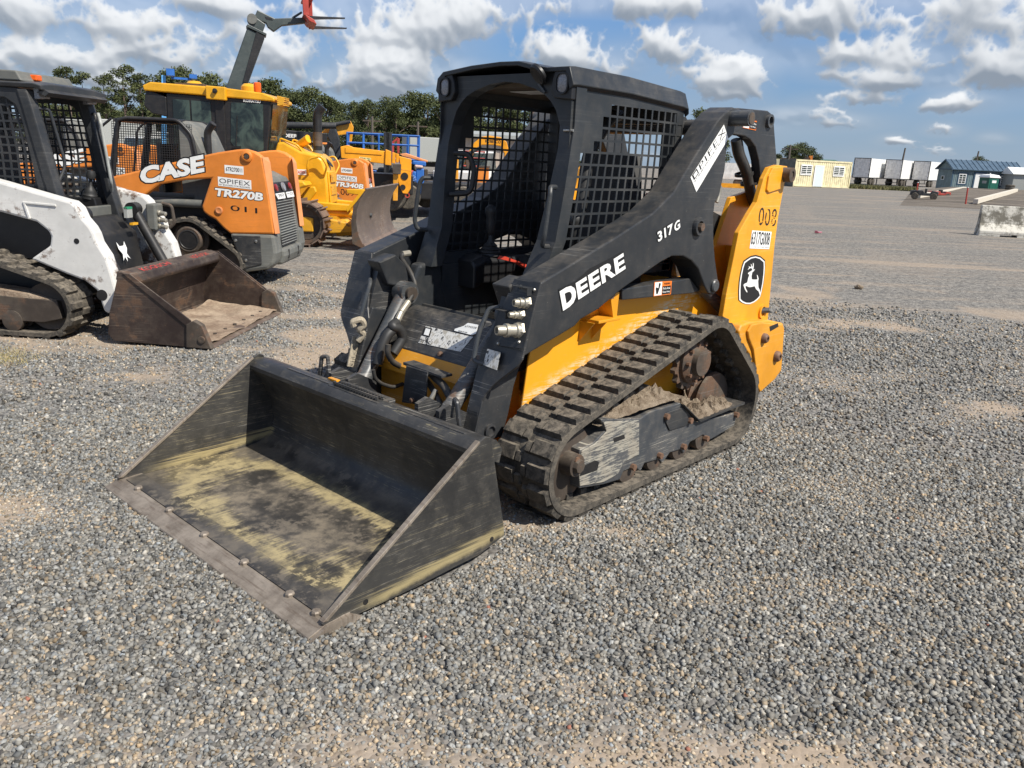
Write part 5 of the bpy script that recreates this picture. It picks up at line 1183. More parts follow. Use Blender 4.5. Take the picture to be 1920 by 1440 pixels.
# ---------------------------------------------------------------- orange compact track loaders
def orange_loader(fr, label, model, unit, z=0., scale=1., rear_num='011', big=True):
    t0 = thing('track_loader', label, 'loader', fr); t0.location.z = z; t0.scale = (scale,)*3
    TRK = [(.60, .245, .225), (.98, .515, .235), (2.25, .245, .225)]
    for sgn in (1, -1):
        t = track(t0, sgn, TRK, .42, .72, LUG2, .13)
        part('track_frame', prism([(.75, .18), (1.0, .40), (1.9, .34), (2.15, .26), (2.1, .14), (.8, .14)], 'y', sgn*.52, sgn*.66), 'sanddirt', t, bv=.01)
        part('drive_hub', lathe((.98, sgn*.56, .515), (0, sgn, 0), [(.20, 0), (.20, .05), (.155, .06), (.15, .13), (.13, .145), (.115, .14), (.002, .142)], 24), 'rust', t, 40)
        part('hub_cap', lathe((.98, sgn*.70, .515), (0, sgn, 0), [(.112, 0), (.112, .006), (.10, .010), (.095, .004), (.002, .005)], 24), 'black', t, 40)
        part('idler_wheel', lathe((.60, sgn*.52, .245), (0, sgn, 0), [(.03, 0), (.18, 0), (.18, .12), (.03, .13)], 22), 'rust', t, 40)
        part('idler_wheel', lathe((2.25, sgn*.52, .245), (0, sgn, 0), [(.03, 0), (.18, 0), (.18, .12), (.03, .13)], 22), 'rust', t, 40)
        # arm and tail plate in one sweep
        ap = [(2.75, .40), (2.60, .75), (2.30, 1.02), (1.90, 1.145), (1.20, 1.335), (.62, 1.485), (.40, 1.525), (.30, 1.535), (.20, 1.51), (.125, 1.465), (.085, 1.20), (.04, .85), (.015, .615), (.52, .600), (.60, .665), (.68, .75), (.76, .79), (.81, .83), (.825, .89), (.80, .95), (.735, 1.12), (.70, 1.20), (1.00, 1.17), (1.28, 1.11), (1.46, .98), (2.2, .70), (2.45, .38)]
        a = part('tail_plate', prism(ap, 'y', sgn*.56, sgn*.66), 'orange', t0, bv=.02)
        part('corner_panel', loft([[(.125, sgn*.66, 1.46), (.01, sgn*.655, .615), (-.02, sgn*.56, .615), (.06, sgn*.57, 1.40)], [(.10, sgn*.50, 1.46), (.02, sgn*.50, .615), (.02, sgn*.50, .615), (.08, sgn*.50, 1.40)]]), 'orange2', a, bv=.015)
        part('pivot_boss', lathe((.29, sgn*.66, 1.455), (0, sgn, 0), [(.062, 0), (.062, .018), (.045, .028), (.035, .028), (.034, .008), (.001, .008)], 24), 'orange', a, 40)
        part('pivot_pin', cyl((.29, sgn*.66, 1.455), (.29, sgn*.69, 1.455), .026, n=14), 'rust', a, 40)
        part('pivot_boss', lathe((.63, sgn*.66, .855), (0, sgn, 0), [(.042, 0), (.042, .015), (.03, .02), (.02, .016), (.001, .016)], 20), 'orange2', a, 40)
        part('lift_cylinder', cyl((1.9, sgn*.50, .92), (.85, sgn*.52, .905), .048, n=16), 'greyplastic', t0, 40)
        cwp = [(.525, .605), (.02, .610), (-.005, .40), (.03, .27), (.10, .215), (.38, .165), (.43, .25), (.475, .45)]
        c_ = part('counterweight', prism(cwp, 'y', sgn*.40, sgn*.675), 'greyplastic', t0, bv=.035)
        part('guard_plate', prism([(.49, .585), (.17, .590), (.165, .27), (.37, .215), (.44, .42)], 'y', sgn*.675, sgn*.688), 'dark2', c_, bv=.006)
        for bx, bz in ((.45, .53), (.22, .53), (.345, .31)): part('guard_bolt', lathe((bx, sgn*.688, bz), (0, sgn, 0), [(.018, 0), (.016, .008), (.001, .012)], 10), 'chrome', c_)
    a = [o for o in t0.children if o.name.startswith('tail_plate')][0]
    # rear door, louvres, lamps
    rd = part('rear_door', prism([(.50, .30), (.10, .30), (.045, .42), (.03, .60), (.10, 1.10), (.17, 1.22), (.55, 1.30)], 'y', -.50, .50), 'greyplastic', t0, bv=.02)
    part('rear_bumper', prism([(.30, .22), (.0, .24), (-.03, .34), (-.02, .42), (.10, .43)], 'y', -.42, .42), 'greyplastic', t0, bv=.03)
    for yy in (.22, -.22): part('bumper_slot', prism([(-.031, .30), (-.029, .40), (-.02, .40), (-.02, .30)], 'y', yy-.02, yy+.02), 'black', t0)
    for k in range(17):
        z = .455+k*.0305; xx = .028+max(0, z-.60)*.14
        part('louvre', prism([(xx+.012, z), (xx-.014, z+.010), (xx-.014, z+.016), (xx+.012, z+.010)], 'y', -.34, .34), 'lightgrey', rd)
    part('louvre_recess', prism([(.018, .45), (.075, .97), (.09, .97), (.033, .45)], 'y', -.345, .345), 'black', rd)
    part('lamp_panel', prism([(.085, 1.06), (.125, 1.17), (.13, 1.17), (.09, 1.06)], 'y', -.42, .42), 'blackplastic', rd)
    for yy in (.30, -.30): part('tail_lamp', lathe((.085, yy, 1.115), (-1, 0, .3), [(.045, 0), (.042, .015), (.001, .025)], 18), 'redlens', rd, 50)
    part('work_lamp', lathe((.085, 0, 1.115), (-1, 0, .3), [(.055, 0), (.05, .02), (.035, .018), (.001, .012)], 18), 'lens', rd, 40)
    flat([(.062, .34, .985), (.062, .02, .985), (.078, .02, 1.05), (.078, .40, 1.05)], MT['white'], rd, 'name_decal', (-1, 0, .2), .002, .012)
    flat([(.062, -.06, .985), (.062, -.38, .985), (.078, -.38, 1.05), (.078, -.06, 1.05)], MT['white'], rd, 'name_decal', (-1, 0, .2), .002, .012)
    text('OPIFEX', (.066, .33, .992), (.066, .05, .992), (.076, .33, 1.04), MT['ink'], rd, (-1, 0, .2), .0, lift=.016)
    text('OPIFEX', (.066, -.08, .992), (.066, -.36, .992), (.076, -.08, 1.04), MT['ink'], rd, (-1, 0, .2), .0, lift=.016, rag=.35)
    part('hood', prism([(.16, 1.22), (.30, 1.285), (.75, 1.33), (1.0, 1.33), (1.0, .9), (.3, .9)], 'y', -.42, .42), 'greyplastic', t0, bv=.03)
    part('hood_latch', box((.30, -.05, 1.285), (.38, .05, 1.315)), 'blackplastic', t0, bv=.01)
    part('chassis', prism([(.45, .30), (.45, .85), (1.0, .90), (1.9, .80), (2.3, .55), (2.3, .28)], 'y', -.40, .40), 'black', t0)
    # cab with curved rear and wire screens
    cb = part('cab_roof', loft([[(x, y, z) for y, z in zip((-.42, -.40, -.25, .25, .40, .42, .38, -.38), (zt-.05, zt-.012, zt, zt, zt-.012, zt-.05, zt-.05, zt-.05))] for x, zt in ((1.86, 1.815), (1.75, 1.825), (1.10, 1.825))]), 'black', t0, 40)
    part('cab_rear', loft([[(1.12, -.42, 1.0), (1.12, .42, 1.0), (1.12, .42, 1.80), (1.12, .25, 1.825), (1.12, -.25, 1.825), (1.12, -.42, 1.80)], [(.98, -.42, 1.0), (.98, .42, 1.0), (1.0, .42, 1.72), (1.0, .25, 1.76), (1.0, -.25, 1.76), (1.0, -.42, 1.72)], [(.90, -.41, 1.0), (.90, .41, 1.0), (.90, .41, 1.50), (.90, .25, 1.56), (.90, -.25, 1.56), (.90, -.41, 1.50)], [(.82, -.36, 1.0), (.82, .36, 1.0), (.82, .36, 1.30), (.82, .25, 1.34), (.82, -.25, 1.34), (.82, -.36, 1.30)]]), 'greyplastic', cb, 50)
    for sgn in (1, -1):
        grid_panel(cb, 'side_screen', lambda u, v, s_=sgn: (.98+.90*u+.03*(1-v)*u, s_*.41, 1.14+.63*v), 34, 24, 'black', (.13, .13), .004)
        fr_ = rounded([(1.90, sgn*.425, 1.12), (1.80, sgn*.425, 1.78), (1.70, sgn*.425, 1.81), (1.12, sgn*.425, 1.81), (.98, sgn*.425, 1.66), (.93, sgn*.425, 1.35)], 5, .3)
        part('screen_frame', tube(fr_, .022, 8), 'black', cb, 50)
        part('front_post', tube([(1.98, sgn*.40, .95), (1.86, sgn*.40, 1.55), (1.80, sgn*.40, 1.80)], .03, 8), 'black', cb, 50)
        part('door_bar', tube(rounded([(1.86, sgn*.44, 1.80), (1.98, sgn*.46, 1.70), (2.06, sgn*.46, 1.20), (2.0, sgn*.44, 1.12)], 4, .3), .014, 8), 'black', cb, 50)
    part('seat', loft([[(1.42+dx_, yy*.23, 1.0+.55*t) for dx_, yy in ((0, -1), (.07, -.8), (.07, .8), (0, 1), (-.05, .8), (-.05, -.8))] for t in (0, .3, .7, 1.)]), 'seat', cb, 50)
    part('exhaust', tube(rounded([(.86, .26, 1.30), (.86, .26, 1.70), (.78, .28, 1.80)], 5, .35), .042, 12), 'black', t0, 50)
    # lettering on the left side
    Y = .6605; ou = (0, 1, 0)
    def tx(s, x0, z0, x1, z1, h, mat, bold=.0, lift=.0015, rag=0, sl=0.): text(s, (x0, Y, z0), (x1, Y, z1), (x0-sl, Y, z0+h), mat, a, ou, bold, 1.0, lift, rag=rag)
    if big:
        tx('CASE', 1.505, 1.080, .755, 1.262, .215, MT['ink'], .085, .0015); tx('CASE', 1.49, 1.095, .77, 1.268, .19, MT['white'], .05, .003)
    tx(model, .685, 1.005, .13, .97, .105, MT['ink'], .08, .0015, sl=.02); tx(model, .68, 1.012, .135, .978, .090, MT['white'], .045, .003, sl=.02)
    flat([(.625, Y, 1.125), (.255, Y, 1.10), (.255, Y, 1.20), (.625, Y, 1.225)], MT['white'], a, 'name_decal', ou, .0008, .001)
    tx('OPIFEX', .61, 1.158, .27, 1.137, .05, MT['ink'], -.005, .003); tx('BY BUILDERS FOR BUILDERS', .61, 1.134, .27, 1.112, .014, MT['ink'], .0, .003)
    flat([(.545, Y, 1.265), (.335, Y, 1.255), (.335, Y, 1.345), (.545, Y, 1.355)], MT['white'], a, 'number_decal', ou, .0008, .001)
    tx(unit, .53, 1.29, .35, 1.28, .045, MT['ink'], .01, .003)
    tx(rear_num, .50 if big else .56, .86, .20 if big else .30, .84, .06 if big else .11, MT['ink'], .0, .0015, rag=.06)
    return t0
CF = Fr(-1.589, -5.873, 313.25)
case1 = orange_loader(CF, 'orange tracked loader with wire-screened cab and louvred tail, behind the white loader', 'TR270B', '6TR270011')

# ---------------------------------------------------------------- bulldozer
DF = Fr(-5.42, -9.02, 134); U_, V1_, V3_, V5_ = zo(280, 0, 4.5), zo(540, 330, 8.727), zo(480, 260, 10.28), zo(480, 180, 4.8)
dz_ = thing('bulldozer', 'yellow bulldozer with glazed cab, tall exhaust stack and curved rusty blade', 'bulldozer', DF); dz_.scale = (.95, 1, 1)
# tracks of steel shoes
for sgn in (1, -1):
    circ = [(-1.18, .36, .33), (-3.55, .36, .33), (-3.2, .62, .20)]
    t = part('track', belt(circ, sgn*.72, sgn*1.16, .05, .06), 'rust', dz_, 40)
    for p, n in hull(circ, .17):
        d = Vector((-n.y, n.x)); bm = B(); M3 = Matrix(((d.x, 0, n.x), (0, 1, 0), (d.y, 0, n.y)))
        q = p+n*.012; obox((q.x, sgn*.94, q.y), (.155, .50, .022), M3, bm); q = p+n*.045+d*.06; obox((q.x, sgn*.94, q.y), (.022, .50, .05), M3, bm)
        part('track_shoe', bm, 'shoe', t)
    part('track_frame', prism([(-1.05, .22), (-1.05, .45), (-1.6, .52), (-3.4, .50), (-3.4, .20)], 'y', sgn*.80, sgn*1.08), 'dozerworn', t, bv=.02)
    part('idler_wheel', cyl((-1.18, sgn*.82, .36), (-1.18, sgn*1.05, .36), .27, n=28), 'rust', t, 40)
    part('sprocket', cyl((-3.55, sgn*.82, .36), (-3.55, sgn*1.05, .36), .27, n=22), 'rust', t, 40)
    # guards and C-frame
    part('push_arm', prism([(-.35, .34), (-.35, .20), (-.9, .16), (-1.9, .24), (-1.9, .40), (-.9, .42)], 'y', sgn*.50, sgn*.66), 'dozerworn', dz_, bv=.02)
    part('fender', prism([(-1.15, .98), (-1.2, 1.04), (-1.75, 1.08), (-3.7, 1.08), (-3.7, .96), (-1.3, .92)], 'y', sgn*.62, sgn*1.10), 'dozer', dz_, bv=.02)
    lc = part('lift_cylinder', cyl((-1.25, sgn*.56, .55), (-.42, sgn*.42, .50), .065, n=18), 'dozer', dz_, 40); part('cylinder_rod', cyl((-.42, sgn*.42, .50), (-.12, sgn*.40, .49), .04), 'cyl', lc, 40)
    part('frame_rail', prism([(-.45, .66), (-.48, .56), (-1.3, .54), (-1.3, .70)], 'y', sgn*.40, sgn*.60), 'dozer', dz_, bv=.015)
    part('link_arm', loft([[(-1.28+a, sgn*.56, .72+b), (-1.28+a, sgn*.62, .72+b)] for a, b in ((-.10, -.10), (-.05, .05), (.05, .20), (.16, .22), (.20, .12), (.08, 0), (.0, -.14))], closed=False) if False else prism([(-1.42, .62), (-1.36, .80), (-1.24, .94), (-1.12, .95), (-1.08, .86), (-1.18, .74), (-1.28, .58)], 'y', sgn*.56, sgn*.63), 'dozer', dz_, bv=.02)
part('belly', box((-3.4, -.6, .30), (-.95, .6, .60)), 'dozerworn', dz_)
part('trunnion', prism([(-.75, .40), (-.55, .42), (-.42, .30), (-.45, .14), (-.75, .12)], 'y', -.62, -.20), 'dozerworn', dz_, bv=.03)
# nose: sloped hood with vents
hs1 = [(-1.88, 1.02), (-1.88, 1.42), (-1.80, 1.63), (-1.70, 1.645), (-1.40, 1.50), (-1.14, 1.46), (-1.02, 1.38), (-.965, 1.22), (-.92, .64), (-1.3, .60), (-1.88, .62)]
hood = part('hood', loft([[(x, y*.46*w, z) for x, z in hs1] for y, w in ((-1, 1), )]+[[(x-.0, -.43, z+.03*(z > 1.2)) for x, z in hs1], [(x, .43, z+.03*(z > 1.2)) for x, z in hs1], [(x, .46, z) for x, z in hs1]]), 'dozer', dz_, 30)
bevel(hood, .025)
part('nose_panel', prism([(-.915, .66), (-.958, 1.20), (-.935, 1.20), (-.892, .66)], 'y', -.30, .30), 'dozer', hood, bv=.01)
for z in (.80, 1.02): part('nose_vent', prism([(-.90, z), (-.913, z+.15), (-.90, z+.15), (-.887, z)], 'y', -.22, .22), 'dozerworn', hood)
part('nose_badge', lathe((-.985, 0, 1.345), (1, 0, .9), [(.10, 0), (.10, .012), (.001, .02)], 20), 'black', hood, 40)
for x0, x1 in ((-1.80, -1.52), (-1.42, -1.24)): part('hood_vent', box((x0, -.4655, .78), (x1, -.455, .96)), 'dozerworn', hood, bv=.004)
part('side_decal', box((-1.49, -.4655, 1.13), (-1.30, -.458, 1.22)), 'white', hood); text('CAUTION', (-1.47, -.4657, 1.15), (-1.32, -.4657, 1.15), (-1.47, -.4657, 1.20), MT['belt'], hood, (0, -1, 0), .02, lift=.002)
# hand rails
for sgn in (1, -1):
    part('hand_rail', tube(rounded([(-1.27, sgn*.43, 1.12), (-1.25, sgn*.60, 1.24), (-1.22, sgn*.60, 1.40), (-1.0, sgn*.58, 1.46), (-.90, sgn*.56, 1.30), (-.98, sgn*.46, 1.12)], 4, .3), .018, 8), 'dozer', dz_, 50)
    part('hand_rail', tube(rounded([(-1.78, sgn*.42, 1.60), (-1.76, sgn*.44, 1.72), (-1.45, sgn*.44, 1.62), (-1.36, sgn*.42, 1.50)], 4, .3), .018, 8), 'dozer', dz_, 50)
part('air_cleaner', cyl((-1.62, .25, 1.60), (-1.38, .10, 1.74), .075, n=16), 'dozer', dz_, 40)
ex = part('exhaust_stack', tube(rounded([(-1.22, .14, 1.42), (-1.22, .14, 2.10), (-1.20, .14, 2.20), (-1.12, .14, 2.30)], 5, .4), .082, 14), 'black', dz_, 50)
part('exhaust_shield', cyl((-1.22, .14, 1.62), (-1.22, .14, 1.86), .088, n=16), 'rust', ex, 40); part('exhaust_base', cyl((-1.22, .14, 1.40), (-1.22, .14, 1.55), .095, n=16), 'greyplastic', ex, 40)
# cab: glazed, dark, yellow roof
cab = part('cab', prism([(-1.78, 1.04), (-1.72, 1.45), (-1.62, 2.32), (-3.45, 2.36), (-3.48, 1.04)], 'y', -.58, .58), 'black', dz_, bv=.02)
Yc = -.581
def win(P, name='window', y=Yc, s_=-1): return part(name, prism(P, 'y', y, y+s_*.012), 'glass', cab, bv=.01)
for sgn in (1, -1):
    y = sgn*.5805
    win([(-1.86, 1.10), (-1.78, 1.50), (-1.76, 2.25), (-2.32, 2.26), (-2.36, 1.62), (-2.28, 1.50), (-2.22, 1.10)], 'door_glass', y, sgn)
    win([(-2.68, 1.45), (-2.68, 2.25), (-3.02, 2.26), (-3.02, 1.45)], 'window', y, sgn); win([(-3.05, 1.45), (-3.05, 2.26), (-3.34, 2.27), (-3.36, 1.45)], 'window', y, sgn)
    part('door_post', box((-2.60, sgn*.575, 1.08), (-2.44, sgn*.60, 2.30)), 'black', cab, bv=.008)
    part('door_handle', box((-2.32, sgn*.59, 1.52), (-2.18, sgn*.625, 1.56)), 'blackplastic', cab)
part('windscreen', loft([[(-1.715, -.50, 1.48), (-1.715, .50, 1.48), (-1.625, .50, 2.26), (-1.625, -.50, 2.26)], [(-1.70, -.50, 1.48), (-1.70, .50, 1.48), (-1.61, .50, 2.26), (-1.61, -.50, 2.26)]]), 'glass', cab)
part('rear_box', prism([(-3.45, 2.30), (-3.46, 1.98), (-3.72, 2.02), (-3.86, 2.14), (-3.80, 2.40)], 'y', -.58, .58), 'black', cab, bv=.02)
rf = part('roof', prism([(-1.55, 2.30), (-1.55, 2.36), (-1.75, 2.43), (-2.4, 2.48), (-3.7, 2.52), (-3.84, 2.46), (-3.82, 2.38), (-2.6, 2.34), (-1.8, 2.31)], 'y', -.62, .58), 'dozer', cab, bv=.02)
part('roof_box', prism([(-2.38, 2.28), (-2.38, 2.49), (-2.72, 2.50), (-2.72, 2.29)], 'y', -.69, -.58), 'dozer', rf, bv=.015)
for x, y in ((-2.2, .1), (-3.2, .1)): part('roof_pod', lathe((x, y, 2.46), (0, 0, 1), [(.15, 0), (.15, .10), (.10, .15), (.001, .16)], 18), 'dozer', rf, 40)
part('roof_rail', box((-3.4, -.3, 2.50), (-2.9, .3, 2.55)), 'rust', rf)
part('work_lamp', lathe((-2.55, -.69, 2.42), (0, -1, 0), [(.04, 0), (.04, .04), (.001, .05)], 14), 'black', rf, 40)
gl = part('lamp_guard', prism([(-1.50, 2.24), (-1.40, 2.26), (-1.38, 2.36), (-1.50, 2.40)], 'y', -.62, -.28), 'dozerworn', rf)
for k in range(5): part('guard_bar', tube([(-1.50, -.62, 2.25+.03*k), (-1.38, -.60, 2.25+.03*k), (-1.38, -.30, 2.25+.03*k)], .008, 6), 'dozerworn', gl)
bc = part('beacon', lathe((-1.95, -.25, 2.46), (0, 0, 1), [(.06, 0), (.065, .02), (.065, .14), (.05, .155), (.001, .157)], 18), 'amber', rf, 40)
text('KOMATSU', (-2.10, -.596, 2.275), (-1.80, -.596, 2.265), (-2.10, -.596, 2.325), MT['white'], cab, (0, -1, 0), .03, lift=.003)
part('wiper', tube([(-2.26, -.60, 1.55), (-2.22, -.60, 2.05)], .008, 6), 'black', cab)
part('engine_deck', box((-4.1, -.55, .55), (-3.4, .55, 1.5)), 'dozer', dz_, bv=.03)
cab.location.x = -.24
# curved blade with angled ends
bl = WFpts = [(.06, .0), (-.03, .10), (-.10, .25), (-.135, .45), (-.12, .65), (-.06, .82), (.05, .98)]
blo = part('blade', strip(bl, 'y', -1.50, 1.50, .03), 'blade', dz_, 50)
blo.rotation_euler.z = R(-3)
for sgn in (1, -1): part('blade_end', prism(bl[:1]+bl[1:]+[(-.16, .80), (-.22, .45), (-.20, .10)], 'y', sgn*1.50, sgn*1.52), 'rust', blo)
part('blade_back', prism([(-.16, .10), (-.24, .15), (-.24, .70), (-.14, .80), (-.15, .45)], 'y', -1.3, 1.3), 'dozerworn', blo, bv=.01)
part('blade_brace', prism([(-.10, .88), (-.30, .90), (-.32, .96), (.02, .98)], 'y', -1.45, -1.25), 'dozer', blo, bv=.01)
part('blade_brace', prism([(-.12, .78), (-.28, .60), (-.30, .66), (-.02, .97), (.03, .97)], 'y', -1.54, -1.50), 'dozer', blo, bv=.006)
part('cutting_edge', prism([(.07, .0), (-.005, .11), (-.02, .10), (.05, -.0)], 'y', -1.52, 1.52), 'shoe', blo)

# ---------------------------------------------------------------- second orange loader behind the blade
def on_ground(px, depth):
    d = pix_dir(px); k = depth/d.dot(Vector((_fw.x, _fw.y, 0)).normalized()); p = CAM_POS+d*k; return p.x, p.y
ox, oy = on_ground((700, 400), 17.4)
case2 = orange_loader(Fr(ox, oy, 318), 'orange tracked loader standing behind the bulldozer blade', 'TR340B', '6TR340009', -.20, 1.06, '009', False)
ox, oy = on_ground((305, 400), 12.2)
case3 = orange_loader(Fr(ox, oy, 318), 'orange tracked loader mostly hidden behind the white loader and its neighbour', 'TR310B', '6TR310004', .02, .98, '004')

# ================================================================== things further back
def facing(px, depth, turn=0.):
    x, y = on_ground(px, depth); d = pix_dir(px); return Fr(x, y, math.degrees(math.atan2(d.y, d.x))-90+turn)     # local x to the right, y away
X8 = zo(600, 180, 8.); U_ = zo(280, 0, 4.5)
def wheel(par, c, ax, r, w, rim='lightgrey', name='wheel'):
    ax = Vector(ax).normalized(); c = Vector(c)
    t = part(name, lathe(c-ax*w/2, ax, [(r*.55, 0), (r*.9, 0), (r, w*.15), (r, w*.85), (r*.9, w), (r*.55, w)], 24), 'rubber', par, 40)
    part('rim', lathe(c-ax*w*.45, ax, [(.02, 0), (r*.55, 0), (r*.57, w*.9), (r*.3, w*.8), (.02, w*.8)], 20), rim, t, 40)
    return t

# --- grey telescopic handler with its boom raised, red fork carriage
TF = facing((470, 330), 23.5)
th = thing('telehandler', 'dark grey telescopic boom raised above the bulldozer cab, red fork carriage at its head', 'telehandler', TF)
ch = part('chassis', box((-3.6, -.6, .55), (1.6, .6, 1.25)), 'telegrey', th, bv=.05)
for x in (-2.9, 1.0):
    for y in (-.95, .95): wheel(th, (x, y, .62), (0, 1, 0), .62, .42)
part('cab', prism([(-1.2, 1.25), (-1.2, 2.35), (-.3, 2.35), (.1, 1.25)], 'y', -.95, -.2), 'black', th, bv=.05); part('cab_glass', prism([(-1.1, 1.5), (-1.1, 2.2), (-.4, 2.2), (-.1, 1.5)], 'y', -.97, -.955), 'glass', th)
q = TF.side(0, U_([(665, 690), (820, 720), (975, 310), (825, 235)]))
dirb = Vector((q[3][0]-q[0][0], q[3][1]-q[0][1])).normalized(); far = [(q[0][0]-dirb.x*3.6, q[0][1]-dirb.y*3.6), (q[1][0]-dirb.x*3.6, q[1][1]-dirb.y*3.6)]
bo = part('boom', prism([far[0], q[3], q[2], far[1]], 'y', -.02, .42), 'telegrey', th, bv=.03)
s2 = TF.side(-.03, U_([(905, 270), (975, 310), (830, 700), (790, 690)])); part('boom_hose_tray', prism(s2, 'y', -.06, -.02), 'black', bo)
cl = TF.side(0, U_([(815, 225), (830, 205), (990, 285), (985, 305)])); part('boom_collar', prism(cl, 'y', -.06, .46), 'telegrey', bo, bv=.01)
ib = TF.side(0, U_([(845, 215), (880, 130), (980, 200), (955, 270)])); part('inner_boom', prism(ib, 'y', .05, .36), 'telegrey', bo, bv=.02)
hd_ = TF.side(0, U_([(890, 130), (912, 80), (1060, 152), (1290, 145), (1320, 190), (1120, 212), (1050, 262), (1000, 225), (985, 190), (890, 160)]))
hh = part('boom_head', prism(hd_, 'y', .06, .30), 'telegrey', th, bv=.02)
part('head_slot', prism(TF.side(.059, U_([(975, 140), (1035, 155), (1042, 172), (985, 162)])), 'y', .052, .0595), 'black', hh)
pc = TF.side(0, U_([(850, 150)]))[0]; part('head_pin', cyl((pc[0]+.05, -.02, pc[1]-.02), (pc[0]+.05, .40, pc[1]-.02), .13, n=20), 'greyplastic', th, 40)
ra, rb = TF.side(0, U_([(1210, 145), (1290, 95)])); part('tilt_rod', cyl((ra[0], .18, ra[1]), (rb[0], .18, rb[1]), .03), 'telegrey', th)
fk = TF.side(0, U_([(1275, 10), (1340, -10), (1395, 60), (1400, 225), (1350, 215), (1330, 160), (1285, 150)]))
cr = part('fork_carriage', prism(TF.side(0, U_([(1278, -30), (1330, -40), (1335, 155), (1290, 150)])), 'y', -.55, -.40), 'red', th, bv=.01)
part('carriage_upright', prism(TF.side(0, U_([(1345, -30), (1385, -30), (1395, 215), (1360, 220)])), 'y', .55, .70), 'red', cr, bv=.01)
part('carriage_bar', prism(TF.side(0, U_([(1290, 135), (1380, 190), (1400, 228), (1340, 200)])), 'y', -.55, .70), 'red', cr, bv=.01)
part('carriage_bar', prism(TF.side(0, U_([(1290, -20), (1375, -10), (1378, 10), (1290, 0)])), 'y', -.55, .70), 'red', cr, bv=.01)
part('carriage_post', prism(TF.side(0, U_([(1325, -30), (1340, -30), (1345, 160), (1330, 160)])), 'y', 0, .1), 'black', cr)
for pts, y in (([(1345, 150), (1640, 163), (1640, 172), (1345, 178)], -.35), ([(1395, 200), (1685, 215), (1680, 224), (1395, 225)], .45)): part('fork_tine', prism(TF.side(0, U_(pts)), 'y', y, y+.10), 'dark', cr)

# --- amber telehandler with a low boom
AF = facing((720, 360), 22.5)
am = thing('telehandler', 'amber yellow machine with long low boom and outrigger foot, behind the second orange loader', 'telehandler', AF)
def ap_(pts, y0, y1, name, mat='telorange', par=am, bv=.015): return part(name, prism(AF.side(0, X8(pts)), 'y', y0, y1), mat, par, bv=bv)
bo = ap_([(305, 760), (420, 735), (500, 770), (985, 828), (978, 1018), (800, 1000), (318, 930)], 0, .45, 'boom')
ap_([(380, 770), (500, 795), (940, 845), (930, 885), (480, 855), (380, 850)], -.02, 0, 'boom_plate', par=bo, bv=.004)
for pts in ([(985, 798), (1068, 832), (1068, 1042), (975, 1032)], [(1085, 842), (1135, 855), (1130, 1015), (1080, 1005)], [(1140, 860), (1185, 870), (1180, 1000), (1140, 1000)]): ap_(pts, -.05, .5, 'boom_collar', par=bo, bv=.01)
hd_ = ap_([(1180, 900), (1372, 945), (1360, 1390), (1310, 1470), (1240, 1460), (1172, 1290), (1165, 1180), (1215, 1110)], -.03, .5, 'mast_head')
for q in ((1268, 1205, .10), (1242, 1370, .075)):
    (x_, z_), = AF.side(-.03, X8([q[:2]])); part('mast_hole', cyl((x_, -.045, z_), (x_, -.029, z_), q[2], n=20), 'black', hd_)
part('head_seam', prism(AF.side(-.03, X8([(1210, 1095), (1365, 1120), (1365, 1126), (1210, 1101)])), 'y', -.036, -.029), 'yellowdirty', hd_)
ap_([(1085, 1012), (1215, 1020), (1205, 1170), (1085, 1160)], -.5, -.1, 'outrigger_box', 'rust')
ap_([(1095, 1160), (1172, 1160), (1160, 1560), (1090, 1560)], -.4, -.2, 'outrigger_leg', 'yellowdirty')
(x_, z_), = AF.side(0, X8([(1310, 1490)])); part('tow_ring', ring((x_, 0, z_), (0, 1, 0), .07, .04, .03), 'red', am, 40)
pl_ = AF.side(-.03, X8([(590, 910), (765, 930), (762, 968), (590, 945)])); flat([(a, -.0, b) for a, b in pl_], plain('pale yellow plate', (.75, .68, .30)), am, 'number_plate', (0, -1, 0), .004, .02)
text('06A1741', *[(a, -.025, b) for a, b in AF.side(-.02, X8([(605, 942), (755, 960), (605, 917)]))], MT['ink'], am, (0, -1, 0), .01, lift=.003)
part('chassis', box((-2.2, .5, .45), (.8, 1.9, 1.0)), 'black', am, bv=.04)
for x in (-1.5, .2):
    for y in (.6, 1.9): wheel(am, (x, y, .42), (0, 1, 0), .42, .3)

# --- black and yellow excavators
EF = facing((560, 330), 24.5)
e1 = thing('excavator', 'black excavator arm and counterweight seen over the bulldozer hood', 'excavator', EF)
def ep(pts, y0, y1, name, mat, bv=.02, par=e1, z=zo(480, 180, 4.8), fr=EF): return part(name, prism(fr.side(0, z(pts)), 'y', y0, y1), mat, par, bv=bv)
bm_ = ep([(205, 300), (370, 315), (640, 335), (640, 420), (205, 420)], 0, .6, 'boom', 'black')
text('DEERE', *[(a, -.0, b) for a, b in EF.side(0, zo(480, 180, 4.8)([(252, 370), (398, 378), (252, 338)]))], MT['white'], bm_, (0, -1, 0), .03, lift=.003)
a_, b_ = EF.side(.3, zo(480, 180, 4.8)([(215, 262), (720, 268)])); part('boom_cylinder', cyl((a_[0], .3, a_[1]), (b_[0], .3, b_[1]), .09, n=16), 'dark', e1, 40)
lp = EF.side(-.25, zo(480, 180, 4.8)([(430, 365)]))[0]; part('round_cap', cyl((lp[0], -.25, lp[1]-.14), (lp[0], -.25, lp[1]+.13), .21, n=24), 'black', e1, 40)
part('counterweight', box((-2.4, .2, .9), (.2, 2.2, 1.9)), 'black', e1, bv=.1)
ep([(600, 480), (650, 440), (700, 480), (720, 560), (700, 620), (600, 600)], .1, .7, 'engine_hood', 'greyplastic', .1)
ep([(215, 405), (640, 420), (640, 440), (215, 430)], -.1, .5, 'deck_edge', 'orange')
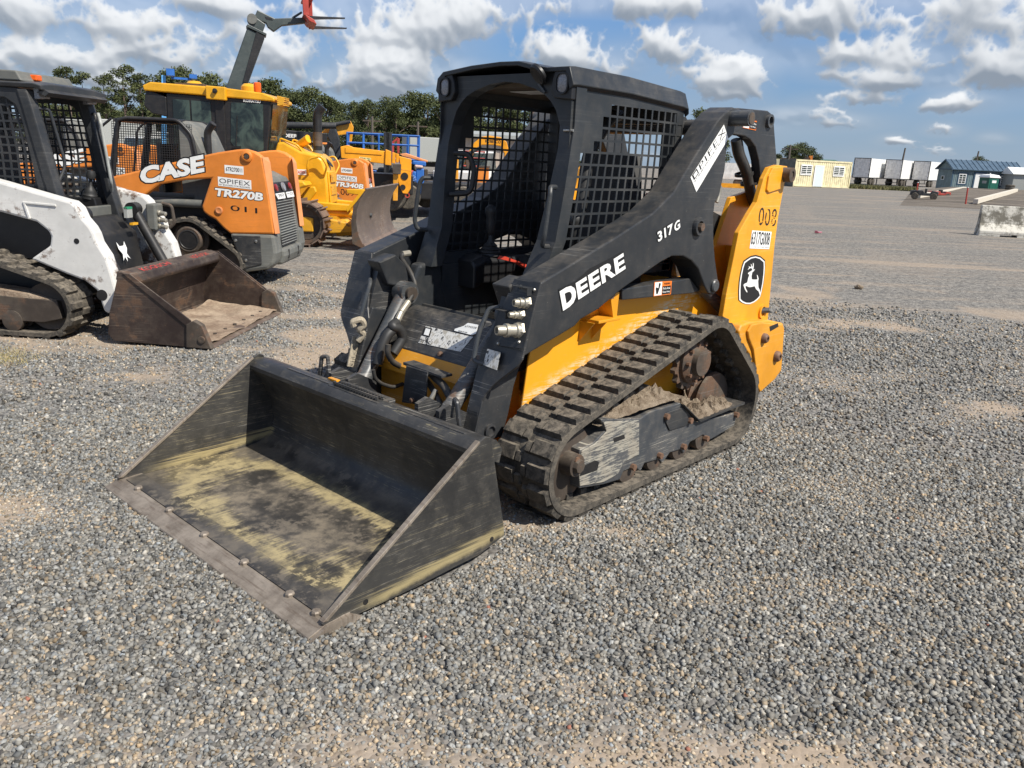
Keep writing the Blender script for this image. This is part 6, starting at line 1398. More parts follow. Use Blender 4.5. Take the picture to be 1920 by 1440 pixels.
for sgn in (-1, 1): part('track', belt([(-2.3, .42, .42), (1.3, .42, .42)], 1.0+sgn*1.0-.25, 1.0+sgn*1.0+.25, .06, .08), 'rust', e1, 40)
part('undercarriage', box((-1.5, .2, .4), (.6, 1.8, .95)), 'black', e1)
E2 = facing((640, 330), 28.)
e2 = thing('excavator', 'yellow excavator stick with black bucket curled in front of the pines', 'excavator', E2)
z48 = zo(480, 180, 4.8)
def e2p(pts, y0, y1, name, mat, bv=.02): return part(name, prism(E2.side(0, z48(pts)), 'y', y0, y1), mat, e2, bv=bv)
e2p([(590, 330), (640, 270), (780, 245), (850, 220), (880, 280), (860, 430), (835, 420), (845, 340), (740, 355), (650, 330)], .1, .5, 'stick', 'yellow')
e2p([(690, 245), (720, 290), (755, 390), (760, 560), (720, 590), (690, 470), (640, 370)], -.4, .3, 'bucket', 'dark', .05)
a_, b_ = E2.side(.0, z48([(640, 270), (850, 230)])); part('stick_cylinder', cyl((a_[0], 0, a_[1]), (b_[0], 0, b_[1]), .06), 'dark', e2, 40)
part('boom', prism(E2.side(0, z48([(540, 420), (600, 320), (640, 340), (600, 440)])), 'y', .1, .5), 'yellow', e2)
part('upper_body', box((-3.2, -.6, 1.0), (-.9, 1.8, 2.0)), 'yellow', e2, bv=.1)
for sgn in (-1, 1): part('track', belt([(-3.6, .42, .42), (-.2, .42, .42)], .6+sgn*1.0-.25, .6+sgn*1.0+.25, .06, .08), 'rust', e2, 40)
part('undercarriage', box((-3.0, -.2, .4), (-.8, 1.4, 1.0)), 'black', e2)

# --- yellow excavator with arched boom, seen through the cab screen
KF = facing((925, 330), 30.)
k1 = thing('excavator', 'yellow excavator with arched boom seen through the loader cab screen', 'excavator', KF)
z72 = zo(800, 230, 7.2)
def kp(pts, y0, y1, name, mat, bv=.02): return part(name, prism(KF.side(0, z72(pts)), 'y', y0, y1), mat, k1, bv=bv)
bk_ = kp([(500, 560), (560, 400), (640, 270), (740, 190), (850, 175), (1000, 195), (1080, 260), (1120, 420), (1110, 600), (1030, 610), (1050, 420), (1000, 320), (900, 300), (740, 300), (640, 400), (570, 560)], 0, .55, 'boom', 'telorange')
text('KOBELCO', *[(a, -.0, b) for a, b in KF.side(0, z72([(790, 268), (1000, 282), (790, 225)]))], MT['ink'], bk_, (0, -1, 0), .02, lift=.004)
kp([(520, 480), (600, 470), (620, 600), (540, 640)], -.1, .6, 'bucket', 'rust')
a_, b_ = KF.side(-.1, z72([(560, 420), (740, 330)])); part('boom_cylinder', cyl((a_[0], -.1, a_[1]), (b_[0], -.1, b_[1]), .06), 'dark', k1)
part('upper_body', box((.6, .0, 1.0), (2.5, 2.4, 1.9)), 'telorange', k1, bv=.1)
for sgn in (-1, 1): part('track', belt([(.2, .42, .42), (3.4, .42, .42)], 1.2+sgn*1.0-.25, 1.2+sgn*1.0+.25, .06, .08), 'rust', k1, 40)

# --- tan metal building, white trucks, posts behind the cab
bd_m = paint('tan metal siding', (.47, .39, .32), .6, dust=.1, chip=0, scr=0)
BF = facing((930, 330), 62.)
bt = thing('metal_building', 'tan metal building with white roof edge, seen through the loader cab screen', 'building', BF)
part('wall', box((-3.3, 0, 0), (2.6, 9, 2.85)), bd_m, bt)
bm = B()
for k in range(20): box((-3.3+k*.295, -.03, 0), (-3.24+k*.295, 0, 2.85), bm)
part('wall_ribs', bm, bd_m, bt)
part('roof', prism([(-.5, 2.85), (4.5, 3.35), (9.5, 2.85), (9.5, 2.95), (4.5, 3.5), (-.5, 3.15)], 'x', -3.5, 2.8), 'lightgrey', bt)
part('door', box((1.0, -.06, 0), (2.0, -.035, 2.1)), 'lightgrey', bt)
def box_truck(px, depth, label, turn, lx, body='lightgrey', cabm='lightgrey'):
    f = facing(px, depth, turn); t = thing('box_truck', label, 'truck', f)
    part('cargo_box', box((-lx/2, -.1, .95), (lx/2, 2.1, 3.0)), body, t, bv=.04)
    cb = part('cab', prism([(lx/2+.05, .6), (lx/2+.05, 2.3), (lx/2+1.0, 2.3), (lx/2+1.35, 1.5), (lx/2+2.0, 1.35), (lx/2+2.05, .6)], 'y', 0, 2.0), cabm, t, bv=.05)
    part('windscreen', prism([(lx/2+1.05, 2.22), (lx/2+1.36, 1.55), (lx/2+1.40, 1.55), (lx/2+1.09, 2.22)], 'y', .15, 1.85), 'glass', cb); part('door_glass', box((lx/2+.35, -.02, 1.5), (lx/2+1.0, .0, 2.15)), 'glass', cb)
    part('chassis', box((-lx/2, .4, .5), (lx/2+1.8, 1.6, .9)), 'black', t)
    for x in (-lx/2+.9, lx/2+1.0):
        for y in (.15, 1.85): wheel(t, (x, y, .42), (0, 1, 0), .42, .28)
    return t
def pickup(px, depth, label, turn, mat):
    f = facing(px, depth, turn); t = thing('pickup_truck', label, 'truck', f)
    part('body', loft([[(x, y, z) for x, z in ((-2.6, .45), (-2.6, 1.0), (-.9, 1.05), (1.2, 1.05), (2.5, .95), (2.6, .45))] for y in (0, .06, 1.74, 1.8)]), mat, t, bv=.04)
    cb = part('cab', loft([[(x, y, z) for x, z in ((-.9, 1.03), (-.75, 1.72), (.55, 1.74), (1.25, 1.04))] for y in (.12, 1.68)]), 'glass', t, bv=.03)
    part('roof', loft([[(x, y, z) for x, z in ((-.78, 1.70), (-.70, 1.78), (.50, 1.79), (.58, 1.72))] for y in (.12, 1.68)]), mat, cb, bv=.02)
    for x in (-1.7, 1.7):
        for y in (.1, 1.7): wheel(t, (x, y, .38), (0, 1, 0), .38, .24)
pickup((925, 330), 34., 'pale pickup truck facing the camera behind the loader cab screen', 78, 'white')
box_truck((800, 300), 74., 'pale grey box truck behind the blue platform rails', 20, 3.2)
box_truck((215, 300), 62., 'pale grey box truck behind the white loader, under the pines', 8, 6.)
pickup((300, 300), 40., 'white pickup truck behind the wire-screened orange loader cab', 30, 'white')
for px, dp, m_, lab, h in (((905, 360), 26., 'orange', 'orange steel post standing behind the loader cab screen', 1.25), ((848, 360), 26., 'yellowdirty', 'rusty yellow boom standing upright behind the far cab post', 1.5)):
    f = facing(px, dp); t = thing('steel_post', lab, 'post', f)
    part('post', prism([(-.17, 0), (-.19, h), (.17, h*1.02), (.19, .0)], 'y', -.15, .15), m_, t, bv=.03); part('foot_plate', box((-.3, -.3, 0), (.3, .3, .06)), 'rust', t); part('cap', box((-.21, -.17, h), (.20, .17, h+.05)), 'rust', t)
f = facing((888, 345), 33.); t = thing('boom_lift', 'small red lift basket behind the loader cab screen', 'lift', f)
part('base', box((-.6, 0, .3), (.6, 1.6, .8)), 'red', t, bv=.05); part('mast', box((-.15, .5, .8), (.15, .8, 1.5)), 'red', t)
for z in (1.2, 1.5, 1.75): part('basket_rail', tube([(-.4, 0, z), (.4, 0, z), (.4, .7, z), (-.4, .7, z), (-.4, 0, z)], .03, 6), 'red', t)
for x in (-.5, .5): wheel(t, (x, .2, .3), (0, 1, 0), .3, .2); wheel(t, (x, 1.4, .3), (0, 1, 0), .3, .2)

# --- blue scissor lift, mast truck, red arm
SF = facing((720, 300), 27.)
sl_ = thing('scissor_lift', 'bright blue scissor lift with long guard rails above the amber boom', 'lift', SF)
(xa, za), (xb, zb), (xc, zc), (xd, zd) = SF.side(0, X8([(405, 545), (1490, 605), (1480, 745), (405, 695)]))
def rail(pts, r=.028, name='guard_rail'): return part(name, tube(pts, r, 6), 'blue', sl_, 50)
zt, zl = (za+zb)/2, (zc+zd)/2
for y in (0, 1.1):
    rail([(xa, y, zt), (xb, y, zt)]); rail([(xa, y, zl), (xb, y, zl)], .03); rail([(xa, y, zl-.45), (xb, y, zl-.45)], .05, 'toe_board')
    for x in (xa, xa+.5, (xa+xb)/2-.15, (xa+xb)/2+.25, xb-.35, xb): rail([(x, y, zl-.45), (x, y, zt)], .03, 'guard_post')
for x in (xa, xb):
    for z in (zt, zl): rail([(x, 0, z), (x, 1.1, z)])
part('platform', box((xa, 0, zl-.56), (xb, 1.1, zl-.46)), 'blue', sl_)
for k in range(2):
    for y in (.2, .9):
        rail([(xa+.3, y, .55+k*.25), (xb-.3, y, .8+k*.25)], .05, 'scissor_arm'); rail([(xa+.3, y, .8+k*.25), (xb-.3, y, .55+k*.25)], .05, 'scissor_arm')
part('base', box((xa+.1, 0, .2), (xb-.1, 1.1, .6)), 'blue', sl_, bv=.04)
for x in (xa+.35, xb-.35):
    for y in (.05, 1.05): wheel(sl_, (x, y, .24), (0, 1, 0), .24, .18)
FF = facing((728, 300), 25.5)
fl = thing('forklift', 'dark forklift mast standing in front of the blue rails', 'forklift', FF)
(xa, za), (xb, zb) = FF.side(0, X8([(955, 545), (1080, 545)]))
for x in (xa, xb-.18): part('mast_channel', box((x, 0, .3), (x+.18, .22, za)), 'dark', fl, bv=.01)
part('mast_crossbar', box((xa, .02, za-.15), (xb, .2, za)), 'dark', fl); part('mast_crossbar', box((xa, .02, za-1.0), (xb, .2, za-.9)), 'dark', fl)
part('body', box((xa-.2, .25, .3), (xb+.2, 1.8, 1.1)), 'black', fl, bv=.08); part('carriage', box((xa-.1, -.08, .5), (xb+.1, .0, .9)), 'rust', fl)
for x in (xa-.1, xb+.1):
    for y in (.5, 1.6): wheel(fl, (x, y, .32), (1, 0, 0), .32, .2)
RF = facing((744, 300), 29.)
rr_ = thing('crane_arm', 'small faded red folding crane arm right of the dark mast', 'crane', RF)
for pts in ([(1075, 690), (1160, 620), (1185, 640), (1090, 720)], [(1150, 620), (1195, 640), (1190, 860), (1160, 860)], [(1075, 690), (1110, 700), (1110, 900), (1075, 900)]): part('arm', prism(RF.side(0, X8(pts)), 'y', 0, .2), 'red', rr_, bv=.01)
part('base', box((-.6, -.1, 0), (.6, .9, 1.0)), 'red', rr_, bv=.05)
GF = facing((785, 350), 24.)
gb = thing('boom_lift', 'bright blue lift base with hoses and pale covers beside the cab post', 'lift', GF)
gp = lambda pts, y0, y1, n, m_: part(n, prism(GF.side(0, X8(pts)), 'y', y0, y1), m_, gb, bv=.03)
gp([(1440, 1090), (1560, 1090), (1560, 1330), (1440, 1330)], 0, .6, 'tank', 'blue'); gp([(1390, 1130), (1440, 1130), (1440, 1260), (1390, 1260)], -.1, .5, 'side_box', 'blue'); gp([(1470, 1330), (1540, 1330), (1530, 1480), (1470, 1480)], 0, .5, 'tank', 'blue')
gp([(1385, 970), (1590, 985), (1590, 1060), (1385, 1030)], .1, .6, 'cover', 'blue'); gp([(1420, 1030), (1545, 1045), (1540, 1085), (1425, 1075)], -.05, .5, 'rag', plain('pale cloth', (.6, .42, .36)))
part('chassis', box((-.6, .0, .3), (1.6, 1.4, .8)), 'black', gb, bv=.04)
for x in (-.3, 1.3): wheel(gb, (x, .0, .36), (0, 1, 0), .36, .25); wheel(gb, (x, 1.3, .36), (0, 1, 0), .36, .25)
for k in range(4):
    a_ = GF.side(-.1, X8([(1400+k*15, 1130+k*30), (1385, 1180+k*30), (1430+k*10, 1220+k*20)])); part('hose', tube(rounded([(x, -.12, z) for x, z in a_], 4, .4), .015, 6), 'blue', gb)
QF = facing((775, 330), 25.)
tb = thing('low_loader', 'orange-brown loader boom and trailer deck left of the cab post', 'trailer', QF)
for pts, n, m_ in (([(1190, 870), (1290, 855), (1560, 950), (1620, 965), (1615, 1000), (1540, 985), (1230, 905)], 'boom', 'orange2'), ([(1370, 1265), (1440, 1270), (1440, 1440), (1340, 1440)], 'stabiliser', 'rust'), ([(1560, 1100), (1620, 1100), (1620, 1300), (1570, 1300)], 'post', 'rust')): part(n, prism(QF.side(0, X8(pts)), 'y', .2, .6), m_, tb, bv=.02)
part('deck', box((-1.2, .2, .55), (2.2, 1.6, .8)), 'rust', tb, bv=.03)
for x in (-.5, .4, 1.3): wheel(tb, (x, .15, .35), (0, 1, 0), .35, .22)
# blue boom behind the bulldozer cab
f = facing((322, 250), 30.); t = thing('boom_lift', 'light blue boom mast standing behind the bulldozer cab', 'lift', f)
a_, b_, c_, d_ = f.side(0, [(300, 222), (306, 175), (310, 175), (306, 222)])
part('mast', prism([(a_[0]-.05, .6), (b_[0]-.02, b_[1]+.6), (b_[0]+.12, b_[1]+.6), (a_[0]+.12, .6)], 'y', 0, .15), plain('light blue paint', (.12, .38, .72), .45), t, bv=.01)
part('basket', box((-.05, -.2, b_[1]+.60), (.22, .3, b_[1]+.82)), 'blue', t); part('jib', box((.1, 0, b_[1]+.50), (.75, .1, b_[1]+.57)), 'blue', t); part('jib_head', box((.70, -.1, b_[1]+.56), (.95, .3, b_[1]+.70)), 'blue', t)
part('base', box((-.8, -.3, .25), (.8, 1.2, .8)), 'blue', t, bv=.04)
for x in (-.6, .6): wheel(t, (x, -.25, .3), (0, 1, 0), .3, .22); wheel(t, (x, 1.15, .3), (0, 1, 0), .3, .22)

# ---------------------------------------------------------------- right side: office container, trailers, shed
f = Fr(-79.59, -35.275, math.degrees(math.atan2(-31.962+35.275, -86.26+79.59)))
MT['cream'] = paint('cream paint', (.74, .665, .42), .5, dust=.08, chip=.1, scr=0)
co = thing('office_container', 'cream corrugated site office container with pale blue door and two barred windows', 'container', f)
Lc, Hc, Dc = 7.4, 2.75, 2.6
# local x runs to the right along the front, local -y is towards the viewer on this frame? the front lies on y = 0
sg = 1 if f.eye.y > 0 else -1
part('shell', box((0, -sg*Dc, .12), (Lc, -sg*.06, Hc)), 'cream', co)
for k in range(26):
    x = .12+k*(Lc-.24)/26; part('rib', prism([(x, -sg*.06), (x+.05, -sg*.025), (x+.18, -sg*.025), (x+.23, -sg*.06)], 'z', .2, Hc-.12), 'cream', co)
for z0, z1 in ((.05, .22), (Hc-.14, Hc+.02)): part('rail', box((0, -sg*.07, z0), (Lc, sg*.02, z1)), 'cream', co)
for x in (0, Lc-.12): part('corner_post', box((x, -sg*.1, .02), (x+.12, sg*.02, Hc)), 'cream', co)
part('end_wall', box((-.012, -sg*Dc, .05), (0, 0, Hc)), 'greyplastic', co)  # dark grey over the cream shell paints in the shade on this end
part('door', box((2.62, 0, .12), (3.62, sg*.05, 2.15)), plain('pale blue door', (.62, .72, .80)), co); part('door_frame', prism([(2.52, .1), (2.52, 2.27), (3.72, 2.27), (3.72, .1), (3.62, .1), (3.62, 2.16), (2.62, 2.16), (2.62, .1)], 'y', 0, sg*.06), 'white', co)
for x0 in (.75, 5.0):
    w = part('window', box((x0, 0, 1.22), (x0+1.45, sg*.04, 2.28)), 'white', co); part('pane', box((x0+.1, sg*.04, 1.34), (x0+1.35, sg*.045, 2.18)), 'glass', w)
    for k in range(5): part('window_bar', box((x0+.1, sg*.045, 1.38+k*.19), (x0+1.35, sg*.07, 1.44+k*.19)), 'white', w)
    part('window_bar', box((x0+.68, sg*.045, 1.34), (x0+.76, sg*.075, 2.18)), 'white', w)

MT['trdoor'] = paint('grey trailer door', (.80, .77, .72), .5, dust=.12, chip=.3, scr=.3); MT['trside'] = paint('white trailer side', (.78, .78, .76), .4, dust=.08, chip=.1, scr=.05)
for k, (px, dp, lab) in enumerate((((1611, 345), 132, 'white semi-trailer with grey rear doors, nearest to the cream container'), ((1670, 347), 134, 'white semi-trailer with grey rear doors, middle one of three'), ((1722, 349), 136, 'white semi-trailer with grey rear doors, next to the blue shed'))):
    x, y = on_ground(px, dp); f = Fr(x, y, 182); t = thing('semi_trailer', lab, 'trailer', f, group='semi-trailers parked in a row')
    part('box_body', box((.05, -1.28, 1.15), (14., 1.28, 4.0)), 'trside', t)
    part('rear_frame', prism([(-1.30, 1.05), (-1.30, 4.05), (1.30, 4.05), (1.30, 1.05), (1.2, 1.05), (1.2, 3.95), (-1.2, 3.95), (-1.2, 1.05)], 'x', -.03, .04), 'dark', t)
    for y0, y1 in ((-1.19, -.01), (.01, 1.19)):
        d_ = part('door', box((-.02, y0, 1.12), (.045, y1, 3.93)), 'trdoor', t)
        for yy in (y0+.25, y1-.25): part('lock_rod', cyl((-.035, yy, 1.15), (-.035, yy, 3.9), .02, n=6), 'trdoor', d_)
        for zz in (1.5, 2.3, 3.1, 3.7): part('hinge', box((-.04, (y0 if y0 < -.5 else y1)-.06, zz), (-.02, (y0 if y0 < -.5 else y1)+.06, zz+.08)), 'dark', d_)
    part('under_bar', box((-.02, -1.0, .45), (.04, 1.0, .55)), 'dark', t)
    for yy in (-.8, .8): part('bar_post', box((-.02, yy-.04, .5), (.04, yy+.04, 1.1)), 'dark', t)
    part('side_rail', box((.0, -1.29, 1.0), (14., 1.29, 1.15)), 'dark', t)
    for xx in (1.5, 2.8):
        for yy in (-1.0, 1.0): wheel(t, (xx, yy, .5), (0, 1, 0), .5, .45)
    for yy in (-.8, .8): part('landing_leg', box((10.5, yy-.06, .0), (10.65, yy+.06, 1.1)), 'dark', t)
# blue-grey shed
x, y = on_ground((1781, 352), 84); f = Fr(x, y, 135)            # local x along the long front, which faces local -y or +y
sh = thing('garden_shed', 'blue-grey timber shed with blue metal roof, white door and white windows', 'shed', f)
sg = 1 if f.eye.y > 0 else -1
MT['shedwall'] = paint('blue-grey siding', (.155, .215, .225), .6, dust=.05, chip=0, scr=0); MT['shedtrim'] = plain('dark blue trim', (.035, .075, .12), .5); MT['shedroof'] = paint('blue metal roof', (.060, .105, .155), .4, dust=.1, chip=0, scr=0)
Ls, Ds, Hs = 6.9, 2.7, 2.55
part('wall', box((0, -sg*Ds, .1), (Ls, 0, Hs)), 'shedwall', sh)
part('gable', prism([(-sg*Ds, Hs), (0, Hs), (-sg*Ds/2, Hs+.78)], 'x', .0, .05), 'shedwall', sh)
part('gable', prism([(-sg*Ds, Hs), (0, Hs), (-sg*Ds/2, Hs+.78)], 'x', Ls-.05, Ls), 'shedwall', sh)
bm = B()
for k in range(33): box((k*.2+.03, 0, .1), (k*.2+.05, sg*.012, Hs), bm)
part('siding_grooves', bm, 'shedtrim', sh)
for yy, y2 in ((sg*.25, -sg*Ds/2), (-sg*(Ds+.25), -sg*Ds/2)):
    rp_ = part('roof', loft([[(xx, yy, Hs-.13), (xx, y2, Hs+.80), (xx, y2, Hs+.86), (xx, yy, Hs-.06)] for xx in (-.25, Ls+.25)]), 'shedroof', sh)
    for k in range(15): 
        xx = -.2+k*(Ls+.4)/14; part('roof_rib', loft([[(a, yy, Hs-.06), (a, y2, Hs+.86), (a, y2, Hs+.91), (a, yy, Hs-.01)] for a in (xx, xx+.06)]), 'shedroof', rp_)
part('gable_trim', box((-.27, -sg*(Ds+.25), Hs-.16), (-.23, sg*.25, Hs-.06)), 'shedtrim', sh)
for x0 in (0, Ls-.12): part('corner_trim', box((x0-.02, -.02, .1), (x0+.12, sg*.03, Hs)), 'shedtrim', sh)
part('door', box((2.35, 0, .12), (3.3, sg*.05, 2.15)), 'white', sh); part('door_trim', prism([(2.2, .1), (2.2, 2.3), (3.45, 2.3), (3.45, .1), (3.3, .1), (3.3, 2.15), (2.35, 2.15), (2.35, .1)], 'y', 0, sg*.06), 'shedtrim', sh)
for x0 in (.7, 5.0):
    part('window_trim', box((x0-.12, 0, .98), (x0+.87, sg*.03, 2.17)), 'shedtrim', sh); w = part('window', box((x0, 0, 1.1), (x0+.75, sg*.05, 2.05)), 'white', sh)
    for i in range(2):
        for j in range(4): part('pane', box((x0+.06+i*.34, sg*.05, 1.16+j*.215), (x0+.06+i*.34+.28, sg*.056, 1.16+j*.215+.17)), 'glass', w)
part('end_window', box((-.03, -sg*1.9, 1.4), (0, -sg*1.35, 1.8)), 'white', sh); part('end_pane', box((-.035, -sg*1.83, 1.45), (-.028, -sg*1.42, 1.75)), 'glass', sh)
# portable toilet
x, y = on_ground((1851, 356), 79); f = Fr(x, y, 150)
pt = thing('portable_toilet', 'green portable toilet with white roof in front of the shed', 'toilet', f); sg = 1 if f.eye.y > 0 else -1
MT['ptg'] = plain('green plastic', (.012, .10, .07), .45)
part('cabin', box((-.58, -.58, .1), (.58, .58, 1.78)), 'ptg', pt, bv=.03); part('door', box((-.42, sg*.58, .2), (.42, sg*.61, 1.7)), 'ptg', pt, bv=.01)
part('roof', loft([[(sx*.64*k, sy*.64*k, z) for sx, sy in ((-1, -1), (1, -1), (1, 1), (-1, 1))] for k, z in ((1, 1.78), (1, 1.86), (.85, 2.02), (.3, 2.10))]), 'white', pt, bv=.02); part('vent_pipe', cyl((0, 0, 2.05), (0, 0, 2.2), .05), 'white', pt)
part('door_sign', box((-.25, sg*.612, 1.32), (.25, sg*.616, 1.55)), 'white', pt); part('side_sign', box((-.585, -.3, 1.25), (-.581, .2, 1.5)), 'lightgrey', pt)
part('skid', box((-.6, -.6, 0), (.6, .6, .1)), 'black', pt)
# grey metal container with white roof at the edge of the picture
x, y = on_ground((1896, 356), 82); f = Fr(x, y, 128); g2 = thing('storage_container', 'grey metal storage building with white roof at the right edge', 'container', f); sg = 1 if f.eye.y > 0 else -1
part('shell', box((0, -sg*2.4, .1), (6, 0, 2.3)), 'lightgrey', g2); part('roof', prism([(sg*.2, 2.28), (-sg*1.2, 2.9), (-sg*2.6, 2.28), (-sg*2.6, 2.22), (sg*.2, 2.22)], 'x', -.2, 6.2), 'white', g2)
part('door', box((1.4, 0, .1), (2.3, sg*.03, 2.0)), 'trdoor', g2); part('door', box((2.35, 0, .1), (3.0, sg*.03, 2.0)), 'white', g2); part('red_panel', box((3.3, 0, .1), (6, sg*.04, 2.1)), 'red', g2)
for k in range(2): 
    t_ = thing('tyre', ('old tyre leaning by the grey storage building, upper of two', 'old tyre lying by the grey storage building, lower of two')[k], 'tyre', loc=None); x, y = on_ground((1893, 356), 78); t_.location = (x, y, .0); part('tread', lathe((0, 0, .02+k*.24), (0, 0, 1), [(.22, 0), (.36, 0), (.40, .04), (.40, .18), (.36, .22), (.22, .22)], 20), 'rubber', t_, 40); t_.location.z = .75
m, N = newmat('dark fine gravel'); v = N.n('ShaderNodeTexCoord').outputs['Object']; w1 = N.noise(N.mapping(N.mapping(v, (1, 1, 1), (0, 0, -R(105))), (.12, .9, 1)), 1., 6, .66); w2 = N.noise(v, 6, 4, .7)
mat_out(N, N.mix(N.ramp(N.math('ADD', N.math('MULTIPLY', w1, .75), N.math('MULTIPLY', w2, .25)), .38, .62), (.075, .065, .055, 1), (.20, .17, .135, 1)), .9, w2, 0, .2, .5, .03); RAMPM = m
# ramp of dark gravel up to the shed, with timber edges
rv = []
def rpt(px, depth, z): x, y = on_ground(px, depth); return (x, y, z)
ramp = B()
P_ = [[rpt((1688+280*i/8+k*3, 380), 46+k*5., .004+.78*max(0, min(1, (k-.6)/5.4))**1.2*max(0, min(1, (i-.6+k*.25)/3.))) for i in range(12)] for k in range(8)]
GV = [[ramp.verts.new(p) for p in row] for row in P_]
for r0, r1 in zip(GV, GV[1:]):
    for i in range(len(r0)-1): ramp.faces.new((r0[i], r0[i+1], r1[i+1], r1[i]))
bmesh.ops.recalc_face_normals(ramp, faces=ramp.faces)
o = part('gravel_ramp', ramp, RAMPM, None, 60); o['kind'] = 'structure'
MT['timber'] = plain('pale timber', (.58, .53, .44), .8)
for (p0, d0, z0), (p1, d1, z1), lab in ((((1722, 369), 60, .25), ((1808, 357), 78, .72), 'pale timber edging the ramp beside the shed'), (((1830, 373), 52, .25), ((1905, 358), 74, .80), 'pale timber edging the ramp at the right edge')):
    a, b = Vector(rpt(p0, d0, z0)), Vector(rpt(p1, d1, z1)); c_ = (a+b)/2; t = thing('timber_beam', lab, 'beam', loc=c_)
    d = (b-a); part('beam', obox((0, 0, 0), (d.length, .28, .28), Vector((d.x, d.y, d.z)).to_track_quat('X', 'Z').to_matrix()), 'timber', t)
for p0, d0, h, z0, lab in (((1718, 368), 58, 1.12, .05, 'red marker post beside the small utility truck'), ((1812, 374), 52, 1.05, .0, 'red marker post in front of the shed door')):
    x, y, z = rpt(p0, d0, z0); t = thing('marker_post', lab, 'post', loc=(x, y, z)); part('stake', tube([(0, 0, 0), (.01, -.04, h)], [.05, .045], 8), 'red', t, 40); part('cap', cyl((.01, -.04, h), (.01, -.04, h+.05), .06, n=10), 'white', t)
# small utility trucks
def cart(px, dp, label, mat, turn, sc):
    f = facing(px, dp, turn); t = thing('utility_vehicle', label, 'vehicle', f); t.scale = (sc,)*3; t.location.z = .06
    part('body', loft([[(x, y, z) for x, z in ((-1.5, .45), (-1.5, 1.0), (-.2, 1.05), (0, .75), (.6, .75), (.75, 1.05), (1.4, .95), (1.45, .45))] for y in (-.7, .7)]), mat, t, bv=.05)
    part('seat', box((.0, -.6, .75), (.25, .6, 1.25)), 'seat', t, bv=.05); part('fender', prism([(-1.35, .55), (-1.25, .85), (-.75, .9), (-.5, .6), (-.55, .55)], 'y', -.76, -.70), 'black', t)
    for x in (-.95, 1.0):
        for y in (-.68, .68): wheel(t, (x, y, .38), (0, 1, 0), .38, .28)
    part('headlamp', cyl((1.44, -.4, .8), (1.48, -.4, .8), .09), 'lens', t); part('headlamp', cyl((1.44, .4, .8), (1.48, .4, .8), .09), 'lens', t)
cart((1733, 364), 58, 'dark rusty utility vehicle parked beside the ramp', 'dark2', 0, .60); cart((1762, 360), 64, 'small red utility vehicle between the dark one and the shed', 'red', 20, .5)
# concrete barrier
f = Fr(*L0.top(0, [(1830, 440)])[0], 116.)
MT['conc'] = None
m, N = newmat('weathered white concrete'); v = N.n('ShaderNodeTexCoord').outputs['Object']; n1, n2 = N.noise(v, 2.6, 8, .72), N.noise(v, 11, 6, .7)
c = N.mix(N.ramp(n1, .42, .56), (.20, .185, .15, 1), (.66, .63, .55, 1)); c = N.mix(N.math('MULTIPLY', N.ramp(n2, .55, .7), .6), c, (.13, .11, .085, 1)); mat_out(N, c, .9, n2, 0, .2, .5, .02); MT['conc'] = m
br_ = thing('concrete_barrier', 'weathered white concrete road barrier standing on the gravel at right', 'barrier', f)
pr = [(-.30, .06), (-.30, .14), (-.16, .36), (-.09, .86), (.09, .86), (.16, .36), (.30, .14), (.30, .06)]
o = part('barrier_body', prism(pr, 'x', 0, 4.2), 'conc', br_, bv=.015)
for x0, x1 in ((0, .55), (1.0, 2.6), (3.4, 4.2)): part('foot', prism([(-.30, 0), (-.30, .06), (.30, .06), (.30, 0)], 'x', x0, x1), 'conc', br_)
# poles
def pole(px, dp, ytop, label, arms_=1, lean=0.):
    x, y = on_ground(px, dp); d = pix_dir((px[0], ytop)); hz = Vector((x-CAM_POS.x, y-CAM_POS.y, 0)).length; h = CAM_POS.z+d.z/math.hypot(d.x, d.y)*hz
    f = Fr(x, y, math.degrees(math.atan2(d.y, d.x))-90); t = thing('utility_pole', label, 'pole', f, group='utility poles')
    part('shaft', tube([(0, 0, 0), (lean*h, 0, h)], [.20, .13], 8), plain('weathered pole timber', (.10, .085, .07), .9), t, 40)
    for k in range(arms_): part('crossarm', box((-1.1+lean*h, -.06, h-.6-k*1.3), (1.1+lean*h, .06, h-.45-k*1.3)), 'rust', t)
pole((1685, 330), 150, 277, 'leaning utility pole above the semi-trailers', 0, .05); pole((1823, 335), 160, 283, 'utility pole above the shed roof', 0, .03); pole((1476, 320), 120, 272, 'utility pole with crossarms beside the oak at right', 3)
pole((698, 280), 100, 218, 'utility pole in front of the tree line, above the amber boom', 4); pole((783, 285), 100, 228, 'utility pole in front of the tree line, beside the cab post', 4)
# green-roofed building, tan roof far right
f = facing((1553, 320), 170); t = thing('farm_building', 'distant building with pale green roof behind the cream container', 'building', f)
part('wall', box((-3.4, 0, 0), (3.6, 6, 2.9)), 'cream', t); part('roof', prism([(-4.2, 2.8), (-1.5, 4.1), (1.0, 4.1), (3.9, 2.9), (3.9, 2.7), (-4.2, 2.6)], 'y', -.4, 6.4), plain('pale green roof', (.22, .42, .33), .5), t)
f = facing((1517, 300), 140); t = thing('excavator', 'far rusty excavator arm in front of the oak at right', 'excavator', f)
part('boom', prism([(-2.4, 2.0), (-.6, 3.9), (.0, 4.0), (.2, 3.6), (-1.2, 2.0)], 'y', 0, .5), 'rust', t); part('stick', prism([(-.1, 4.1), (.5, 4.2), (.6, 2.2), (.2, 1.6)], 'y', 0, .4), 'orange', t); part('body', box((-5.5, -1, .8), (-2, 1.6, 2.4)), 'yellow', t)
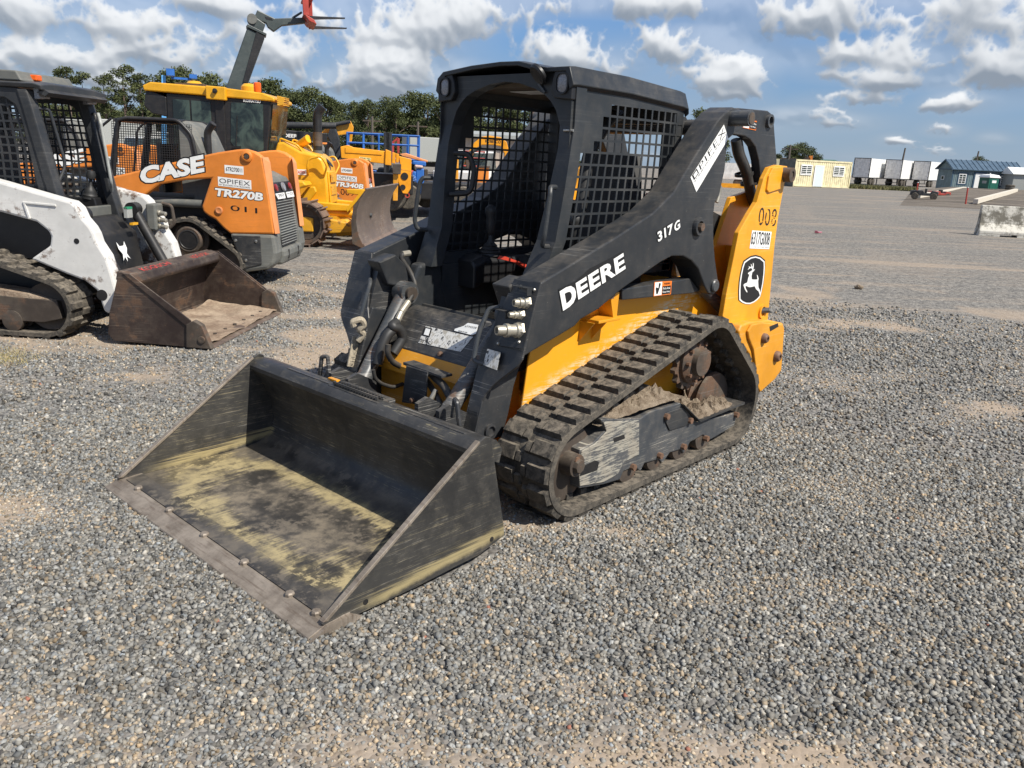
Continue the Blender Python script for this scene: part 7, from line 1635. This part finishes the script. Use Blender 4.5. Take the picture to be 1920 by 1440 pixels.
f = facing((1480, 330), 100); t = thing('office_container', 'pale yellow container half hidden behind the loader upright', 'container', f); part('shell', box((-4, 0, 0), (-.3, 2.5, 2.9)), 'cream', t); part('corner_post', box((-.42, -.02, 0), (-.28, .02, 2.92)), 'cream', t)
f = facing((1350, 330), 70); t = thing('flatbed_trailer', 'grey trailer and yellow kerb seen between arm and upright', 'trailer', f); part('deck', box((-3, 0, .7), (3, 2.4, 2.0)), 'trdoor', t); part('kerb', box((-3, -.3, 0), (3, 0, .35)), 'telorange', t); 
for x in (-1.5, 1.5): wheel(t, (x, .2, .4), (0, 1, 0), .4, .3)
# grass verge before the trailers
gr = B()
for k in range(9000):
    u, w_ = random.random(), random.random(); x, y = on_ground((1592+130*u, 350), 92+14*w_); h = random.uniform(.12, .42); a = random.uniform(0, 6.28)
    p = Vector((x, y, 0)); s_ = Vector((math.cos(a), math.sin(a), 0))*.09; gr.faces.new([gr.verts.new(q) for q in (p-s_, p+s_, p+Vector((random.uniform(-.1, .1), random.uniform(-.1, .1), h)))])
m, N = newmat('verge grass'); v = N.n('ShaderNodeTexCoord').outputs['Object']; mat_out(N, N.mix(N.ramp(N.noise(v, .8, 4), .3, .7), (.075, .085, .025, 1), (.17, .15, .06, 1)), .8)
o = part('grass', gr, m, None); o['kind'] = 'stuff'; o['label'] = 'green-brown grass verge in front of the semi-trailers'; o['category'] = 'grass'
# tuft of dry grass at the left edge
gr = B()
for k in range(500):
    x, y = L0.top(0, [(random.gauss(15, 28), random.gauss(672, 9))])[0]; h = random.uniform(.01, .05); a = random.uniform(0, 6.28); p = Vector((x, y, 0)); s_ = Vector((math.cos(a), math.sin(a), 0))*.002
    gr.faces.new([gr.verts.new(q) for q in (p-s_, p+s_, p+Vector((random.uniform(-.04, .04), random.uniform(-.04, .04), h)))])
o = part('grass_tuft', gr, plain('dry grass', (.36, .30, .13), .8), None); o['kind'] = 'stuff'; o['label'] = 'sparse dry grass in the gravel at the left edge'; o['category'] = 'grass'
# clod of dirt on the gravel
x, y = L0.top(0, [(1610, 542)])[0]
bm = B(); bmesh.ops.create_icosphere(bm, subdivisions=2, radius=.06)
for v_ in bm.verts: v_.co *= 1+.35*mnoise.noise(v_.co*30); v_.co.z *= .6
o = tag(part('dirt_clod', bm, 'mud', None), 'brown clod of dirt lying on the gravel right of the loader', 'clod'); o.location = (x, y, .03)

x, y = L0.top(0, [(1535, 437)])[0]
t = thing('plastic_scrap', 'small faded pink scrap lying on the far gravel', 'scrap', loc=(x, y, .01))
part('sheet', prism([(-.14, 0), (-.05, .07), (.08, .03), (.15, .06), (.12, -.05), (-.02, -.03)], 'z', 0, .03), plain('faded pink plastic', (.42, .16, .20)), t, bv=.005); part('crumple', prism([(.10, .0), (.20, .05), (.22, -.02)], 'z', 0, .06), plain('faded red plastic', (.40, .12, .14)), t)
# ---------------------------------------------------------------- trees
m, N = newmat('foliage'); v = N.n('ShaderNodeTexCoord').outputs['Object']; oi = N.n('ShaderNodeObjectInfo').outputs['Random']
at_ = N.n('ShaderNodeAttribute', attribute_name='tone').outputs['Fac']
c = N.mix(at_, (.038, .052, .020, 1), (.150, .168, .066, 1)); c = N.mix(N.math('MULTIPLY', oi, .5), c, (.060, .072, .022, 1))
mat_out(N, c, .65, None, 0, .25); MT['leaf'] = m
MT['bark'] = plain('pine bark', (.15, .11, .085), .9)
def leaves(name, clumps, n, size, flat_=.6):
    """leaf sprays spread through clumps (x, y, z, radius)"""
    w = np.array([c[3]**2 for c in clumps]); w /= w.sum(); idx = rng.choice(len(clumps), n, p=w); C = np.array(clumps)[idx]
    d = rng.normal(0, 1, (n, 3)); d /= np.linalg.norm(d, axis=1)[:, None]; rad = C[:, 3]*rng.uniform(.45, 1.08, n)
    P = C[:, :3]+d*rad[:, None]*np.array([1, 1, flat_])
    a = rng.normal(0, 1, (n, 3)); a /= np.linalg.norm(a, axis=1)[:, None]; b = np.cross(a, rng.normal(0, 1, (n, 3))); b /= np.linalg.norm(b, axis=1)[:, None]
    s = size*np.exp(rng.normal(0, .3, n)); a *= s[:, None]; b *= (s*.6)[:, None]
    V = np.stack([P-a-b*.4, P+b, P+a-b*.2, P-b*1.1], 1).reshape(-1, 3)
    me = bpy.data.meshes.new(name); F = np.arange(n*4).reshape(-1, 4); me.from_pydata(V.tolist(), [], F.tolist())
    tone = np.clip(rng.normal(.42, .2, n)+np.repeat(rng.normal(0, .18, 400), n//400+1)[:n]*0+rng.normal(0, .22, len(clumps))[idx], 0, 1); t_ = me.attributes.new('tone', 'FLOAT', 'POINT'); t_.data.foreach_set('value', np.repeat(tone, 4).astype(np.float32)); me.materials.append(MT['leaf']); return me
def crown_broad(seed):
    random.seed(seed); cl = []
    for k in range(46):
        z = random.uniform(.10, 1.0); r = .34*math.sin(min(1, (1.06-z)/.62)*math.pi/2)**.75*random.uniform(.35, 1.08); a = random.uniform(0, 6.28); cl.append((r*math.cos(a), r*math.sin(a), z*.94, random.uniform(.06, .13)))
    return cl
def crown_pine(seed):
    random.seed(seed); cl = []
    for k in range(20):
        z = random.uniform(.50, 1.0); r = .20*(1.12-z)/.5*random.uniform(.25, 1.15)+.015; a = random.uniform(0, 6.28); cl.append((r*math.cos(a), r*math.sin(a), z*.96, random.uniform(.035, .075)))
    return cl
def trunk_mesh(clumps, r, top):
    bm = tube([(0, 0, 0), (.01, .0, top*.5), (.0, .01, top)], [r, r*.7, r*.2], 8)
    for x, y, z, q in clumps[::3]: tube([(0, 0, max(.15, z*.72)), (x*.6, y*.6, z*.9), (x, y, z)], [r*.4, r*.22, r*.08], 5, bm)
    me = bpy.data.meshes.new('trunk'); bm.to_mesh(me); bm.free(); me.materials.append(MT['bark']); return me
VAR = []
for k in range(5): c_ = crown_broad(40+k); VAR.append((leaves('crown', c_, 12000, .0112, .8), trunk_mesh(c_, .022, .85)))
PIN = []
for k in range(4): c_ = crown_pine(60+k); PIN.append((leaves('crown', c_, 4200, .0080, .75), trunk_mesh(c_, .011, .97)))
def tree(px, dp, ytop, kind, label, wide=1., grp='trees along the back of the yard'):
    x, y = on_ground((px, 300), dp); d = pix_dir((px, ytop)); hz = Vector((x-CAM_POS.x, y-CAM_POS.y, 0)).length; h = CAM_POS.z+d.z/math.hypot(d.x, d.y)*hz
    t = thing('pine_tree' if kind == 'p' else 'broadleaf_tree', label, 'tree', loc=(x, y, 0), group=grp)
    cm, tm = random.choice(PIN if kind == 'p' else VAR); a = random.uniform(0, 6.28)
    for nm, me in (('trunk', tm), ('crown', cm)):
        o = obj(nm, me, None, t); o.scale = (h*wide, h*wide, h); o.rotation_euler.z = a
    return t
random.seed(21)
LP = 'slender pine with tufted crown standing clear of the trees at left'
for k, (px, yt) in enumerate(((140, 122), (168, 136), (207, 138), (243, 122), (272, 134), (296, 150), (120, 178))): tree(px, 150+3*k, yt, 'p', ('tall slender pine at far left, its crown clear of the others', 'thin pine right beside the tallest far-left pine', 'slender pine with sparse crown left of the tallest middle pine', 'tallest slender pine between the white loader and bulldozer cab', 'bare-topped pine right of the tallest middle pine', 'short pine just left of the bulldozer cab roof', 'low pine behind the white loader cab')[k], 1.25, 'slender pines at left')
ROW = ((330, 128, 1.0, 'rounded tree crown above the bulldozer roof, left of the raised boom'), (362, 124, 1.1, 'tallest rounded crown above the bulldozer roof'), (398, 138, .9, 'small crown just left of the raised boom'), (438, 158, 1.0, 'tree directly behind the raised boom'), (472, 156, .9, 'tree between raised boom and orange beacon'), (508, 146, 1.05, 'tree right behind the orange beacon'), (545, 166, 1.1, 'dense tree above the bulldozer lamp guard'), (582, 164, 1.1, 'broad tree left of the exhaust stack'), (612, 176, 1.0, 'tree just right of the exhaust stack'), (640, 192, .85, 'low tree in the dip right of the exhaust stack'), (664, 188, .8, 'pointed tree between the dip and the first utility pole'), (690, 184, .85, 'tree behind the first utility pole'), (718, 178, .9, 'tall tree right of the first utility pole'), (742, 188, .8, 'lower tree in the notch left of the big pine'), (772, 172, 1.0, 'tall dense tree left of the second utility pole'), (800, 176, 1.0, 'tall dense tree behind the second utility pole'), (828, 182, .95, 'tree half hidden by the far cab post'))
for px, yt, w, lab in ROW: tree(px, 150+random.uniform(-6, 10), yt, 'b', lab, w*1.12)
for px, yt in ((862, 185), (895, 182), (928, 190), (962, 195), (1000, 205), (1045, 212), (1100, 216)): tree(px, 155, yt, 'b', 'dark tree behind the loader cab, showing through its screens', 1.2, 'trees behind the loader cab')
for px in list(range(70, 340, 20))+list(range(340, 1000, 30)): tree(px+random.uniform(-6, 6), 172+random.uniform(-6, 12), (196 if px < 330 else 222)+random.uniform(-12, 12), 'b', 'lower tree filling the back of the tree line', 1.5, 'trees filling the back of the line')
tree(1310, 95, 203, 'b', 'tree top showing between the cab and the lift arm', 1.0, 'lone trees at right'); tree(1330, 110, 215, 'b', 'tree beside the cab rear, half hidden by the cross tube', 1.0, 'lone trees at right')
tree(1484, 150, 272, 'b', 'dark spreading oak above the cream container, left half', 1.5, 'oaks at right'); tree(1508, 152, 266, 'b', 'dark spreading oak above the cream container, right half', 1.4, 'oaks at right')
tree(1842, 190, 292, 'b', 'small round tree above the shed roof', 1.3, 'lone trees at right'); tree(1459, 160, 290, 'b', 'small pale tree at the edge of the loader upright', 1.2, 'lone trees at right')
tree(1780, 260, 302, 'b', 'tiny far tree behind the shed gable', 1.2, 'lone trees at right'); tree(1905, 240, 312, 'b', 'tiny far tree at the right edge', 1.3, 'lone trees at right')
